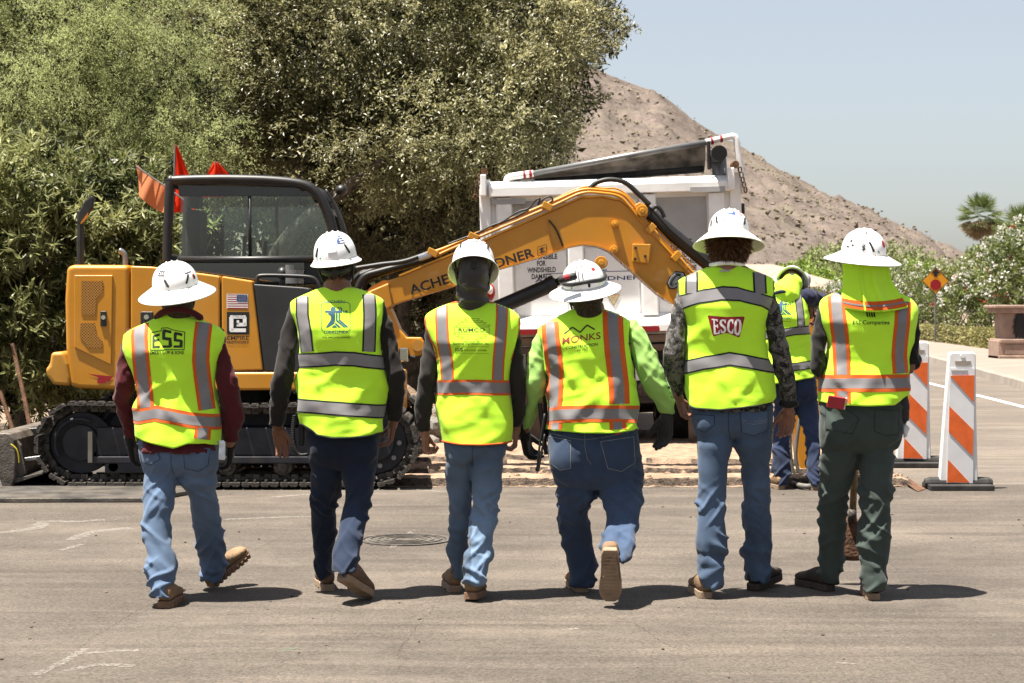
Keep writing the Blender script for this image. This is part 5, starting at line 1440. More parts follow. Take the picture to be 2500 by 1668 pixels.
M_PWHITE = mat('panel_white', (0.74, 0.73, 0.72), .45, var=.05, scale=4, dirt=(.55, .50, .45), dirt_amt=.5)
M_PFACE = mat('reflective_white', (0.66, 0.655, 0.67), .35, var=.05, scale=5, dirt=(.5, .47, .45), dirt_amt=.4)
M_PORA = mat('reflective_orange', (1.05, 0.185, 0.03), .4, var=.08, scale=12, dirt=(.75, .30, .15), dirt_amt=.4)
M_RUBB = mat('rubber_base', (0.035, 0.033, 0.032), .75, var=.2, scale=9, dirt=(.14, .12, .10))
def z5(*p): return [(2000 + .3444 * a, 700 + .3444 * b) for a, b in p]
def barricade(label, Y, du, dv, k):
    """vertical panel traced at its own distance Y; du,dv shift the traced outline, k scales it about its foot"""
    fx, fy = z5((1000, 1415))[0]
    def q(*p): return pz([(fx + du + (a - fx) * k, fy + dv + (b - fy) * k) for a, b in z5(*p)], Y)
    r_ = empty('vertical_panel', (X(fx + du, Y), Y, 0), label, 'barricade', 'striped barricade panels beside the road')
    pn = MB().prism(q((922, 480), (938, 466), (1095, 463), (1111, 477), (1116, 900), (1127, 1420), (850, 1412), (880, 1000)), Y, Y + .07).build('body', M_PWHITE, r_, bevel=.01)
    MB().prism(q((962, 527), (1075, 527), (1070, 552), (1050, 560), (990, 560), (966, 552)), Y - .006, Y + .0).build('handle_hole', mat('recess_grey', (.50, .42, .36), .8) if 'recess_grey' not in MATS else MATS['recess_grey'], pn)
    MB().cyl(Vector((q((1017, 490))[0][0], Y - .008, q((1017, 490))[0][1])), Vector((q((1017, 490))[0][0], Y, q((1017, 490))[0][1])), .018, 14).build('knob', M_PWHITE, pn)
    fc = MB().prism(q((928, 580), (1100, 580), (1088, 1395), (902, 1390)), Y - .008, Y - .002).build('face', M_PFACE, pn)
    for s in (((926, 632), (1097, 628), (1094, 818)), ((921, 848), (1091, 1016), (1085, 1200), (917, 1030)), ((912, 1226), (1064, 1388), (906, 1386))):
        MB().prism(q(*s), Y - .013, Y - .009).build('stripe', M_PORA, fc)
    MB().prism(q((935, 592), (1050, 592), (1050, 600), (935, 600)), Y - .012, Y - .009).build('label_line', M_TGREY, fc)
    x0, x1 = q((752, 1430))[0][0], q((1236, 1430))[0][0]
    MB().tube([(x0, Y + .04, .05), (x0 + .04, Y + .04, .05), (x1 - .04, Y + .04, .05), (x1, Y + .04, .05)], [.035, .05, .05, .035], 8).box((x0 + .02, Y - .12, .0), (x1 - .02, Y + .22, .045)).build('base', M_RUBB, r_, bevel=.008)
barricade('whole striped orange and white barricade panel standing clear of the crew', 15.2, 0, 0, 1.0)
barricade('striped orange and white barricade panel half hidden behind the dark sleeve', 17.3, -110, -60, .893)
# ================================================================== PEOPLE: tools
def remesh(mb, name, vox, m, parent, smooth_it=4, dec=None):
    """closed shapes of one MB fused into one continuous surface"""
    me = mesh_of(name, mb.v, mb.f)
    o = bpy.data.objects.new(name, me); COL.objects.link(o)
    r_ = o.modifiers.new('r', 'REMESH'); r_.mode = 'VOXEL'; r_.voxel_size = vox
    s_ = o.modifiers.new('s', 'SMOOTH'); s_.factor = .5; s_.iterations = smooth_it
    if dec:
        d_ = o.modifiers.new('d', 'DECIMATE'); d_.ratio = dec
    dg = bpy.context.evaluated_depsgraph_get()
    out = bpy.data.meshes.new_from_object(o.evaluated_get(dg))
    bpy.data.objects.remove(o); bpy.data.meshes.remove(me)
    out.name = name
    base = wl(parent)
    out.transform(Matrix.Translation(-base))
    shade(out, True); out.materials.clear(); out.materials.append(m)
    ob = bpy.data.objects.new(name, out); COL.objects.link(ob)
    ob.parent = parent; WL[ob.name] = base
    return ob
def getv(o):
    n = len(o.data.vertices); v = np.empty(n * 3); o.data.vertices.foreach_get('co', v)
    nn = np.empty(n * 3); o.data.vertices.foreach_get('normal', nn)
    return v.reshape(-1, 3) + np.array(wl(o)), nn.reshape(-1, 3)
def setv(o, v):
    o.data.vertices.foreach_set('co', (v - np.array(wl(o))).ravel()); o.data.update()
def ip(tab, x):
    t = np.array(sorted(tab), float); return np.interp(x, t[:, 0], t[:, 1])
def loft(rows, Yt, Ry, n=28, step=5.0, p=2.2, sm=3):
    """rows [(v,ul,ur)] src px -> rings of points; Yt [(v,Y)] centre depth, Ry [(v,half depth m)]"""
    rw = np.array(sorted(rows), float)
    vs = np.linspace(rw[0, 0], rw[-1, 0], max(3, int((rw[-1, 0] - rw[0, 0]) / step) + 1))
    l, r_ = np.interp(vs, rw[:, 0], rw[:, 1]), np.interp(vs, rw[:, 0], rw[:, 2])
    if sm > 1 and len(vs) > 2 * sm:
        k = np.ones(sm) / sm
        f_ = lambda a: np.r_[a[:sm // 2], np.convolve(a, k, 'valid'), a[len(a) - sm // 2:]]
        l, r_ = f_(l), f_(r_)
    Y = ip(Yt, vs); ry = ip(Ry, vs)
    th = np.linspace(0, 2 * np.pi, n, endpoint=False)
    c, s = np.cos(th), np.sin(th)
    cx = np.sign(c) * np.abs(c) ** (2 / p); sy = np.sign(s) * np.abs(s) ** (2 / p)
    xc, rx = ((l + r_) / 2 - U0) / F * Y, (r_ - l) / 2 / F * Y
    zz = H - (vs - V0) / F * Y
    G = np.empty((len(vs), n, 3))
    G[:, :, 0] = xc[:, None] + rx[:, None] * cx
    G[:, :, 1] = Y[:, None] + ry[:, None] * sy
    G[:, :, 2] = zz[:, None]
    return G, np.c_[xc, Y, zz, rx]
def closed(mb, G):
    nr, n, _ = G.shape
    v = G.reshape(-1, 3)
    f = [(i * n + k, (i + 1) * n + k, (i + 1) * n + (k + 1) % n, i * n + (k + 1) % n) for i in range(nr - 1) for k in range(n)]
    f += [tuple(range(n)), tuple((nr - 1) * n + k for k in range(n - 1, -1, -1))]
    mb.add([Vector(p) for p in v], f)
def capsule(mb, a, b, ra, rb, n=12):
    a, b = Vector(a), Vector(b)
    d = (b - a); L = d.length or 1e-6; t = d / L
    pts, rs = [], []
    for q in (-1, -.75, -.4): pts.append(a + t * ra * q); rs.append(ra * math.sqrt(max(.0009, 1 - q * q)))
    pts.append(a); rs.append(ra); pts.append(b); rs.append(rb)
    for q in (.4, .75, 1): pts.append(b + t * rb * q); rs.append(rb * math.sqrt(max(.0009, 1 - q * q)))
    mb.tube(pts, rs, n)
def hand(mb, w, d, t, side_n, curl=.5, grow=0., thumb=.5, scale=1.0):
    """hand from wrist w: d = finger direction, t = towards the thumb, side_n = back-of-hand normal"""
    d = Vector(d).normalized(); n = Vector(side_n); n = (n - d * n.dot(d)).normalized(); tt = Vector(t); tt = (tt - d * tt.dot(d) - n * tt.dot(n)).normalized()
    w = Vector(w); S = scale
    capsule(mb, w - d * .03, w + d * .02 * S, .026 * S + grow, .026 * S + grow)
    for off, Lf in ((.030, .072), (.010, .082), (-.011, .076), (-.030, .060)):
        root = w + d * .092 * S + tt * off * S
        capsule(mb, w + d * .02 * S + tt * off * .7 * S, root, .0155 * S + grow, .0125 * S + grow, 10)
        p, dd, a = root, d.copy(), 0.
        for k, fr in enumerate((.45, .32, .26)):
            a += curl * (.55, .85, .6)[k] * (1 + .15 * (off < 0))
            dd = d * math.cos(a) - n * math.sin(a) + tt * off * 1.2 * (1 - curl)
            q = p + dd.normalized() * Lf * fr * S * 1.05
            capsule(mb, p, q, (.0102 - .001 * k) * S + grow, (.0094 - .0012 * k) * S + grow, 8)
            p = q
    p = w + d * .028 * S + tt * .026 * S; dd = (d * .75 + tt * thumb - n * .35).normalized()
    for k, (L_, r_) in enumerate(((.045, .0145), (.032, .0115), (.025, .0100))):
        q = p + dd * L_ * S; capsule(mb, p, q, r_ * S + grow, (r_ - .0015) * S + grow, 8); p = q
        dd = (dd + d * .25 - n * .25 * curl).normalized()
def head(mb, c, M):
    """skull with face: brow, nose, lips, chin, ears; local y = facing"""
    def e(p, r_, q=None): mb.ell(Vector(c) + M @ Vector(p), r_, M if q is None else M @ q, 16, 10)
    e((0, -.012, .035), (.076, .098, .100)); e((0, .02, -.02), (.068, .078, .085)); e((0, .042, -.075), (.052, .052, .042))
    e((0, .085, -.105), (.022, .018, .018)); e((0, .098, -.022), (.013, .020, .030)); e((0, .112, -.035), (.016, .013, .011))
    e((0, .086, .020), (.060, .014, .012)); e((0, .092, -.066), (.026, .012, .010)); e((.04, .062, -.03), (.026, .026, .024)); e((-.04, .062, -.03), (.026, .026, .024))
    for s in (-1, 1):
        e((s * .079, -.008, -.008), (.010, .024, .033), Matrix.Rotation(s * .35, 3, 'Z')); e((s * .078, -.002, -.030), (.008, .013, .013))
def rot(yaw=0, pitch=0, roll=0):
    """yaw: + turns the face to the left of travel, pitch: + looks down, roll: + lowers the right side"""
    return (Matrix.Rotation(R(yaw), 3, 'Z') @ Matrix.Rotation(-R(pitch), 3, 'X') @ Matrix.Rotation(R(roll), 3, 'Y'))
# --- cloth materials
def cloth_mat(name, col, rough=.85, weave=220., bump=.25, var=.06, trans=0., mottled=None, attr=None, sheen=.1):
    col = kc(col); mottled = [(a, b, c, kc(d), e) for a, b, c, d, e in mottled] if mottled else None
    m, n, l, b = new_mat(name)
    tc = n.new('ShaderNodeTexCoord')
    nz = n.new('ShaderNodeTexNoise'); nz.inputs['Scale'].default_value = 9; nz.inputs['Detail'].default_value = 6
    l.new(tc.outputs['Object'], nz.inputs['Vector'])
    r_ = n.new('ShaderNodeValToRGB'); l.new(nz.outputs['Fac'], r_.inputs[0])
    r_.color_ramp.elements[0].position = .3; r_.color_ramp.elements[1].position = .7
    r_.color_ramp.elements[0].color = (*[c * (1 - var) for c in col], 1); r_.color_ramp.elements[1].color = (*[min(1, c * (1 + var)) for c in col], 1)
    out = r_.outputs[0]
    wv = n.new('ShaderNodeTexNoise'); wv.inputs['Scale'].default_value = weave; wv.inputs['Detail'].default_value = 2
    l.new(tc.outputs['Object'], wv.inputs['Vector'])
    if mottled:
        for sc, lo, hi, cc, am in mottled:
            q = n.new('ShaderNodeTexNoise'); q.inputs['Scale'].default_value = sc; q.inputs['Detail'].default_value = 5; q.inputs['Roughness'].default_value = .65; q.inputs['Distortion'].default_value = 1.2
            l.new(tc.outputs['Object'], q.inputs['Vector'])
            mr = n.new('ShaderNodeMapRange'); mr.inputs[1].default_value = lo; mr.inputs[2].default_value = hi; mr.inputs[4].default_value = am
            l.new(q.outputs['Fac'], mr.inputs[0])
            mx = n.new('ShaderNodeMixRGB'); l.new(mr.outputs[0], mx.inputs[0]); l.new(out, mx.inputs[1]); mx.inputs[2].default_value = (*cc, 1); out = mx.outputs[0]
    if attr:
        at = n.new('ShaderNodeAttribute'); at.attribute_name = attr
        mx = n.new('ShaderNodeMixRGB'); mx.blend_type = 'MULTIPLY'; mx.inputs[0].default_value = 1
        l.new(out, mx.inputs[1]); l.new(at.outputs['Color'], mx.inputs[2]); out = mx.outputs[0]
    l.new(out, b.inputs['Base Color']); b.inputs['Roughness'].default_value = rough; b.inputs['Specular IOR Level'].default_value = .2
    b.inputs['Sheen Weight'].default_value = sheen; b.inputs['Sheen Roughness'].default_value = .5
    bp = n.new('ShaderNodeBump'); bp.inputs['Strength'].default_value = bump; bp.inputs['Distance'].default_value = .003
    l.new(wv.outputs['Fac'], bp.inputs['Height']); l.new(bp.outputs[0], b.inputs['Normal'])
    if trans:
        tr = n.new('ShaderNodeBsdfTranslucent'); l.new(out, tr.inputs[0]); mx = n.new('ShaderNodeMixShader'); mx.inputs[0].default_value = trans
        l.new(b.outputs[0], mx.inputs[1]); l.new(tr.outputs[0], mx.inputs[2]); l.new(mx.outputs[0], n['Material Output'].inputs[0])
    return m
M_LIME = cloth_mat('lime_mesh', (0.55, 0.94, 0.045), .8, 260, .45, .03, .12)
M_TAPE = cloth_mat('retroreflective_tape', (0.285, 0.275, 0.285), .45, 300, .12, .07)
M_ORA = cloth_mat('orange_trim', (0.90, 0.155, 0.022), .8, 260, .2, .05)
M_BTRIM = cloth_mat('black_trim', (0.022, 0.022, 0.020), .85, 260, .2, .1)
def denim(name, col): return cloth_mat(name, col, .88, 330, .5, .12, attr='tint', mottled=[(2.6, .45, .72, tuple(min(1, c * 1.5 + .006) for c in col), .5)])
M_J1 = denim('denim_mid', (0.12, 0.18, 0.285)); M_J2 = denim('denim_indigo', (0.012, 0.020, 0.042)); M_J3 = denim('denim_faded', (0.145, 0.215, 0.32))
M_J4 = denim('denim_blue', (0.042, 0.068, 0.125)); M_J5 = denim('denim_light', (0.09, 0.14, 0.23)); M_J7 = denim('denim_dark', (0.022, 0.035, 0.080))
M_GRN = cloth_mat('green_work_cloth', (0.062, 0.084, 0.074), .85, 300, .3, .08, attr='tint')
M_STITCH = cloth_mat('stitching', (0.36, 0.34, 0.33), .9); M_SEAM = cloth_mat('seam_dark', (0.02, 0.03, 0.05), .9)  # seams and pocket outlines are plain darker lines
M_MAROON = cloth_mat('maroon_shirt', (0.105, 0.012, 0.018), .85, 200, .3, .1)
M_CHAR = cloth_mat('charcoal_shirt', (0.024, 0.020, 0.019), .9, 200, .3, .12); M_CHAR3 = cloth_mat('dark_grey_shirt', (0.034, 0.029, 0.027), .9, 200, .3, .12)
M_MINT = cloth_mat('pale_lime_shirt', (0.46, 0.79, 0.20), .75, 200, .2, .05, .1); M_BLKSH = cloth_mat('black_shirt', (0.016, 0.015, 0.014), .8, 200, .2, .15)
M_NAVY = cloth_mat('navy_shirt', (0.025, 0.028, 0.065), .85, 200, .3, .1)
M_CAMO = cloth_mat('grey_camouflage', (0.030, 0.028, 0.026), .8, 200, .3, .1, mottled=[(13, .46, .54, (.22, .20, .19), .9), (22, .55, .60, (.010, .010, .010), 1.), (45, .58, .66, (.34, .33, .32), .8)])
M_GLOVE = cloth_mat('grey_glove', (0.045, 0.044, 0.042), .8, 150, .4, .2); M_GLOVEB = cloth_mat('black_glove', (0.014, 0.013, 0.013), .7, 150, .4, .2)
M_HOOD = cloth_mat('black_hood', (0.06, 0.052, 0.05), .6, 150, .3, .2); M_BROWNC = cloth_mat('brown_hood', (0.085, 0.060, 0.035), .9, 150, .4, .25, mottled=[(14, .5, .56, (.04, .028, .018), .8)])
def skin(name, c):
    m = mat(name, c, .5, var=.08, scale=18, bump=.12, bscale=120, spec=.35)
    b = m.node_tree.nodes['Principled BSDF']; b.inputs['Subsurface Weight'].default_value = .12; b.inputs['Subsurface Radius'].default_value = (.012, .005, .003)
    return m
M_SK1 = skin('skin_tan', (0.37, 0.18, 0.105)); M_SK2 = skin('skin_brown', (0.27, 0.115, 0.062)); M_SK3 = skin('skin_fair', (0.46, 0.22, 0.145))
M_BOOT = mat('tan_boot', (0.33, 0.20, 0.105), .75, var=.15, scale=14, bump=.3, bscale=90); M_BOOTB = mat('brown_boot', (0.17, 0.095, 0.058), .6, var=.2, scale=14, bump=.3, bscale=90); M_BOOTD = mat('dark_boot', (0.075, 0.052, 0.040), .75, var=.2, scale=14, bump=.3, bscale=90)
M_SOLE = mat('gum_sole', (0.30, 0.17, 0.10), .8, var=.12, scale=20, bump=.3); M_SOLED = mat('dark_sole', (0.10, 0.07, 0.052), .85, var=.2, scale=20); M_SOLET = mat('tan_sole', (0.40, 0.28, 0.185), .8, var=.1, scale=20, bump=.2)
M_HAT = mat('hat_white', (0.80, 0.80, 0.79), .28, var=.015, scale=4, coat=.3, dirt=(.68, .66, .62), dirt_amt=.25); M_HATC = mat('hat_cream', (0.74, 0.72, 0.60), .45, var=.02)
M_STRAP = mat('black_strap', (0.015, 0.015, 0.015), .6, var=.2)
M_HAIR = leaf_mat('auburn_hair', (0.075, 0.032, 0.014), (0.30, 0.155, 0.070), .1, .45, .5); M_HAIRD = leaf_mat('dark_hair', (0.010, 0.008, 0.006), (0.035, 0.026, 0.02), .05, .5, .4)

def drape(o, V, tab, scale=24.0, slant=8.0, big=.004):
    """work folds into a garment: tab [(z,amp)] amplitude by height"""
    _, N = getv(o)
    amp = ip(tab, V[:, 2])
    W = V + .05 * np.c_[perlin(V * 5), perlin(V * 5 + 5), perlin(V * 5 + 9)]
    p = np.c_[W[:, 0] * 4.5, W[:, 1] * 4.5, W[:, 2] * scale * .48 + W[:, 0] * slant * 1.1]
    q = np.c_[W[:, 0] * 5 + 3, W[:, 1] * 5, W[:, 2] * scale * .36 - W[:, 0] * slant * 1.4 + 7]
    m1 = np.clip(.55 + 2.2 * perlin(V * [6, 6, 5] + 11), 0, 1); m2 = np.clip(.55 + 2.2 * perlin(V * [6, 6, 5] + 31), 0, 1)
    d = 1.25 * amp * (1.2 * m1 * crease(p, .12) + 1.1 * m2 * crease(q, .11)) + .5 * big
    d = d - .5 * big + .5 * big * perlin(V * [9, 9, 4] + 2)
    setv(o, V + N * d[:, None])
def trousers(par, rows, legL, legR, YL, YR, Yt, ryp, m, tone, buttock=.05, vox=.008, folds=None):
    """jeans: hips and two legs fused; tone(V)-> brightness of the cloth"""
    mb = MB()
    top = rows[0][0]; b0 = rows[-1][0] - 26
    ra = np.array(rows); rows = [r_ for r_ in rows if r_[0] < b0 - 2] + [(b0, np.interp(b0, ra[:, 0], ra[:, 1]), np.interp(b0, ra[:, 0], ra[:, 2]))]
    bot = b0
    rows2 = list(rows) + [(bot + 5, rows[-1][1] + 40, rows[-1][2] - 40)]
    G, _ = loft(rows2, [(top, Yt), (bot, Yt)], [(top, ryp * .92), ((top * .6 + bot * .4), ryp * 1.06), ((top * .2 + bot * .8), ryp * .9), (bot, ryp * .6), (bot + 5, ryp * .4)], 36, 4, 2.4)
    closed(mb, G)
    rings = []
    for lg, Yk in ((legL, YL), (legR, YR)):
        w_top = (lg[0][2] - lg[0][1]) / 2 / F * Yt
        rows_ = [(lg[0][0] - 90, lg[0][1] + 16, lg[0][2] - 14), (lg[0][0] - 45, lg[0][1] + 6, lg[0][2] - 5)] + list(lg)
        hw = [(v, (r_ - l_) / 2 / F * Yt) for v, l_, r_ in rows_]
        G, _ = loft(rows_, Yk, [(v, max(.088 if v > lg[-1][0] - 45 else .070, min(h * 1.05, ryp * .93))) for v, h in hw], 26, 4, 2.1)
        closed(mb, G); rings.append(G)
    for s in (-1, 1):
        u = (rows[0][1] + rows[0][2]) / 2 + s * (rows[0][2] - rows[0][1]) * .23; v = top + (bot - top) * .55
        mb.ell(P(u, v, Yt - ryp * .48), (buttock * 1.7, buttock * 1.3, buttock * 2.0))
    o = remesh(mb, 'jeans' if m is not M_GRN else 'trousers', vox, m, par, 6)
    V, _ = getv(o)
    drape(o, V, folds or [(0, .014), (.18, .015), (.30, .008), (.48, .012), (.60, .006), (.75, .004), (1.1, .0025)])
    add_attr(o.data, 'tint', np.clip(tone(V), .3, 2.6))
    return o
def boot(par, heel, yaw, pitch, m, ms, roll=0, L=.30, lug=False, ank=None, w=1.0):
    """boot with its heel at 'heel': pitch + = toe up; parts: upper + sole"""
    M = Matrix.Translation(Vector(heel) + Vector((0, .022, 0))) @ Matrix.Rotation(R(yaw), 4, 'Z') @ Matrix.Rotation(R(pitch), 4, 'X') @ Matrix.Rotation(R(roll), 4, 'Y')
    mb = MB()
    prof = [(.0, .026, .05, .095), (.02, .036, .03, .115), (.07, .040, .028, .125), (.12, .040, .028, .118), (.17, .045, .028, .098), (.21, .050, .028, .084), (.25, .048, .028, .076), (.28, .038, .030, .064), (.297, .018, .034, .050)]
    n = 16; rings = []
    for y, hw, z0, z1_ in prof:
        cz, hz = (z0 + z1_) / 2, (z1_ - z0) / 2
        rings.append([M @ Vector((w * hw * math.copysign(abs(math.cos(a)) ** .8, math.cos(a)), y * L / .3, cz + hz * math.copysign(abs(math.sin(a)) ** .8, math.sin(a)))) for a in np.linspace(0, 2 * math.pi, n, endpoint=False)])
    closed(mb, np.array([[list(p) for p in r_] for r_ in rings]))
    an = M @ Vector((0, .058, .07)); up = (Vector(ank) - an).normalized() if ank is not None else Vector((0, 0, 1))
    mb.tube([M @ Vector((0, .06, .04)), an, an + up * .03, an + up * .07], [.036, .039, .040, .040], 16)
    o = remesh(mb, 'boot', .0065, m, par, 3)
    b = MB()
    out = [(0, .027), (.02, .037), (.07, .039), (.12, .037), (.17, .045), (.21, .050), (.25, .048), (.28, .038), (.299, .018)]
    ys = .1495 * (1 - np.cos(np.linspace(0, math.pi, 19))); xs_ = np.interp(ys, [q[0] for q in out], [q[1] for q in out])
    xs_ = np.convolve(np.r_[xs_[0] * .8, xs_, xs_[-1] * .6], [.25, .5, .25], 'valid')
    pl_ = [(x * w, y * L / .3) for y, x in zip(ys, xs_)] + [(-x * w, y * L / .3) for y, x in list(zip(ys, xs_))[::-1]]
    a_ = [M @ Vector((x, y, .036)) for x, y in pl_]; c_ = [M @ Vector((x * 1.02, y, 0.006 if (.095 < y < .135) else 0)) for x, y in pl_]
    k = len(pl_)
    b.add(a_ + c_, [tuple(range(k)), tuple(range(2 * k - 1, k - 1, -1))] + [(i, i + k, (i + 1) % k + k, (i + 1) % k) for i in range(k)])
    so = b.build('sole', ms, o, bevel=.007, seg=3)
    if lug:
        b = MB()
        for s in (-1, 1):
            for y in np.linspace(.02, .27, 9):
                hw = np.interp(y, [q[0] for q in out], [q[1] for q in out])
                b.obox(M @ Matrix.Translation((s * hw * w, y, .010)), (.014, .016, .022))
        t_ = b.build('tread_lugs', ms, o); t_['kind'] = 'stuff'
    else:
        b = MB()
        for y in np.linspace(.03, .26, 12):
            hw = np.interp(y, [q[0] for q in out], [q[1] for q in out]); b.obox(M @ Matrix.Translation((0, y * L / .3, -.0005)), (hw * 1.45 * w, .009, .004))
        b.build('tread', ms, so)['kind'] = 'stuff'
    return o, M
class Hat:
    """hard hat: c = centre of the rim plane, M = 3x3 turn; brim (side, rear, front) widths and drop"""
    def __init__(s, par, c, M, brim, drop, rx=.112, ry=.138, h=.138, m=None, strap=True, cream=False, band=True):
        s.c, s.M, s.rx, s.ry, s.h = Vector(c), M, rx, ry, h
        m = m or M_HAT
        na, nt = 64, 14
        vs = []
        for j in range(nt + 1):
            t = j / nt
            for i in range(na):
                az = 2 * math.pi * i / na
                p = s.dome(az, t)
                vs.append(s.w(p))
        fs = [(j * na + i, j * na + (i + 1) % na, (j + 1) * na + (i + 1) % na, (j + 1) * na + i) for j in range(nt) for i in range(na)] + [tuple(nt * na + i for i in range(na))]
        s.o = mk('hard_hat', vs, fs, m, par, True)
        # brim: inner ring at the rim, curved outwards and down
        vs = []; nb = 9
        for j in range(nb + 1):
            t = j / nb
            for i in range(na):
                az = 2 * math.pi * i / na
                ca, sa = math.cos(az), math.sin(az)
                wd = brim[0] * ca * ca + (brim[2] if sa > 0 else brim[1]) * sa * sa
                wob = 1 + .03 * math.sin(3 * az + 1)
                r0 = Vector((s.rx * ca, s.ry * sa, 0)); dr = Vector((ca / s.rx, sa / s.ry, 0)).normalized()
                p = r0 + dr * wd * t * wob + Vector((0, 0, -drop * t ** 1.5 - .004 * t + .012 * (1 - t) ** 3))
                vs.append(s.w(p))
        fs = [(j * na + i, (j + 1) * na + i, (j + 1) * na + (i + 1) % na, j * na + (i + 1) % na) for j in range(nb) for i in range(na)]
        br = mk('brim', vs, fs, M_HATC if cream else m, s.o, True)
        so = br.modifiers.new('s', 'SOLIDIFY'); so.thickness = .0035; so.offset = -1
        # ridges on the crown
        for k, off in enumerate((-.028, 0, .028)):
            b = MB(); pts = [s.w(s.crown(off, y)) for y in np.linspace(-.105, .11, 22)]
            b.tube(pts, [.0015] + [.0042] * 20 + [.0015], 6).build('crown_ridge', m, s.o, smooth=True)
        if band:
            vs = []
            for z_ in (-.052, -.02):
                for i in range(32):
                    a = 2 * math.pi * i / 32; vs.append(s.w(Vector((.084 * math.cos(a), .106 * math.sin(a) - .004, z_ - .02 * max(0, -math.sin(a))))))
            bd = mk('headband', vs, [(i, (i + 1) % 32, 32 + (i + 1) % 32, 32 + i) for i in range(32)], M_STRAP, s.o, True)
            so = bd.modifiers.new('s', 'SOLIDIFY'); so.thickness = .005
            k0 = s.w(Vector((0, -.108, -.055))); k1 = s.w(Vector((0, -.124, -.055)))
            MB().cyl(k0, k1, .019, 16).build('ratchet_knob', M_STRAP, bd, bevel=.003)
        if strap:
            b = MB()
            for sd in (-1, 1):
                for y0 in (-.045, .03):
                    b.tube(spline([s.w(Vector((sd * .095, y0, .0))), s.w(Vector((sd * .083, .0 + y0 * .5, -.075))), s.w(Vector((sd * .064, .035, -.135))), s.w(Vector((0, .058, -.165)))], 12), .0045, 6)
            b.build('chin_strap', M_STRAP, s.o)['kind'] = 'stuff'
    def w(s, p): return s.c + s.M @ Vector(p)
    def dome(s, az, t):
        r_ = (1 - t ** 2.5) ** (1 / 2.2)
        return Vector((s.rx * r_ * math.cos(az), s.ry * r_ * math.sin(az), s.h * t))
    def crown(s, x, y):
        rr_ = math.sqrt(min(.999, (x / s.rx) ** 2 + (y / s.ry) ** 2)); t = (1 - rr_ ** 2.2) ** (1 / 2.5)
        return Vector((x, y, s.h * t))
    def on(s, az, z, off=.002):
        """point on the crown at azimuth az (0 = straight behind, + to the right) and height z"""
        a = -math.pi / 2 + az
        p = s.dome(a, z / s.h); e = .01
        n_ = (s.dome(a + e, z / s.h) - p).cross(s.dome(a, min(.99, z / s.h + e)) - p).normalized()
        if n_.dot(p) < 0: n_ = -n_
        return s.w(p + n_ * off)
    def sticker(s, az, z, wd, ht, m, off=.0015, name='sticker', round_=False, n=8):
        """sheet of wd x ht metres on the crown"""
        b = MB(); g_ = []
        for j in range(n + 1):
            for i in range(n + 1):
                a, c_ = (i / n - .5), (j / n - .5)
                if round_:
                    k = max(abs(a), abs(c_)) / (math.hypot(a, c_) or 1); a, c_ = a * k * 1.0, c_ * k
                g_.append(s.on(az + a * wd / .115, z + c_ * ht, off))
        b.add(g_, [(j * (n + 1) + i, j * (n + 1) + i + 1, (j + 1) * (n + 1) + i + 1, (j + 1) * (n + 1) + i) for j in range(n) for i in range(n)])
        return b.build(name, m, s.o, smooth=True)
    def text(s, body, az, z, wd, cap, m, bold=.01, off=.003, tilt=0.):
        v, f = text_tris(body, bold); W_ = v[:, 0].max()
        pts = [s.on(az + (x / W_ - .5) * wd / .115, z + y * cap + tilt * (x / W_ - .5) * wd, off) for x, y in v]
        return mk('sticker_lettering', pts, f, m, s.o)
    def clip(s, az, z, L, tilt):
        b = MB(); a0, a1 = s.on(az - math.sin(tilt) * L / 2 / .115, z - math.cos(tilt) * L / 2, .002), s.on(az + math.sin(tilt) * L / 2 / .115, z + math.cos(tilt) * L / 2, .002)
        b.tube([a0, a0.lerp(a1, .15), a0.lerp(a1, .85), a1], [.004, .0068, .0062, .0035], 4); return b.build('strap_clip', M_STRAP, s.o)
def tufts(name, par, c, M, r_, m, n, L, W, seed, zmax=.03, down=1., face=False):
    """short hair on the back and sides of a head"""
    gg = np.random.default_rng(seed)
    d = gg.normal(size=(n * 4, 3)); d /= np.linalg.norm(d, axis=1)[:, None]
    d = d[(d[:, 1] < .25) & (d[:, 2] < zmax) & (d[:, 2] > -.72)][:n]
    loc = d * np.array(r_)
    Mm = np.array(M)
    C = loc @ Mm.T + np.array(c)
    D = (d * .55 + gg.normal(size=d.shape) * .45 + np.array([0, 0, -down])) @ Mm.T
    v, f = leaves(C, D, L * (.6 + .8 * gg.random(len(C))), W * (.7 + .6 * gg.random(len(C))), gg, .5, .1)
    o = mk(name, v, f, m, par); add_attr(o.data, 'tint', np.repeat(gg.random(len(C)), 4)); o['kind'] = 'stuff'
    return o
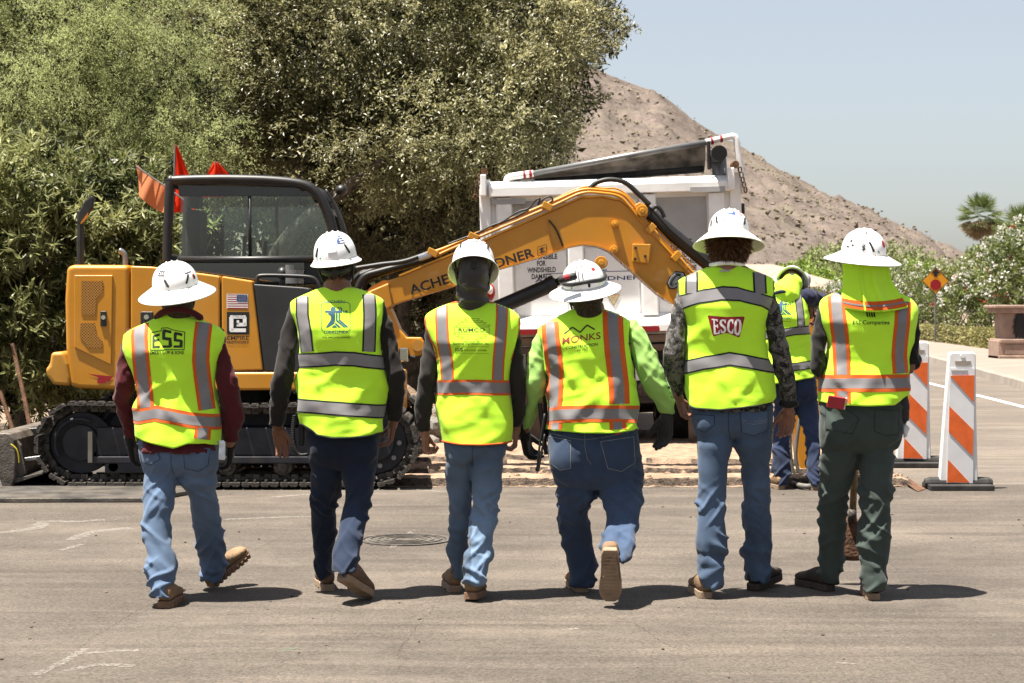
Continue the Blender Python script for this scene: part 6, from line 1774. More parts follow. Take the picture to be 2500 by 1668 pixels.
class Vest:
    def __init__(s, par, rows, Yk, Ry, hem, zm, m=None, folds=.006, seed=0., n=104, neck=True, bulge=None):
        """rows [(v,ul,ur)]; hem = back hem [(u,v)]; zm = zoom->src px"""
        s.par, s.zm = par, zm
        G, ax = loft(rows, Yk, Ry, n, 3.8, 2.35)
        s.ax = ax
        v0 = rows[-1][0]
        he = np.array(hem, float); hm = he[:, 1].mean()
        nr = len(G)
        # hem: the last rings follow the hem line on the back, its mean in front
        k0 = int(nr * .80)
        U = U0 + G[:, :, 0] / G[:, :, 1] * F
        back = (G[:, :, 1] < ax[:, 1][:, None])
        for k in range(k0, nr):
            t = (k - k0 + 1) / (nr - k0)
            hv = np.where(back[k], np.interp(U[k], he[:, 0], he[:, 1]), hm)
            vv = rows[-1][0] * 0 + (V0 + (H - G[k0, :, 2]) / ax[k0, 1] * F)
            tgt = vv + (hv - vv) * t
            G[k, :, 2] = H - (tgt - V0) / F * ax[k, 1]
        # folds
        q = G.reshape(-1, 3)
        fr = np.linspace(0, 1, nr)
        am = np.repeat(1.55 * folds * np.clip(.12 + 1.6 * fr, .12, 1.25), n)
        W = q + .05 * np.c_[perlin(q * 4 + seed), perlin(q * 4 + 3 + seed), perlin(q * 4 + 7)]
        d = am * (1.0 * crease(np.c_[W[:, 0] * 5 + W[:, 2] * 3.0 + seed, W[:, 1] * 4, W[:, 2] * 1.8], .13) + .9 * crease(np.c_[W[:, 0] * 4.5 - W[:, 2] * 4 + seed * 2, W[:, 1] * 4, W[:, 2] * 3 + 9], .13) + .25 * crease(np.c_[W[:, 0] * 5, W[:, 1] * 4, W[:, 2] * 11 + seed], .15) + .6 * perlin(q * [5, 5, 5] + seed))
        rad = q - np.repeat(np.c_[ax[:, 0], ax[:, 1], q.reshape(nr, n, 3)[:, 0, 2] * 0], n, 0); rad[:, 2] = 0
        rad /= np.linalg.norm(rad, axis=1)[:, None] + 1e-9
        q = q + rad * d[:, None]
        # slight hollow along the spine
        f = np.array([(i * n + k, (i + 1) * n + k, (i + 1) * n + (k + 1) % n, i * n + (k + 1) % n) for i in range(nr - 1) for k in range(n)])
        s.o = mk('vest', q, f, m or M_LIME, par, True)
        so = s.o.modifiers.new('s', 'SOLIDIFY'); so.thickness = .005; so.offset = -1
        s.t = BVHTree.FromPolygons([Vector(p) for p in q], f.tolist())
        s.q = q.reshape(nr, n, 3)
    def stripe(s, pts, hw, trim, mt, name='reflective_stripe', off=.0016):
        """vertical stripe on the back: centre pts (zoom px), half width hw (zoom px, or [(y,hw)]), trim width; also over the front"""
        k = s.zm.k
        c = s.zm(*pts)
        if not isinstance(hw, (int, float)): hw = sum(h for _, h in hw) / len(hw)
        st = patch_px(name, s.t, polyline_strip(c, -hw * k, hw * k), 60, 8, M_TAPE, s.o, off + .0008)
        for a, b_ in ((-hw - trim, -hw), (hw, hw + trim)):
            patch_px('stripe_trim', s.t, polyline_strip(c, a * k, b_ * k), 60, 4, mt, s.o, off)
        # the same stripe down the front
        cx = s.ax[:, 0].mean(); vs = []; nn = 20
        us = np.array(c); Yc = s.ax[:, 1].mean()
        for i in range(nn + 1):
            v_ = us[0, 1] + (us[-1, 1] - us[0, 1]) * i / nn; u_ = np.interp(v_, us[:, 1], us[:, 0])
            for o_ in (-hw * k, hw * k):
                h_ = s.t.ray_cast(Vector((X(u_ + o_, Yc), Yc + 1, Z(v_, Yc))), Vector((0, -1, 0)))
                vs.append(h_[0] + Vector((0, .004, 0)) if h_[0] else None)
        fs = [(2 * i, 2 * i + 1, 2 * i + 3, 2 * i + 2) for i in range(nn) if all(vs[j] for j in (2 * i, 2 * i + 1, 2 * i + 3, 2 * i + 2))]
        if fs: mk('front_stripe', [v if v else Vector((cx, Yc, 1)) for v in vs], fs, M_TAPE, s.o)
    def band(s, pts, hw, trim, mt):
        """horizontal reflective band round the body; centre line pts (zoom px)"""
        c = np.array(s.zm(*pts)); k = s.zm.k
        def loop(lo, hi, m, nm, off):
            n = 150; vs = []; ok = []
            for i in range(n):
                a = 2 * math.pi * i / n
                row = []
                for o_ in np.linspace(lo, hi, 5):
                    # start with the axis at the band's height, then find the surface
                    vm = c[:, 1].mean(); j = np.argmin(np.abs(s.ax[:, 2] - (H - (vm - V0) / F * s.ax[:, 1].mean())))
                    ax, Yc, _, rx = s.ax[j]
                    x_ = ax + rx * 1.02 * math.cos(a)
                    u_ = U0 + x_ / Yc * F
                    if math.sin(a) > 0: u_ = c[:, 0].mean() + (u_ - c[:, 0].mean()) * 1.0
                    v_ = np.interp(u_, c[:, 0], c[:, 1]) + o_ * k
                    z_ = H - (v_ - V0) / F * Yc
                    d = Vector((math.cos(a), math.sin(a) * .75, 0)).normalized()
                    o0 = Vector((ax, Yc, z_)) + d * .8
                    h_ = s.t.ray_cast(o0, -d)
                    row.append(h_[0] + d * off if h_[0] else None)
                vs.append(row)
            V_ = []; idx = {}
            for i in range(n):
                for j in range(5):
                    if vs[i][j] is not None: idx[i, j] = len(V_); V_.append(vs[i][j])
            fs = []
            for i in range(n):
                for j in range(4):
                    q = [(i, j), ((i + 1) % n, j), ((i + 1) % n, j + 1), (i, j + 1)]
                    if all(w_ in idx for w_ in q): fs.append([idx[w_] for w_ in q])
            if fs: mk(nm, V_, fs, m, s.o, True)
        loop(-hw, hw, M_TAPE, 'reflective_band', .0032)
        loop(-hw - trim, -hw, mt, 'band_trim', .0024); loop(hw, hw + trim, mt, 'band_trim', .0024)
    def piping(s, pts, w, mt, name='piping'):
        patch_px(name, s.t, polyline_strip(s.zm(*pts), -w * s.zm.k, w * s.zm.k), 60, 3, mt, s.o, .003)
    def hem_binding(s, m, w=4.):
        q = s.q; nr, n, _ = q.shape
        b = MB(); pts = [Vector(p) for p in q[-1]]
        b.tube(pts + [pts[0]], .0045, 6, False); b.build('hem_binding', m, s.o, smooth=True)
    def text(s, body, x0, x1, y, cap, m, **k):
        (a, v), (b_, _) = s.zm((x0, y), (x1, y))
        return text_px('lettering', s.t, body, a, b_, v, cap * s.zm.k, m, s.o, .0016, **k)
    def polys(s, ps, m, name='print', off=.0014): return poly_px(name, s.t, ps, m, s.o, off)
class ZM:
    def __init__(s, x, y, k): s.x, s.y, s.k = x, y, k
    def __call__(s, *p): return [(s.x + s.k * a, s.y + s.k * b) for a, b in p]
    def rows(s, *p): return [(s.y + s.k * y, s.x + s.k * a, s.x + s.k * b) for y, a, b in p]
def shirt(par, vest_rows, Yk, Ry, arms, m, shrink, vox=.0092, extra=None, amp=.005):
    """torso under the vest plus sleeves; arms = list of (rows, Yk)"""
    mb = MB()
    G, _ = loft([(v, l + (shrink + 7 if v < vest_rows[-1][0] - 12 else shrink), r_ - (shrink + 7 if v < vest_rows[-1][0] - 12 else shrink)) for v, l, r_ in vest_rows], Yk, [(v, r_ - (.034 if v <= vest_rows[-2][0] or shrink > 4 else .012)) for v, r_ in Ry], 36, 6, 2.35)
    closed(mb, G)
    for rows, Ya in arms:
        hw = [(v, (r_ - l) / 2 / F * 9.7 * 1.08) for v, l, r_ in rows]
        G, _ = loft(rows, Ya, hw, 22, 4, 2.05); closed(mb, G)
    if extra: extra(mb)
    o = remesh(mb, 'shirt', vox, m, par, 4)
    V, N = getv(o)
    W = V + .03 * np.c_[perlin(V * 9), perlin(V * 9 + 5), perlin(V * 9 + 9)]
    d = amp * (1.5 * crease(np.c_[W[:, 0] * 7, W[:, 1] * 6, W[:, 2] * 11 + W[:, 0] * 11], .14) + 1.1 * crease(np.c_[W[:, 0] * 6 + 4, W[:, 1] * 6, W[:, 2] * 8 - W[:, 0] * 12], .14) + .5 * perlin(V * 13))
    setv(o, V + N * d[:, None])
    return o
def body(par, m, parts, vox=.0048, dec=.2):
    mb = MB()
    parts(mb)
    return remesh(mb, 'body', vox, m, par, 2, dec)
def tone_of(base=1., knee=.25, seed=0., falloff=None):
    def t(V):
        k = base * np.ones(len(V))
        k *= 1 + .22 * fbm(V * [5, 5, 3] + seed, 3)
        k += knee * np.exp(-((V[:, 2] - .50) / .14) ** 2) + .15 * np.exp(-((V[:, 2] - .10) / .06) ** 2)
        if falloff is not None: k += falloff(V)  # extra brightness: sunlight on a trailing calf, painted into the cloth
        return k
    return t
def pocket(jo, t, zm, pts, m, stitch, name='back_pocket'):
    """sewn patch: quad or pentagon in zoom px"""
    q = zm(*pts); n = 10
    a, b_, c, d = q[0], q[1], q[2], q[-1]
    def fn(s_, t_):
        top = (a[0] + (b_[0] - a[0]) * s_, a[1] + (b_[1] - a[1]) * s_)
        if len(q) == 5:
            lo = (q[4][0] + (q[2][0] - q[4][0]) * s_, np.interp(s_, [0, .5, 1], [q[4][1], q[3][1], q[2][1]]))
        else: lo = (d[0] + (c[0] - d[0]) * s_, d[1] + (c[1] - d[1]) * s_)
        return top[0] + (lo[0] - top[0]) * t_, top[1] + (lo[1] - top[1]) * t_
    o = patch_px(name, t, fn, n, n, m, jo, .0025)
    if o:
        add_attr(o.data, 'tint', np.full(len(o.data.vertices), 1.0))
        poly_px('stitching', t, line_px(q + [q[0]], 1.0), stitch, o, .0032)
    return o
def seam(jo, t, zm, pts, m, w=1.0): return poly_px('seam', t, line_px(zm(*pts), w), m, jo, .0025)
# ================================================================== THE CREW
def person(S):
    """one figure from its traced outlines (zoom px) and depths; returns what later details need"""
    a, b_ = S['zu'], S['zl']                      # zoom->src maps: upper body, legs
    Yt = S['Y']
    e = empty('person', (X(S['foot'][0], Yt), Yt, 0), S['label'], 'person', S.get('group'))
    vr = a.rows(*S['vest']); top, bot = vr[0][0], vr[-1][0]
    f_ = lambda t: top + (bot - top) * t
    d = S.get('ry', .135)
    Yk = [(f_(0), Yt + .035), (f_(.08), Yt + .02), (f_(.28), Yt), (f_(.65), Yt + .015), (f_(1), Yt)]
    Ry = S.get('Ry') or [(f_(0), d * .50), (f_(.05), d * .62), (f_(.12), d * .80), (f_(.30), d * 1.02), (f_(.62), d * .94), (f_(.85), d * 1.08), (f_(1), d * 1.12)]
    if 'Ryf' in S: Ry = [(f_(t), q) for t, q in S['Ryf']]
    arms = [(a.rows(*r_), [(r0[0], Yt + y) for r0, y in zip([(a.y + a.k * yy,) for yy, _ in ys], [q for _, q in ys])]) for r_, ys in S['arms']]
    legs = [b_.rows(*S['legL']), b_.rows(*S['legR'])]
    pel = b_.rows(*S['hips'])
    def legY(rows, ks): return [(rows[0][0] - 80, Yt)] + [(b_.y + b_.k * y, q) for y, q in ks]
    YL, YR = legY(legs[0], S['YL']), legY(legs[1], S['YR'])
    # hat, head
    hc = P(*a(S['hat'])[0], Yt + S.get('haty', .02)); M = rot(*S['turn'])
    Mh = rot(*S.get('hturn', S['turn']))
    c = hc + M @ Vector((0, .0, -.035))
    def skinparts(mb):
        head(mb, c, Mh)
        nb = P(*a(S['neck'])[0], Yt + .02)
        capsule(mb, c + Mh @ Vector((0, -.03, -.05)), nb, .056, .062, 16)
        capsule(mb, nb, P((pel[0][1] + pel[0][2]) / 2, pel[0][0], Yt), .075, .09, 16)
        for rows, Ya in arms:
            pts = [P((l + r_) / 2, v, ip(Ya, v)) for v, l, r_ in rows]; rr_ = [max(.018, (r_ - l) / 2 / F * Yt * .72) for v, l, r_ in rows]
            capsule(mb, nb + Vector((0, 0, -.16)), pts[1], .035, .028)
            for i in range(1, len(pts) - 1): capsule(mb, pts[i], pts[i + 1], min(rr_[i], .038), min(rr_[i + 1], .038))
        for lg, Yk_, bt in ((legs[0], YL, S['boots'][0]), (legs[1], YR, S['boots'][1])):
            pts = [P((l + r_) / 2, v, ip(Yk_, v)) for v, l, r_ in lg[:-1:2]]; rr_ = [min(.05, (r_ - l) / 2 / F * Yt * .5) for v, l, r_ in lg[:-1:2]]; rr_[-1] = .026; rr_[-2] = .032
            capsule(mb, P((pel[0][1] + pel[0][2]) / 2, pel[0][0], Yt), pts[0], .09, rr_[0])
            for i in range(len(pts) - 1): capsule(mb, pts[i], pts[i + 1], rr_[i], rr_[i + 1])
            Mb = Matrix.Translation(bt[0]) @ Matrix.Rotation(R(bt[1]), 4, 'Z') @ Matrix.Rotation(R(bt[2]), 4, 'X')
            capsule(mb, pts[-1], Mb @ Vector((0, .06, .075)), rr_[-1], .028); capsule(mb, Mb @ Vector((0, .06, .07)), Mb @ Vector((0, .22, .05)), .024, .016)
        for h_ in S['hands']:
            hand(mb, P(*h_[0], Yt + h_[1]), *h_[2:6], **(h_[6] if len(h_) > 6 else {}))
    body(e, S['skin'], skinparts)
    if 'arms_extra' in S: ex_ = lambda mb: S['arms_extra'](mb, Yt)
    else: ex_ = None
    sr = [(v, l, r_) for v, l, r_ in vr]
    if 'shirt_to' in S: sr = sr + [(a.y + a.k * S['shirt_to'], sr[-1][1] + 2, sr[-1][2] - 2)]
    if 'shirt_to' in S: Ry = Ry + [(sr[-1][0], Ry[-1][1] + .004)]
    so = shirt(e, sr, Yk, Ry, arms, S['shirt'], 4.5 if 'shirt_to' not in S else 2.5, extra=ex_, amp=S.get('samp', .005))
    jo = trousers(e, pel, legs[0], legs[1], YL, YR, Yt, S.get('hipd', .12), S['jeans'], S['tone'], S.get('butt', .05), folds=S.get('jfold'))
    for bt, lg, Yk_ in zip(S['boots'], legs, (YL, YR)):
        ank = P((lg[-2][1] + lg[-2][2]) / 2, lg[-2][0], ip(Yk_, lg[-2][0]))
        boot(e, bt[0], bt[1], bt[2], bt[3], bt[4], ank=ank, **(bt[5] if len(bt) > 5 else {}))
    ve = Vest(e, vr, Yk, Ry, a(*S['hem']), a, folds=S.get('vfold', .006), seed=S.get('seed', 0.))
    ht = Hat(e, hc, M, **S['hatk'])
    return e, ve, ht, so, jo, c, Mh, Yt, bvh_of(jo)
def gp(u, v, dz=0.): return Vector((X(u, GY(v)), GY(v), dz))
DN = Vector((0, 0, -1))
M_PGREY = mat('sticker_grey', (.55, .55, .55), .5); M_LBLUE = mat('sticker_blue', (.05, .12, .42), .5); M_PINKR = mat('sticker_red', (.55, .03, .05), .5); M_TEAL = mat('print_teal', (.01, .11, .20), .6); M_SORG = mat('sticker_orange2', (.70, .14, .03), .5); M_DOT = mat('dot_teal', (.05, .45, .42), .4)
M_PK = mat('vest_print', (.035, .045, .012), .7)

# ---- 1: maroon shirt
ZU, ZL = ZM(250, 600, .3189), ZM(250, 1040, .319)
S1 = dict(zu=ZU, zl=ZL, Y=9.60, foot=(440, 1480), label='person in maroon long sleeves and orange edged lime vest with one boot raised', skin=M_SK1, seed=1.3,
  vest=((520, 445, 650), (545, 420, 700), (570, 370, 760), (600, 310, 850), (635, 225, 918), (680, 165, 945), (740, 160, 935), (850, 178, 892), (950, 222, 868), (1050, 250, 862), (1150, 262, 882), (1230, 232, 896), (1300, 230, 905), (1400, 248, 910), (1500, 258, 908)),
  hem=((230, 1445), (300, 1480), (430, 1510), (545, 1536), (650, 1500), (780, 1500), (905, 1522)), shirt_to=1575, ry=.145,
  arms=[(((640, 190, 300), (760, 140, 270), (900, 112, 235), (1050, 92, 252), (1150, 86, 245), (1260, 108, 240), (1380, 140, 252), (1490, 188, 262)), ((640, .02), (1050, .0), (1490, .14))),
        (((640, 850, 930), (720, 880, 945), (800, 870, 965), (950, 862, 1012), (1130, 885, 1062), (1250, 900, 1086), (1340, 905, 1086), (1420, 912, 1052), (1505, 920, 1036)), ((640, .02), (1050, .0), (1505, .10)))],
  hips=((95, 282, 890), (200, 285, 890), (300, 303, 887), (380, 312, 884), (440, 314, 880)),
  legL=((430, 313, 562), (500, 315, 550), (600, 308, 540), (700, 303, 524), (800, 308, 520), (900, 318, 522), (985, 340, 552), (1040, 348, 566), (1080, 332, 574), (1110, 325, 566), (1180, 348, 552), (1250, 365, 548), (1305, 378, 546)),
  legR=((430, 572, 880), (500, 640, 873), (560, 665, 878), (600, 675, 888), (700, 685, 905), (800, 697, 925), (900, 712, 938), (1000, 735, 942), (1060, 750, 946), (1120, 752, 938), (1180, 752, 918)),
  YL=((430, 9.58), (800, 9.50), (1305, 9.37)), YR=((430, 9.64), (800, 9.82), (1180, 9.95)), hipd=.125, butt=.052,
  hat=(562, 318), turn=(14, -11, -9), hturn=(14, -4, -5), neck=(590, 560), hatk=dict(brim=(.082, .09, .09), drop=.036, rx=.118, ry=.142, h=.135),
  hands=[(ZU((215, 1500))[0], .15, DN + Vector((.1, .5, 0)), (.3, 1, 0), (-1, 0, 0), .7), (ZU((985, 1510))[0], .12, DN + Vector((-.1, .4, 0)), (-.2, 1, 0), (1, 0, 0), .6)],
  shirt=M_MAROON, jeans=M_J1, tone=tone_of(1., .3, 1.),
  boots=[(gp(398, 1488), -2, 0, M_BOOT, M_SOLE, dict(lug=True)), (P(513, 1436, 9.90), -40, 30, M_BOOT, M_SOLE, dict(lug=True))])
e, ve, ht, so, jo, c, Mh, Yt, T = person(S1)
ve.stripe(((290, 590), (283, 700), (293, 850), (307, 1000), (322, 1120), (333, 1240)), 39, 26, M_ORA); ve.stripe(((778, 590), (758, 750), (752, 880), (764, 1000), (778, 1100), (800, 1255)), 40, 26, M_ORA)
ve.band(((225, 1292), (300, 1300), (420, 1272), (560, 1290), (720, 1322), (905, 1345)), 36, 24, M_ORA); ve.stripe(((770, 1395), (762, 1482)), 36, 26, M_ORA)
ve.polys([ZU(*q) for q in (((382, 688), (440, 672), (440, 690), (400, 700), (400, 718), (436, 712), (436, 730), (400, 736), (400, 768), (440, 764), (440, 784), (382, 786)),
    ((458, 655), (470, 640), (528, 652), (528, 674), (484, 662), (480, 700), (528, 706), (534, 770), (520, 782), (458, 782), (458, 764), (506, 764), (508, 728), (458, 720)),
    ((546, 672), (556, 660), (612, 672), (612, 694), (570, 684), (566, 714), (606, 720), (616, 730), (614, 782), (546, 782), (546, 764), (590, 764), (592, 738), (546, 732)))] + line_px(ZU((366, 796), (368, 668), (452, 652), (454, 632), (500, 630), (545, 648), (630, 662), (626, 796), (366, 798)), 2.0), M_PK)
ve.text('EMERY SAPP & SONS', 367, 624, 832, 25, M_PK, bold=.015, slope=-.01)
# collar
MB().tube(spline([P(*ZU(q)[0], Yt + y) for q, y in (((405, 560), -.01), ((460, 512), -.05), ((560, 488), -.068), ((670, 505), -.05), ((770, 562), .0))], 24), [.006] + [.017] * 22 + [.017, .006], 10).build('collar', M_MAROON, so, smooth=True)
pocket(jo, T, ZL, ((285, 150), (415, 160), (440, 250), (375, 298), (300, 275)), M_J1, M_SEAM); pocket(jo, T, ZL, ((622, 170), (825, 168), (805, 305), (735, 348), (630, 322)), M_J1, M_SEAM)
seam(jo, T, ZL, ((525, 170), (525, 300), (550, 380)), M_SEAM)
for az, z_, L_, ti in ((-.45, .05, .045, -.5), (.55, .055, .05, .6)): ht.clip(az, z_, L_, ti)
ht.sticker(.75, .095, .052, .026, M_LBLUE); ht.sticker(.75, .095, .046, .020, M_WHITE, .003); ht.text('WORKSAFE', .75, .096, .040, .007, M_LBLUE, off=.0045); ht.text('ESS', -.75, .085, .045, .024, M_KPRINT, .02)
ht.sticker(1.0, .055, .026, .028, M_SORG, .0015, round_=True); ht.sticker(1.0, .055, .016, .018, M_KPRINT, .003, round_=True)
tufts('hair', e, c, Mh, (.080, .100, .098), M_HAIRD, 900, .018, .004, 1)
b = MB(); b.ell(c + Mh @ Vector((0, -.03, -.06)), (.078, .082, .06), Mh, 18, 12); b.ell(c + Mh @ Vector((0, -.035, -.10)), (.07, .07, .045), Mh, 18, 12)
remesh(b, 'neck_cloth', .007, M_BROWNC, e, 3)
for w_, y_, dd, tt_, nn_, cu in ((ZU((215, 1500))[0], .15, DN + Vector((.1, .5, 0)), (.3, 1, 0), (-1, 0, 0), .7), (ZU((985, 1510))[0], .12, DN + Vector((-.1, .4, 0)), (-.2, 1, 0), (1, 0, 0), .6)):
    b = MB(); hand(b, P(*w_, Yt + y_), dd, tt_, nn_, cu, .0035, .5, 1.02); remesh(b, 'glove', .0045, M_GLOVEB, e, 2)
M_GWHITE = mat('white_glove', (.62, .66, .70), .8, var=.15, scale=30)
b = MB()
for k in range(4): capsule(b, P(900 * .319 + 250 + k * 3.2, 1040 + .319 * 250, Yt - .10), P(905 * .319 + 250 + k * 3.4 - 1, 1040 + .319 * (115 + 12 * (k % 2)), Yt - .10), .008, .006)
remesh(b, 'tucked_glove', .004, M_GWHITE, e, 2)

# ---- 2: black edged vest, charcoal shirt
ZU, ZL = ZM(620, 550, .3636), ZM(620, 1020, .319)
S2 = dict(zu=ZU, zl=ZL, Y=9.68, foot=(815, 1450), label='person in charcoal shirt and black edged lime vest, coiled cord at the hip', skin=M_SK2, seed=2.7,
  vest=((412, 470, 645), (425, 430, 700), (445, 385, 760), (470, 330, 815), (490, 280, 862), (515, 242, 873), (580, 245, 870), (700, 290, 858), (800, 304, 855), (860, 302, 862), (950, 300, 876), (1000, 284, 890), (1050, 280, 896), (1100, 285, 893), (1180, 298, 883), (1280, 305, 872), (1370, 322, 872)),
  hem=((300, 1310), (345, 1345), (420, 1395), (520, 1415), (640, 1412), (760, 1402), (875, 1385)), ry=.145,
  arms=[(((520, 250, 330), (600, 222, 320), (720, 188, 300), (880, 148, 285), (1050, 114, 262), (1200, 105, 228), (1345, 105, 212)), ((520, .02), (1000, -.02), (1345, .08))),
        (((490, 800, 866), (560, 800, 882), (680, 830, 932), (850, 862, 972), (1000, 885, 1010), (1150, 895, 1016), (1230, 892, 1000), (1312, 892, 984)), ((490, .02), (1000, .0), (1312, .10)))],
  hips=((40, 392, 985), (150, 400, 970), (250, 410, 956), (350, 420, 946), (460, 430, 934)),
  legL=((450, 430, 672), (520, 438, 668), (600, 430, 655), (650, 428, 634), (700, 432, 632), (850, 437, 632), (950, 450, 630), (1050, 462, 612), (1150, 466, 598), (1222, 480, 576)),
  legR=((450, 668, 932), (520, 690, 920), (600, 696, 906), (660, 690, 902), (700, 680, 886), (800, 655, 870), (900, 640, 850), (1000, 606, 816), (1060, 600, 806), (1130, 590, 796), (1180, 600, 775)),
  YL=((450, 9.70), (800, 9.84), (1222, 9.92)), YR=((450, 9.66), (680, 9.66), (1180, 9.45)), hipd=.12,
  hat=(548, 232), turn=(0, -8, -6), hturn=(0, 0, -3), neck=(560, 420), hatk=dict(brim=(.022, .026, .06), drop=.012, rx=.111, ry=.138, h=.148),
  hands=[(ZU((158, 1350))[0], .09, (.22, .15, -1), (1, .35, 0), (.3, 1, .1), .35, dict(thumb=.55)), (ZU((936, 1318))[0], .11, (-.2, .1, -1), (-.5, 1, 0), (1, .3, 0), .75)],
  shirt=M_CHAR, jeans=M_J2, tone=tone_of(.95, .35, 4., lambda V: .9 * np.exp(-((V[:, 2] - .33) / .22) ** 2) * (V[:, 0] > X(815, 9.5))), jfold=[(0, .010), (.16, .010), (.30, .006), (.52, .011), (.60, .005), (.75, .003), (1.1, .002)],  # sunlit right calf painted into the denim colour
  boots=[(gp(801, 1446), 12, 0, M_BOOTB, M_SOLET), (P(832, 1418, 9.37), -26, -26, M_BOOTB, M_SOLET, dict())])
e, ve, ht, so, jo, c, Mh, Yt, T = person(S2)
ve.stripe(((325, 478), (325, 600), (345, 720), (358, 850)), 33, 11, M_BTRIM); ve.stripe(((772, 465), (778, 600), (775, 720), (770, 850)), 34, 11, M_BTRIM)
ve.band(((300, 908), (430, 900), (560, 890), (700, 895), (876, 922)), 38, 11, M_BTRIM); ve.band(((298, 1205), (420, 1210), (600, 1222), (760, 1235), (880, 1248)), 36, 11, M_BTRIM)
ve.piping(((240, 515), (243, 590), (270, 680), (298, 760), (303, 840)), 6, M_BTRIM); ve.piping(((872, 500), (870, 600), (860, 700), (856, 840)), 6, M_BTRIM); ve.hem_binding(M_BTRIM)
cx, cy = ZU((549, 618))[0]
ve.polys(picto(cx, cy, 31), M_TEAL, 'pictogram'); ve.polys(rrect_lines(cx, cy - 1, 35, 1.3), M_TEAL, 'pictogram_frame')
ve.text('ACHEN', 485, 608, 523, 19, M_TEAL); ve.text('GARDNER', 470, 638, 728, 19, M_TEAL, bold=.012); ve.text('100% EMPLOYEE OWNED', 460, 648, 759, 11, M_PK, bold=.01)
for az, z_, L_, ti in ((-.85, .055, .05, .25), (.78, .060, .052, -.4)): ht.clip(az, z_, L_, ti)
ht.sticker(-.35, .125, .055, .022, M_PGREY); ht.text('SAFETY', -.35, .119, .042, .010, M_PINKR)
ht.sticker(.55, .112, .052, .042, M_LBLUE)
for k in range(4): ht.sticker(.62, .096 + k * .011, .034, .0045, M_WHITE, .003)
ht.sticker(-.62, .026, .011, .011, M_DOT, .002, round_=True); ht.sticker(.0, .070, .05, .036, M_HAT, .004)
tufts('hair', e, c, Mh, (.079, .101, .10), M_HAIRD, 1300, .014, .0035, 2)
pocket(jo, T, ZL, ((405, 130), (560, 150), (560, 165), (410, 145)), M_J2, M_SEAM, 'pocket_edge'); seam(jo, T, ZL, ((655, 150), (655, 300), (665, 440)), M_SEAM)
# speaker microphone cord on the hip
p0, p1, p2, p3 = [P(*ZU(q)[0], Yt - .06) for q in ((272, 1270), (262, 1420), (290, 1530), (352, 1538))]
cl = spline([p0, p1, p2, p3], 420); pts = []
for i, q in enumerate(cl):
    a_ = i * .55; pts.append(q + Vector((.010 * math.cos(a_), .010 * math.sin(a_), 0)) + Vector((0, 0, .004 * math.cos(a_))))
cd = MB().tube(pts, .0032, 5).build('coiled_cord', M_STRAP, e, smooth=True)
MB().box(P(*ZU((298, 1320))[0], Yt - .03), P(*ZU((345, 1480))[0], Yt + .03)).build('radio', M_STRAP, e, bevel=.008)

# ---- 3: dark hood, narrow orange edged vest
ZU, ZL = ZM(980, 570, .3445), ZM(980, 1040, .306)
S3 = dict(zu=ZU, zl=ZL, Y=9.66, foot=(1140, 1465), label='slim person in dark grey shirt with a black hood under the hard hat', skin=M_SK3, seed=4.1,
  vest=((478, 400, 610), (492, 350, 660), (515, 280, 730), (545, 215, 790), (575, 172, 832), (610, 160, 842), (680, 172, 838), (780, 212, 812), (850, 240, 795), (930, 255, 770), (1040, 240, 768), (1140, 240, 778), (1200, 243, 786), (1300, 252, 789), (1400, 274, 786), (1478, 285, 780)),
  hem=((240, 1465), (285, 1468), (420, 1480), (560, 1484), (700, 1478), (780, 1470)), ry=.13, vfold=.0045,
  arms=[(((600, 200, 275), (660, 182, 260), (760, 162, 250), (900, 138, 262), (1080, 113, 238), (1220, 90, 222), (1300, 92, 214), (1400, 115, 212)), ((600, .02), (1000, -.01), (1400, .06))),
        (((600, 740, 838), (700, 770, 840), (850, 768, 862), (1000, 770, 882), (1150, 776, 889), (1240, 780, 884), (1372, 778, 850)), ((600, .02), (1000, .0), (1372, .12)))],
  hips=((110, 332, 852), (200, 340, 840), (300, 350, 822), (340, 352, 815)),
  legL=((320, 350, 570), (400, 352, 568), (500, 362, 566), (600, 370, 562), (700, 378, 552), (800, 383, 546), (900, 385, 535), (970, 374, 530), (1050, 385, 502), (1150, 400, 495), (1212, 410, 486)),
  legR=((320, 564, 818), (400, 565, 806), (500, 568, 796), (600, 565, 790), (690, 555, 770), (800, 530, 746), (900, 525, 728), (960, 542, 716), (1000, 496, 716), (1060, 488, 720), (1120, 495, 702), (1200, 495, 684), (1252, 482, 662)),
  YL=((320, 9.68), (800, 9.82), (1212, 9.89)), YR=((320, 9.64), (700, 9.66), (1252, 9.57)), hipd=.11, butt=.042,
  hat=(510, 236), haty=.0, turn=(3, 27, 1), hturn=(3, 24, 0), neck=(505, 495), hatk=dict(brim=(.022, .030, .06), drop=.020, rx=.110, ry=.136, h=.135),
  hands=[(ZU((165, 1402))[0], .07, (.05, .25, -1), (.3, 1, 0), (-1, .2, 0), 1.35, dict(thumb=.3)), (ZU((812, 1378))[0], .13, (-.05, .2, -1), (-.3, 1, 0), (1, 0, 0), 1.2)],
  shirt=M_CHAR3, jeans=M_J3, tone=tone_of(.72, .30, 7., lambda V: .75 * np.exp(-((V[:, 2] - .30) / .22) ** 2) * (V[:, 0] > X(1150, 9.55))),  # right calf lightened in the cloth colour to look sunlit
  boots=[(gp(1111, 1449), 8, 0, M_BOOT, M_SOLET), (P(1148, 1466, 9.50), -8, -5, M_BOOT, M_SOLE)])
e, ve, ht, so, jo, c, Mh, Yt, T = person(S3)
ve.stripe(((285, 500), (285, 600), (292, 750), (320, 900), (328, 1040)), 33, 13, M_ORA); ve.stripe(((712, 500), (712, 600), (702, 750), (688, 900), (682, 1040)), 29, 13, M_ORA)
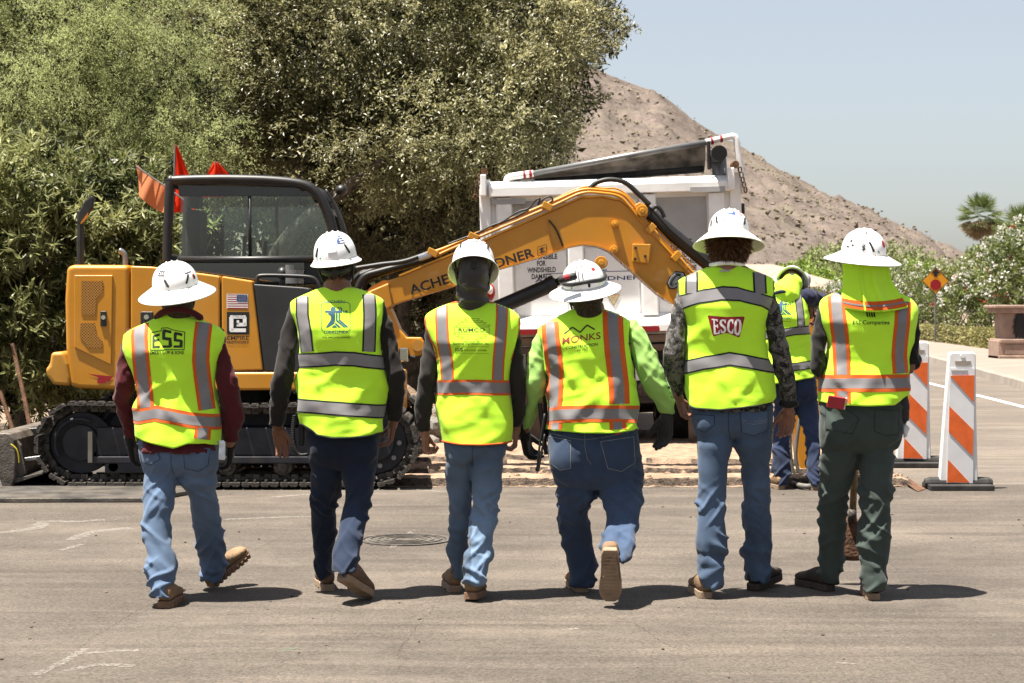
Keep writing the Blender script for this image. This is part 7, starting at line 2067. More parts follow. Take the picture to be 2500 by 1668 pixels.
ve.band(((240, 1090), (400, 1083), (560, 1083), (780, 1092)), 37, 16, M_ORA); ve.hem_binding(M_ORA)
ve.piping(((168, 590), (170, 640), (185, 690), (215, 760), (246, 820), (256, 900)), 6, M_ORA); ve.piping(((838, 590), (836, 680), (812, 800), (778, 900)), 6, M_ORA); ve.piping(((345, 494), (420, 486), (580, 486), (662, 494)), 5, M_ORA)
ve.text('RUMCO', 404, 592, 695, 24, M_PK, bold=.012)
ln = []
for k, (x0, x1, y) in enumerate(((444, 556, 605), (418, 580, 620), (396, 602, 633), (380, 632, 650), (366, 630, 716), (392, 606, 732), (418, 578, 747), (446, 552, 766))):
    ln += line_px(ZU((x0, y), (x1, y)), .7)
    ln += line_px(ZU((x0, y), (x0 + 24, y + (14 if y < 660 else -14))), .6) + line_px(ZU((x1, y), (x1 - 24, y + (14 if y < 660 else -14))), .6)
ln += line_px(ZU((376, 664), (622, 664), (622, 703), (376, 703), (376, 664)), .8) + line_px(ZU((384, 804), (622, 804)), .6) + line_px(ZU((384, 848), (618, 851)), .6)
ve.polys(ln, M_PK, 'logo_lines')['kind'] = 'stuff'
ve.text('Rummel Construction, Inc.', 368, 622, 788, 16, M_PK, bold=.012); ve.text('100%', 382, 436, 836, 27, M_PK, bold=.02); ve.text('EMPLOYEE OWNED', 447, 606, 835, 13, M_PK)
for az, z_, L_, ti in ((-.75, .075, .045, -.4), (.80, .070, .045, .5)): ht.clip(az, z_, L_, ti)
ht.sticker(.05, .092, .036, .034, M_SORG, round_=True); ht.sticker(.05, .092, .022, .021, M_WHITE, .003, round_=True); ht.sticker(.7, .105, .034, .034, M_PINKR, round_=True); ht.sticker(.7, .105, .026, .026, M_WHITE, .003, round_=True)
ht.sticker(-.6, .115, .03, .014, M_PINKR); ht.sticker(-.42, .066, .010, .010, M_DOT, .002, round_=True)
b = MB(); b.ell(c + Mh @ Vector((0, -.012, .01)), (.083, .106, .092), Mh, 22, 14); capsule(b, c + Mh @ Vector((0, -.035, -.03)), P(*ZU((505, 470))[0], Yt - .005), .078, .082, 20)
o = remesh(b, 'hood', .006, M_HOOD, e, 3); V, N = getv(o)
k = np.clip((np.array(c)[2] - .02 - V[:, 2]) / .05, 0, 1)
setv(o, V + N * (k * .017 * crease(np.c_[V[:, 0] * 11 + V[:, 2] * 12, V[:, 1] * 8, V[:, 2] * 12], .15))[:, None])
seam(jo, T, ZL, ((566, 140), (566, 240), (568, 330)), M_SEAM)

# ---- 4: broad person, pale lime shirt
ZU, ZL = ZM(1250, 620, .3189), ZM(1280, 1020, .319)
S4 = dict(zu=ZU, zl=ZL, Y=9.68, foot=(1450, 1450), label='heavy set person in pale lime long sleeves and dark gloves, headlamp on the hat', skin=M_SK2, seed=5.9,
  vest=((405, 500, 640), (425, 455, 715), (450, 410, 790), (485, 345, 868), (520, 270, 898), (560, 205, 905), (600, 198, 898), (680, 222, 892), (780, 242, 905), (870, 254, 928), (950, 274, 942), (1050, 262, 956), (1150, 262, 967), (1250, 275, 963), (1310, 282, 952), (1350, 278, 964)),
  hem=((275, 1335), (400, 1345), (560, 1352), (720, 1352), (860, 1345), (965, 1330)), Ryf=[(0, .075), (.06, .10), (.15, .13), (.32, .165), (.6, .175), (.85, .19), (1, .19)], vfold=.008,
  arms=[(((560, 215, 300), (620, 195, 285), (680, 152, 262), (780, 116, 250), (900, 100, 262), (1020, 100, 262), (1120, 112, 232), (1220, 90, 196), (1300, 76, 165), (1380, 72, 118)), ((560, .02), (1000, .0), (1380, .16))),
        (((500, 870, 945), (560, 880, 1000), (660, 892, 1062), (780, 915, 1112), (880, 940, 1150), (990, 985, 1192), (1060, 1030, 1230), (1130, 1080, 1243), (1222, 1124, 1240)), ((500, .02), (1000, .0), (1222, .05)))],
  hips=((70, 184, 868), (150, 178, 880), (250, 175, 890), (350, 190, 905), (420, 208, 912), (500, 225, 908), (570, 238, 908), (610, 242, 912)),
  legL=((600, 240, 550), (650, 245, 522), (720, 255, 497), (800, 262, 495), (900, 272, 512), (1000, 285, 516), (1050, 303, 552), (1100, 300, 558), (1160, 322, 546), (1220, 332, 540), (1282, 345, 526)),
  legR=((600, 556, 915), (640, 598, 912), (700, 615, 897), (760, 625, 882), (850, 615, 860), (930, 592, 855), (1000, 585, 840), (1050, 590, 822), (1095, 610, 790)),
  YL=((600, 9.70), (900, 9.82), (1282, 9.88)), YR=((600, 9.66), (800, 9.62), (1095, 9.34)), hipd=.165, butt=.07,
  hat=(552, 250), turn=(6, -11, -9), hturn=(6, 2, -6), neck=(600, 430), hatk=dict(brim=(.076, .09, .09), drop=.022, rx=.112, ry=.14, h=.135),
  hands=[(ZU((95, 1375))[0], .17, (.2, .55, -1), (.5, 1, 0), (-1, .3, 0), .8, dict(scale=1.08)), (ZU((1182, 1225))[0], .05, (-.05, .1, -1), (-.8, .8, 0), (.8, .7, 0), .45, dict(scale=1.08))],
  shirt=M_MINT, samp=.0045, jeans=M_J4, tone=tone_of(.95, .3, 11., lambda V: .5 * np.exp(-((V[:, 2] - .38) / .14) ** 2) * (V[:, 0] > X(1450, 9.6))), jfold=[(0, .011), (.20, .014), (.30, .009), (.45, .011), (.62, .007), (.75, .004), (1.1, .002)],  # sun on the raised right calf, put into the jeans colour
  boots=[(gp(1423, 1449), 10, 0, M_BOOT, M_SOLET), (P(1490, 1345, 9.22), -4, -68, M_BOOT, M_SOLET, dict(w=1.15, L=.295))])
e, ve, ht, so, jo, c, Mh, Yt, T = person(S4)
ve.stripe(((292, 520), (300, 650), (317, 780), (330, 900), (326, 1050), (314, 1180)), 33, 34, M_ORA); ve.stripe(((770, 430), (775, 600), (786, 750), (805, 900), (818, 1020), (822, 1150)), 38, 40, M_ORA)
ve.band(((275, 1238), (400, 1215), (600, 1205), (800, 1210), (965, 1222)), 38, 26, M_ORA); ve.stripe(((334, 1290), (330, 1345)), 28, 24, M_ORA); ve.stripe(((808, 1285), (812, 1345)), 34, 30, M_ORA)
M_MRED = mat('print_brick', (.38, .035, .015), .6, var=.15, scale=60)
ve.text('MONKS', 385, 678, 692, 53, M_MRED, bold=.008, slope=-.145); ve.text('CONSTRUCTION', 412, 655, 731, 22, M_PK, bold=.015, slope=-.12); ve.text('est. 1962', 498, 578, 748, 19, M_PK, bold=.01, slope=-.12)
ve.polys(line_px(ZU((400, 612), (464, 562), (520, 602), (574, 546), (634, 580)), 3.6), M_PK, 'mountain_mark')
Tso = bvh_of(so)
for k, ch in enumerate('CONSTRUCTION'):
    v_ = 690 + k * 38; u_ = np.interp(v_, [690, 800, 900, 1000, 1080, 1140], [1075, 1118, 1150, 1185, 1222, 1232])
    (uu, vv) = ZU((u_ - 9, v_))[0]
    text_px('sleeve_lettering', Tso, ch, uu, uu + 5.5, vv, 5.5, M_PK, so, .002)
for w_, dd, tt_, nn_, cu, gm in ((ZU((95, 1375))[0], (.2, .55, -1), (.5, 1, 0), (-1, .3, 0), .8, M_GLOVEB), (ZU((1182, 1225))[0], (-.05, .1, -1), (-.8, .8, 0), (.8, .7, 0), .45, M_GLOVE)):
    b = MB(); hand(b, P(*w_, Yt + (.17 if gm is M_GLOVEB else .05)), dd, tt_, nn_, cu, .0035, .5, 1.1); remesh(b, 'glove', .0045, gm, e, 2)
# headlamp strapped round the hat
pts = [ht.w(Vector(((ht.rx + .002) * math.cos(t), (ht.ry + .002) * math.sin(t), .045 + .006 * math.sin(3 * t)))) for t in np.linspace(0, 2 * math.pi, 40)]
hb = MB().tube(pts, .011, 6, False).build('headlamp_band', M_STRAP, ht.o, smooth=True)
a0, a1 = P(*ZU((355, 205))[0], Yt - .15), P(*ZU((495, 165))[0], Yt - .16)
b = MB().tube([a0, a0.lerp(a1, .1), a0.lerp(a1, .9), a1], [.013, .020, .020, .014], 12).build('headlamp', M_STRAP, ht.o, smooth=True)
MB().tube([a0.lerp(a1, .3) + Vector((0, -.008, .006)), a0.lerp(a1, .62) + Vector((0, -.008, .006))], .016, 10).build('red_stripe', M_PINKR, b)
for az in (-.55, -.35, -.15):
    pp = [ht.on(az, z_, .001) for z_ in np.linspace(.065, .128, 10)]; MB().tube(pp, .0028, 5).build('hat_stripe', M_STRAP, ht.o)
ht.clip(.1, .035, .03, .1); ht.sticker(-.75, .022, .010, .010, M_DOT, .002, round_=True); ht.sticker(.6, .1, .03, .012, M_PINKR)
tufts('hair', e, c, Mh, (.079, .101, .098), M_HAIRD, 1200, .014, .004, 4)
b = MB(); b.ell(c + Mh @ Vector((0, -.045, -.06)), (.074, .07, .07), Mh, 18, 12); b.ell(c + Mh @ Vector((0, -.05, -.115)), (.082, .07, .04), Mh, 18, 12); remesh(b, 'neck_cloth', .007, M_BROWNC, e, 3)
pocket(jo, T, ZL, ((188, 142), (356, 176), (356, 385), (275, 402), (200, 345)), M_J4, M_STITCH); pocket(jo, T, ZL, ((584, 185), (834, 146), (845, 345), (742, 410), (640, 388)), M_J4, M_STITCH)
seam(jo, T, ZL, ((462, 110), (465, 230), (485, 320), (515, 360)), M_STITCH, .8); seam(jo, T, ZL, ((200, 118), (360, 158), (465, 172), (640, 145), (840, 100)), M_STITCH, .8)
poly_px('red_tab', T, [ZL((692, 117), (735, 110), (736, 127), (694, 134))], M_PINKR, jo, .004)
# lanyard and strap hanging at the left hip
MB().tube(spline([P(*q, Yt - .05) for q in ((1330, 1010), (1322, 1060), (1316, 1100), (1312, 1140), (1309, 1146), (1314, 1147), (1322, 1105), (1330, 1060))], 30), .006, 6).build('tool_lanyard', M_STRAP, e, smooth=True)
MB().tube(spline([P(*q, Yt + .0) for q in ((1318, 985), (1322, 1020), (1326, 1060), (1334, 1110))], 12), .012, 6).build('hip_strap', M_STRAP, e, smooth=True)

# ---- 5: tall, camouflage sleeves
ZU, ZL = ZM(1600, 500, .370), ZM(1600, 960, .3445)
S5 = dict(zu=ZU, zl=ZL, Y=9.72, foot=(1780, 1455), label='tall person with auburn hair, camouflage sleeves and a red badge on the vest', skin=M_SK3, seed=7.7,
  vest=((398, 380, 570), (412, 340, 610), (430, 305, 640), (455, 245, 705), (478, 190, 765), (500, 152, 785), (550, 148, 784), (620, 155, 776), (700, 180, 748), (800, 200, 728), (900, 196, 726), (1000, 190, 746), (1100, 193, 770), (1200, 200, 782), (1290, 214, 782), (1335, 222, 765)),
  hem=((215, 1315), (270, 1338), (420, 1345), (560, 1330), (660, 1320), (780, 1300)), shirt_to=1360, ry=.14, vfold=.005,
  arms=[(((540, 165, 240), (600, 140, 225), (720, 100, 208), (850, 70, 200), (980, 53, 192), (1080, 60, 192), (1180, 82, 196), (1262, 118, 188)), ((540, .02), (980, -.02), (1262, .10))),
        (((520, 700, 785), (580, 712, 792), (680, 722, 822), (820, 730, 852), (960, 752, 886), (1100, 785, 912), (1200, 815, 932), (1330, 838, 922)), ((520, .02), (960, -.01), (1330, .06)))],
  hips=((75, 240, 838), (150, 255, 836), (230, 262, 832), (300, 285, 830), (380, 293, 828)),
  legL=((370, 293, 548), (450, 300, 526), (550, 300, 513), (650, 308, 500), (750, 298, 495), (850, 297, 495), (950, 290, 505), (1050, 280, 516), (1110, 288, 517), (1140, 300, 482), (1180, 288, 496), (1230, 300, 490), (1300, 310, 476), (1372, 318, 466)),
  legR=((370, 545, 828), (420, 575, 822), (500, 600, 811), (600, 612, 806), (700, 620, 811), (800, 620, 816), (900, 620, 820), (1000, 628, 822), (1080, 640, 822), (1108, 602, 822), (1150, 615, 828), (1200, 618, 826), (1280, 628, 802), (1332, 638, 772)),
  YL=((370, 9.70), (800, 9.68), (1372, 9.68)), YR=((370, 9.74), (800, 9.85), (1332, 9.94)), hipd=.12,
  hat=(483, 205), turn=(-2, 11, 1), hturn=(-2, 8, 0), neck=(470, 410), hatk=dict(brim=(.080, .085, .085), drop=.050, rx=.106, ry=.135, h=.140, cream=True),
  hands=[(ZU((152, 1268))[0], .11, (.35, .2, -1), (.5, 1, 0), (-1, .4, 0), 1.0, dict(thumb=.5)), (ZU((878, 1340))[0], .07, (-.08, .15, -1), (-1, .5, 0), (.5, 1, 0), .75, dict(thumb=.4, scale=1.05))],
  shirt=M_CAMO, jeans=M_J5, tone=tone_of(.9, .22, 14.),
  boots=[(gp(1726, 1464), 6, 0, M_BOOT, M_SOLET), (P(1836, 1444, 9.86), -36, 6, M_BOOTD, M_SOLED, dict(L=.30))])
e, ve, ht, so, jo, c, Mh, Yt, T = person(S5)
ve.stripe(((240, 445), (240, 585)), 31, 12, M_BTRIM); ve.stripe(((685, 445), (692, 590)), 32, 12, M_BTRIM)
ve.band(((152, 645), (250, 606), (400, 585), (560, 590), (700, 625), (780, 660)), 37, 11, M_BTRIM); ve.band(((188, 1072), (290, 1040), (470, 1012), (600, 1030), (770, 1068)), 35, 11, M_BTRIM)
ve.piping(((150, 500), (149, 560), (162, 650), (185, 720), (202, 790)), 6, M_BTRIM); ve.piping(((785, 495), (783, 580), (772, 640), (748, 710), (730, 790)), 6, M_BTRIM); ve.hem_binding(M_BTRIM)
ve.piping(((330, 412), (400, 402), (480, 400), (560, 402), (618, 414)), 6, M_BTRIM)
ve.polys([ZU((346, 736), (352, 731), (465, 741), (465, 845), (440, 852), (388, 867), (380, 864)), ZU((465, 741), (582, 738), (589, 744), (556, 872), (548, 875), (490, 852), (465, 845))], M_REDP, 'badge')
ve.polys([ZU((350, 736), (465, 744), (582, 742), (552, 870), (490, 848), (440, 848), (385, 862))], M_REDP, 'badge_field', .0024)
def zpoly(*p): return ZU(*p)
ESCO = [zpoly((372, 752), (412, 756), (412, 772), (408, 772), (402, 764), (392, 763), (394, 795), (404, 796), (408, 788), (412, 788), (414, 814), (409, 814), (406, 806), (396, 806), (399, 846), (414, 843), (420, 826), (424, 828), (424, 852), (386, 856), (382, 762), (372, 760)),
        zpoly((464, 757), (464, 782), (459, 782), (452, 768), (442, 766), (437, 776), (442, 788), (462, 806), (468, 824), (460, 843), (446, 848), (438, 845), (432, 848), (430, 822), (435, 822), (442, 836), (450, 836), (454, 826), (448, 814), (428, 796), (422, 780), (428, 762), (442, 755), (456, 758)),
        zpoly((514, 758), (514, 786), (509, 786), (504, 770), (496, 768), (489, 782), (488, 822), (494, 836), (504, 834), (510, 818), (515, 820), (512, 850), (494, 850), (478, 836), (472, 812), (476, 778), (486, 760), (500, 755)),
        zpoly((546, 753), (562, 764), (568, 790), (564, 832), (552, 860), (536, 862), (522, 848), (518, 818), (522, 780), (532, 758))]
ve.polys(ESCO, M_WHITE, 'badge_lettering', .0034); ve.polys([zpoly((545, 766), (551, 778), (552, 800), (548, 834), (540, 848), (534, 838), (533, 812), (537, 778))], M_REDP, 'badge_counter', .0044)
MB().box(P(*ZU((425, 430))[0], Yt - .095), P(*ZU((490, 442))[0], Yt - .085)).build('neck_label', M_TGREY, ve.o)
for az, z_, L_, ti in ((-.75, .062, .045, -.4), (.85, .058, .05, .55)): ht.clip(az, z_, L_, ti)
ht.sticker(.05, .100, .058, .030, M_LBLUE); ht.sticker(-.02, .098, .034, .006, M_WHITE, .003); ht.sticker(.05, .107, .05, .003, M_WHITE, .003); ht.sticker(.72, .105, .034, .034, M_PINKR, round_=True); ht.sticker(.72, .105, .026, .026, M_WHITE, .003, round_=True); ht.sticker(.72, .105, .014, .016, M_PINKR, .0045, round_=True)
ht.text('CREW', -.62, .092, .04, .014, M_PINKR, .02, tilt=-.3); ht.text('WORK SAFE', -.2, .118, .06, .010, M_KPRINT); ht.sticker(-.35, .058, .010, .010, M_DOT, .002, round_=True)
for k in range(4): ht.sticker(-1.15, .040 + k * .009, .022, .005, M_KPRINT, .002)
tufts('hair', e, c + Vector((0, 0, .0)), Mh, (.088, .112, .110), M_HAIR, 3400, .040, .008, 5, .35, .8)
b = MB(); b.ell(c + Mh @ Vector((0, -.018, .01)), (.084, .104, .095), Mh, 20, 14)
MB().tube(spline([P(*ZU(q)[0], Yt + y) for q, y in (((365, 400), .0), ((420, 388), -.06), ((475, 384), -.07), ((530, 388), -.06), ((580, 402), .0))], 20), .012, 8).build('collar', M_WHITE, so, smooth=True)
MB().tube(spline([P(*ZU(q)[0], Yt + y) for q, y in (((838, 1312), .02), ((880, 1322), .0), ((925, 1312), .03), ((880, 1318), .11), ((838, 1312), .02))], 22), .018, 8, False).build('cuff', M_BLKSH, so, smooth=True)
pocket(jo, T, ZL, ((258, 150), (418, 160), (415, 225), (350, 275), (290, 250)), M_J5, M_SEAM); pocket(jo, T, ZL, ((600, 112), (795, 125), (795, 260), (700, 300), (612, 280)), M_J5, M_SEAM)
seam(jo, T, ZL, ((518, 120), (518, 250), (530, 330)), M_SEAM); seam(jo, T, ZL, ((612, 205), (700, 222), (795, 200)), M_STITCH, .8); seam(jo, T, ZL, ((612, 190), (700, 206), (795, 186)), M_STITCH, .8)

# ---- 6: neck shade, green trousers
ZU, ZL = ZM(1860, 540, .3509), ZM(1860, 960, .3443)
def fore6(mb, Yt):
    for a_, q in ((P(*ZU((392, 1000))[0], Yt + .01), P(*ZU((560, 1080))[0], Yt + .26)), (P(*ZU((1045, 965))[0], Yt + .01), P(*ZU((860, 1060))[0], Yt + .26))): capsule(mb, a_, q, .050, .042, 16)
S6 = dict(zu=ZU, zl=ZL, Y=9.68, foot=(2080, 1455), label='person in green trousers and black sleeves with a lime neck shade under the hard hat', skin=M_SK2, seed=9.2,
  vest=((470, 560, 900), (500, 500, 960), (525, 440, 1010), (550, 408, 1048), (585, 398, 1075), (630, 396, 1088), (700, 415, 1080), (780, 440, 1056), (850, 460, 1040), (900, 450, 1032), (950, 440, 1028), (1050, 415, 1025), (1150, 410, 1030), (1210, 408, 1026), (1262, 410, 1010)),
  hem=((405, 1255), (560, 1270), (760, 1276), (930, 1270), (1028, 1200)), ry=.15,
  arms=[(((570, 402, 480), (640, 378, 470), (720, 355, 450), (820, 342, 455), (950, 335, 440), (1030, 336, 425), (1080, 365, 420)), ((570, .02), (1080, -.02))),
        (((580, 1000, 1068), (640, 1020, 1095), (760, 1020, 1103), (900, 1020, 1100), (970, 1010, 1092), (1040, 1010, 1055)), ((580, .02), (1040, -.02)))], arms_extra=fore6,
  hips=((55, 412, 1000), (150, 408, 1002), (250, 405, 1000), (350, 410, 986), (430, 414, 955), (480, 415, 940)),
  legL=((470, 415, 684), (600, 412, 642), (700, 408, 616), (800, 402, 606), (900, 400, 600), (1000, 402, 595), (1100, 398, 590), (1200, 393, 582), (1270, 400, 562), (1342, 430, 540)),
  legR=((470, 690, 940), (550, 690, 936), (650, 692, 930), (750, 692, 922), (850, 695, 910), (950, 690, 910), (1030, 682, 922), (1100, 690, 913), (1180, 705, 896), (1230, 714, 880), (1300, 700, 886), (1360, 710, 880), (1402, 715, 862)),
  YL=((470, 9.70), (800, 9.80), (1342, 9.92)), YR=((470, 9.67), (800, 9.64), (1402, 9.62)), hipd=.135, butt=.058,
  hat=(705, 238), turn=(8, -7, 3), hturn=(14, 0, 0), neck=(740, 500), hatk=dict(brim=(.084, .09, .09), drop=.026, rx=.112, ry=.142, h=.138),
  hands=[(ZU((585, 1085))[0], .27, (1, .2, .1), (0, .2, 1), (0, 1, 0), 1.3), (ZU((835, 1065))[0], .27, (-1, .2, .1), (0, .2, 1), (0, 1, 0), 1.3)],
  shirt=M_BLKSH, jeans=M_GRN, tone=tone_of(1., .0, 17.), jfold=[(0, .012), (.16, .013), (.30, .009), (.45, .012), (.62, .010), (.75, .006), (1.1, .004)],
  boots=[(gp(2030, 1446), 26, 0, M_BOOTD, M_SOLED, dict(L=.30)), (gp(2134, 1468), -6, 0, M_BOOTD, M_SOLET)])
e, ve, ht, so, jo, c, Mh, Yt, T = person(S6)
ve.stripe(((515, 500), (525, 650), (545, 800), (555, 930), (558, 1070)), 35, 25, M_ORA); ve.stripe(((985, 560), (975, 720), (960, 850), (955, 930), (965, 1060)), 30, 24, M_ORA)
ve.band(((408, 1126), (560, 1120), (760, 1120), (1030, 1118)), 34, 25, M_ORA); ve.stripe(((562, 1182), (562, 1268)), 34, 24, M_ORA)
ve.text('ESS Companies', 632, 888, 718, 28, M_PK, bold=.012)
ve.polys([ZU((724 + k * 17, 628), (734 + k * 17, 628), (742 + k * 16, 672), (730 + k * 16, 664)) for k in range(4)], M_PK, 'logo_bars')
# neck shade
nu, nv = 40, 30; vs = []
for j in range(nv + 1):
    t = j / nv
    y_ = 262 + (600 - 262) * t
    l_, r_ = np.interp(t, [0, .3, .6, 1], [560, 566, 560, 553]), np.interp(t, [0, .15, .45, 1], [868, 882, 900, 1018])
    for i in range(nu + 1):
        s_ = i / nu
        yb = y_ + (t * 34) * math.sin(math.pi * s_) ** .8
        dep = -.118 - .055 * t + .09 * (2 * s_ - 1) ** 2 - (.014 + .012 * t) * max(0, math.sin(s_ * 19 + 1.2)) * (s_ > .35)
        vs.append(P(*ZU((l_ + (r_ - l_) * s_, yb))[0], Yt + dep))
fs = [(j * (nu + 1) + i, j * (nu + 1) + i + 1, (j + 1) * (nu + 1) + i + 1, (j + 1) * (nu + 1) + i) for j in range(nv) for i in range(nu)]
ns = mk('neck_shade', vs, fs, M_LIME, e, True); sm_ = ns.modifiers.new('s', 'SOLIDIFY'); sm_.thickness = .003
def strip_rows(j0, j1, m, nm, off):
    v_ = [vs[j * (nu + 1) + i] + Vector((0, -off, 0)) for j in range(j0, j1 + 1) for i in range(nu + 1)]
    mk(nm, v_, [(j * (nu + 1) + i, j * (nu + 1) + i + 1, (j + 1) * (nu + 1) + i + 1, (j + 1) * (nu + 1) + i) for j in range(j1 - j0) for i in range(nu)], m, ns, True)
strip_rows(24, 29, M_ORA, 'shade_trim', .006); strip_rows(26, 27, M_TAPE, 'shade_tape', .008); strip_rows(0, 1, M_ORA, 'shade_band', .006)
ht.clip(-.05, .055, .055, -.5); ht.sticker(.70, .070, .048, .046, M_WHITE, .001); ht.sticker(.72, .070, .034, .036, M_PINKR, .0028, round_=True); ht.text('$', -.42, .036, .022, .032, M_SIGNK, .01); ht.sticker(.15, .122, .036, .018, M_PGREY)
ht.sticker(.32, .03, .010, .010, M_DOT, .002, round_=True)
for az, z_ in ((-1.1, .075), (-.95, .055), (-1.2, .045), (-.3, .12)): ht.sticker(az, z_, .014, .009, M_KPRINT, .002)
# sunglasses
b = MB()
for sd in (-1, 1):
    b.tube([c + Mh @ Vector((sd * .082, -.02, .012)), c + Mh @ Vector((sd * .080, .07, .012))], .004, 6); b.ell(c + Mh @ Vector((sd * .036, .102, .008)), (.031, .010, .022), Mh, 14, 8); b.ell(c + Mh @ Vector((sd * .074, .082, .008)), (.007, .02, .018), Mh, 10, 8)
b.build('sunglasses', mat('dark_red_plastic', (.12, .01, .012), .25), e, smooth=True)['kind'] = 'thing'
# book in the pocket, holster, shovel
MB().obox(Matrix.Translation(P(*ZL((526, 66))[0], Yt - .152)) @ Matrix.Rotation(R(9), 4, 'Y') @ Matrix.Rotation(R(12), 4, 'X'), (.088, .016, .062)).build('notebook', M_PINKR, e, bevel=.003)
MB().obox(Matrix.Translation(P(*ZL((532, 66))[0], Yt - .144)) @ Matrix.Rotation(R(9), 4, 'Y') @ Matrix.Rotation(R(12), 4, 'X'), (.092, .010, .060)).build('notebook_pages', M_HATC, e)
pocket(jo, T, ZL, ((455, 92), (600, 118), (690, 180), (640, 290), (455, 250)), M_GRN, M_SEAM); pocket(jo, T, ZL, ((800, 118), (972, 124), (960, 290), (880, 300), (800, 270)), M_GRN, M_SEAM)
ho = MB().tube(spline([P(*ZL(q)[0], Yt - .03) for q in ((985, 20), (1000, 90), (1002, 160), (998, 215))], 14), [.035] * 6 + [.032] * 5 + [.02] * 10, 10).build('holster', M_STRAP, e, smooth=True)
MB().tube(spline([P(*ZL(q)[0], Yt - .04) for q in ((1012, 20), (1028, 70), (1036, 110), (1030, 125))], 10), .008, 6).build('holster_clip', M_STRAP, ho)
capsule_b = MB(); capsule(capsule_b, P(*ZL((1010, 240))[0], Yt - .02), P(*ZL((1020, 300))[0], Yt - .02), .018, .010); capsule(capsule_b, P(*ZL((1030, 250))[0], Yt - .02), P(*ZL((1012, 310))[0], Yt - .02), .014, .008)
remesh(capsule_b, 'tucked_cloth', .005, M_GWHITE, e, 2)
sh = empty('shovel', (X(2080, 10.1), 10.1, .14), 'dirt stained shovel held upright in front of the person in green trousers', 'shovel')
M_WOOD = mat('shovel_wood', (.36, .24, .12), .7, var=.2, scale=20)
MB().tube([P(*ZL((645, 830))[0], 10.08), P(*ZL((655, 600))[0], 10.06), P(*ZL((672, 380))[0], 10.02), P(*ZU((700, 1010))[0], 9.98)], [.019, .018, .017, .017], 10).build('handle', M_WOOD, sh, smooth=True)
nj, ni = 12, 10; vs2 = []
for j in range(nj + 1):
    t = j / nj
    for i in range(ni + 1):
        s_ = i / ni * 2 - 1
        w_ = np.interp(t, [0, .08, .2, .9, 1], [.02, .035, .112, .118, .112])
        q = P(*ZL((643, 885 + 285 * t))[0], 10.1)
        vs2.append(q + Vector((s_ * w_, .03 * s_ * s_ - .02 * t, -.012 * (1 - s_ * s_) * (t > .95))))
bl_ = mk('blade', vs2, [(j * (ni + 1) + i, j * (ni + 1) + i + 1, (j + 1) * (ni + 1) + i + 1, (j + 1) * (ni + 1) + i) for j in range(nj) for i in range(ni)], M_RUST, sh, True)
sm_ = bl_.modifiers.new('s', 'SOLIDIFY'); sm_.thickness = .004
MB().tube([P(*ZL((640, 905))[0], 10.09), P(*ZL((645, 820))[0], 10.08)], [.026, .020], 10).build('socket', M_TRACK, sh, smooth=True)

# ---- 7: the worker by the trench
class ZM2(ZM): pass
ZU, ZL = ZM(1860, 620, .1276), ZM(1860, 900, .2041)
S7 = dict(zu=ZU, zl=ZL, Y=15.32, foot=(1940, 1195), label='person at the trench in navy sleeves and lime hood with head bowed', skin=M_SK2, seed=11.,
  vest=((725, 280, 740), (745, 140, 830), (770, 60, 860), (850, 30, 878), (1000, -10, 880), (1250, 0, 895), (1450, -40, 912), (1700, -60, 930), (1900, -80, 945), (2150, -100, 960), (2300, -110, 985), (2420, -110, 990)),
  hem=((1850, 945), (1900, 938), (1940, 930), (1990, 921)) and ((-110, 2500), (200, 2480), (600, 2420), (990, 2350)), ry=.15, vfold=.008,
  arms=[(((800, -60, 80), (1000, -110, 40), (1400, -140, 0), (1800, -130, 0)), ((800, .02), (1800, .10))), (((760, 800, 900), (900, 830, 960), (1050, 850, 1010), (1200, 870, 1010)), ((760, .02), (1200, .12)))],
  arms_extra=lambda mb, Yt: (capsule(mb, P(*ZU((880, 830))[0], Yt), P(*ZU((1180, 900))[0], Yt + .12), .075, .06, 14), capsule(mb, P(*ZU((1180, 900))[0], Yt + .12), P(*ZU((1150, 1150))[0], Yt + .35), .06, .045, 14), capsule(mb, P(*ZU((-70, 1750))[0], Yt + .1), P(*ZU((150, 1900))[0], Yt + .36), .06, .045, 14)),
  hips=((90, 120, 640), (200, 128, 655), (350, 135, 668), (480, 138, 680), (560, 140, 685)),
  legL=((540, 140, 400), (640, 142, 395), (750, 140, 350), (900, 125, 335), (1050, 115, 335), (1150, 130, 345), (1280, 150, 340), (1395, 165, 320)),
  legR=((540, 410, 685), (640, 450, 690), (750, 500, 700), (900, 520, 705), (1050, 525, 705), (1180, 530, 705), (1300, 540, 700), (1400, 555, 695)),
  YL=((540, 15.32), (900, 15.30), (1395, 15.24)), YR=((540, 15.32), (900, 15.28), (1400, 15.18)), hipd=.13,
  hat=(575, 560), haty=.12, turn=(-6, 58, 4), hturn=(-6, 50, 0), neck=(480, 760), hatk=dict(brim=(.025, .035, .06), drop=.016),
  hands=[(ZU((1150, 1150))[0], .36, (-.3, .6, -.6), (-.5, .5, .5), (.6, .5, .4), .9), (ZU((150, 1900))[0], .37, (.4, .8, -.3), (.2, .2, 1), (-1, .4, 0), .9)],
  shirt=M_NAVY, jeans=M_J7, tone=tone_of(.9, .9, 19.), jfold=[(0, .012), (.2, .012), (.35, .008), (.5, .010), (.7, .004), (1.2, .002)],
  boots=[(Vector((X(1909, 15.16), 15.16, .0)), 10, 0, M_BOOT, M_SOLET), (Vector((X(1988, 15.10), 15.10, .0)), -12, 0, M_BOOT, M_SOLET)])
e, ve, ht, so, jo, c, Mh, Yt, T = person(S7)
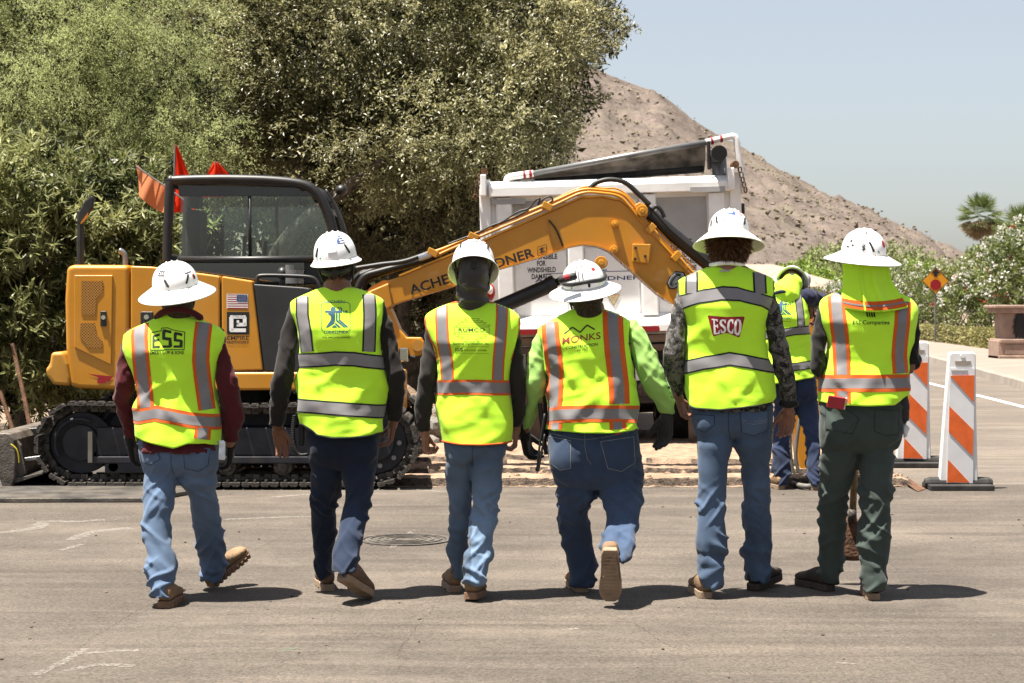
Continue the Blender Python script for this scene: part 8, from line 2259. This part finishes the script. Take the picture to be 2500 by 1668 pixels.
ve.stripe(((680, 740), (705, 900), (735, 1150), (755, 1400)), 55, 18, M_BTRIM); ve.stripe(((200, 745), (190, 900), (195, 1150), (205, 1400)), 55, 18, M_BTRIM)
ve.band(((-40, 1560), (300, 1520), (600, 1470), (915, 1450)), 62, 22, M_BTRIM); ve.band(((-100, 2190), (300, 2170), (600, 2150), (960, 2100)), 58, 22, M_BTRIM)
cx, cy = ZU((405, 1035))[0]
ve.polys(picto(cx, cy, 21), M_TEAL, 'pictogram'); ve.polys(rrect_lines(cx, cy, 23.5, 1.0), M_TEAL, 'pictogram_frame'); ve.text('ACHEN', 290, 520, 835, 26, M_TEAL); ve.text('GARDNER', 260, 545, 1255, 30, M_TEAL); ve.text('100% EMPLOYEE OWNED', 245, 560, 1300, 16, M_PK)
b = MB(); b.ell(c + Mh @ Vector((0, -.012, .0)), (.085, .104, .088), Mh, 20, 14); capsule(b, c + Mh @ Vector((0, -.04, -.03)), P(*ZU((470, 760))[0], Yt + .02), .088, .135, 18); remesh(b, 'hood', .008, M_LIME, e, 4)
MB().tube(spline([P(*ZU(q)[0], Yt + y) for q, y in (((240, 760), -.04), ((330, 730), -.085), ((430, 725), -.095), ((520, 745), -.08))], 14), .016, 8).build('collar', M_NAVY, so, smooth=True)
for az, q in ((-1, (290, 580)), (1, (835, 500))):
    p = P(*ZU(q)[0], Yt + .12)
    em = MB().ell(p, (.045, .035, .06), None, 16, 12).build('ear_muff', M_TGREY, ht.o, smooth=True)
    MB().tube([p + Vector((az * .03, 0, -.02)), p + Vector((az * .04, .02, -.09)), ht.w(Vector((az * .1, 0, .01)))], .006, 6).build('muff_arm', M_STRAP, em)
pocket(jo, T, ZL, ((430, 130), (605, 140), (600, 300), (520, 350), (430, 320)), M_J7, M_SEAM)
# air hose lying by the boots
ah = MB().tube(spline([gp(1925, 1180, .03), gp(1940, 1190, .03), gp(1960, 1196, .03), gp(1985, 1196, .03), gp(2015, 1185, .03)], 20), .022, 8)
tag(ah.build('air_hose', MATS['grey_hose'], smooth=True), 'grey hose curling on the ground by the trench worker', 'hose')
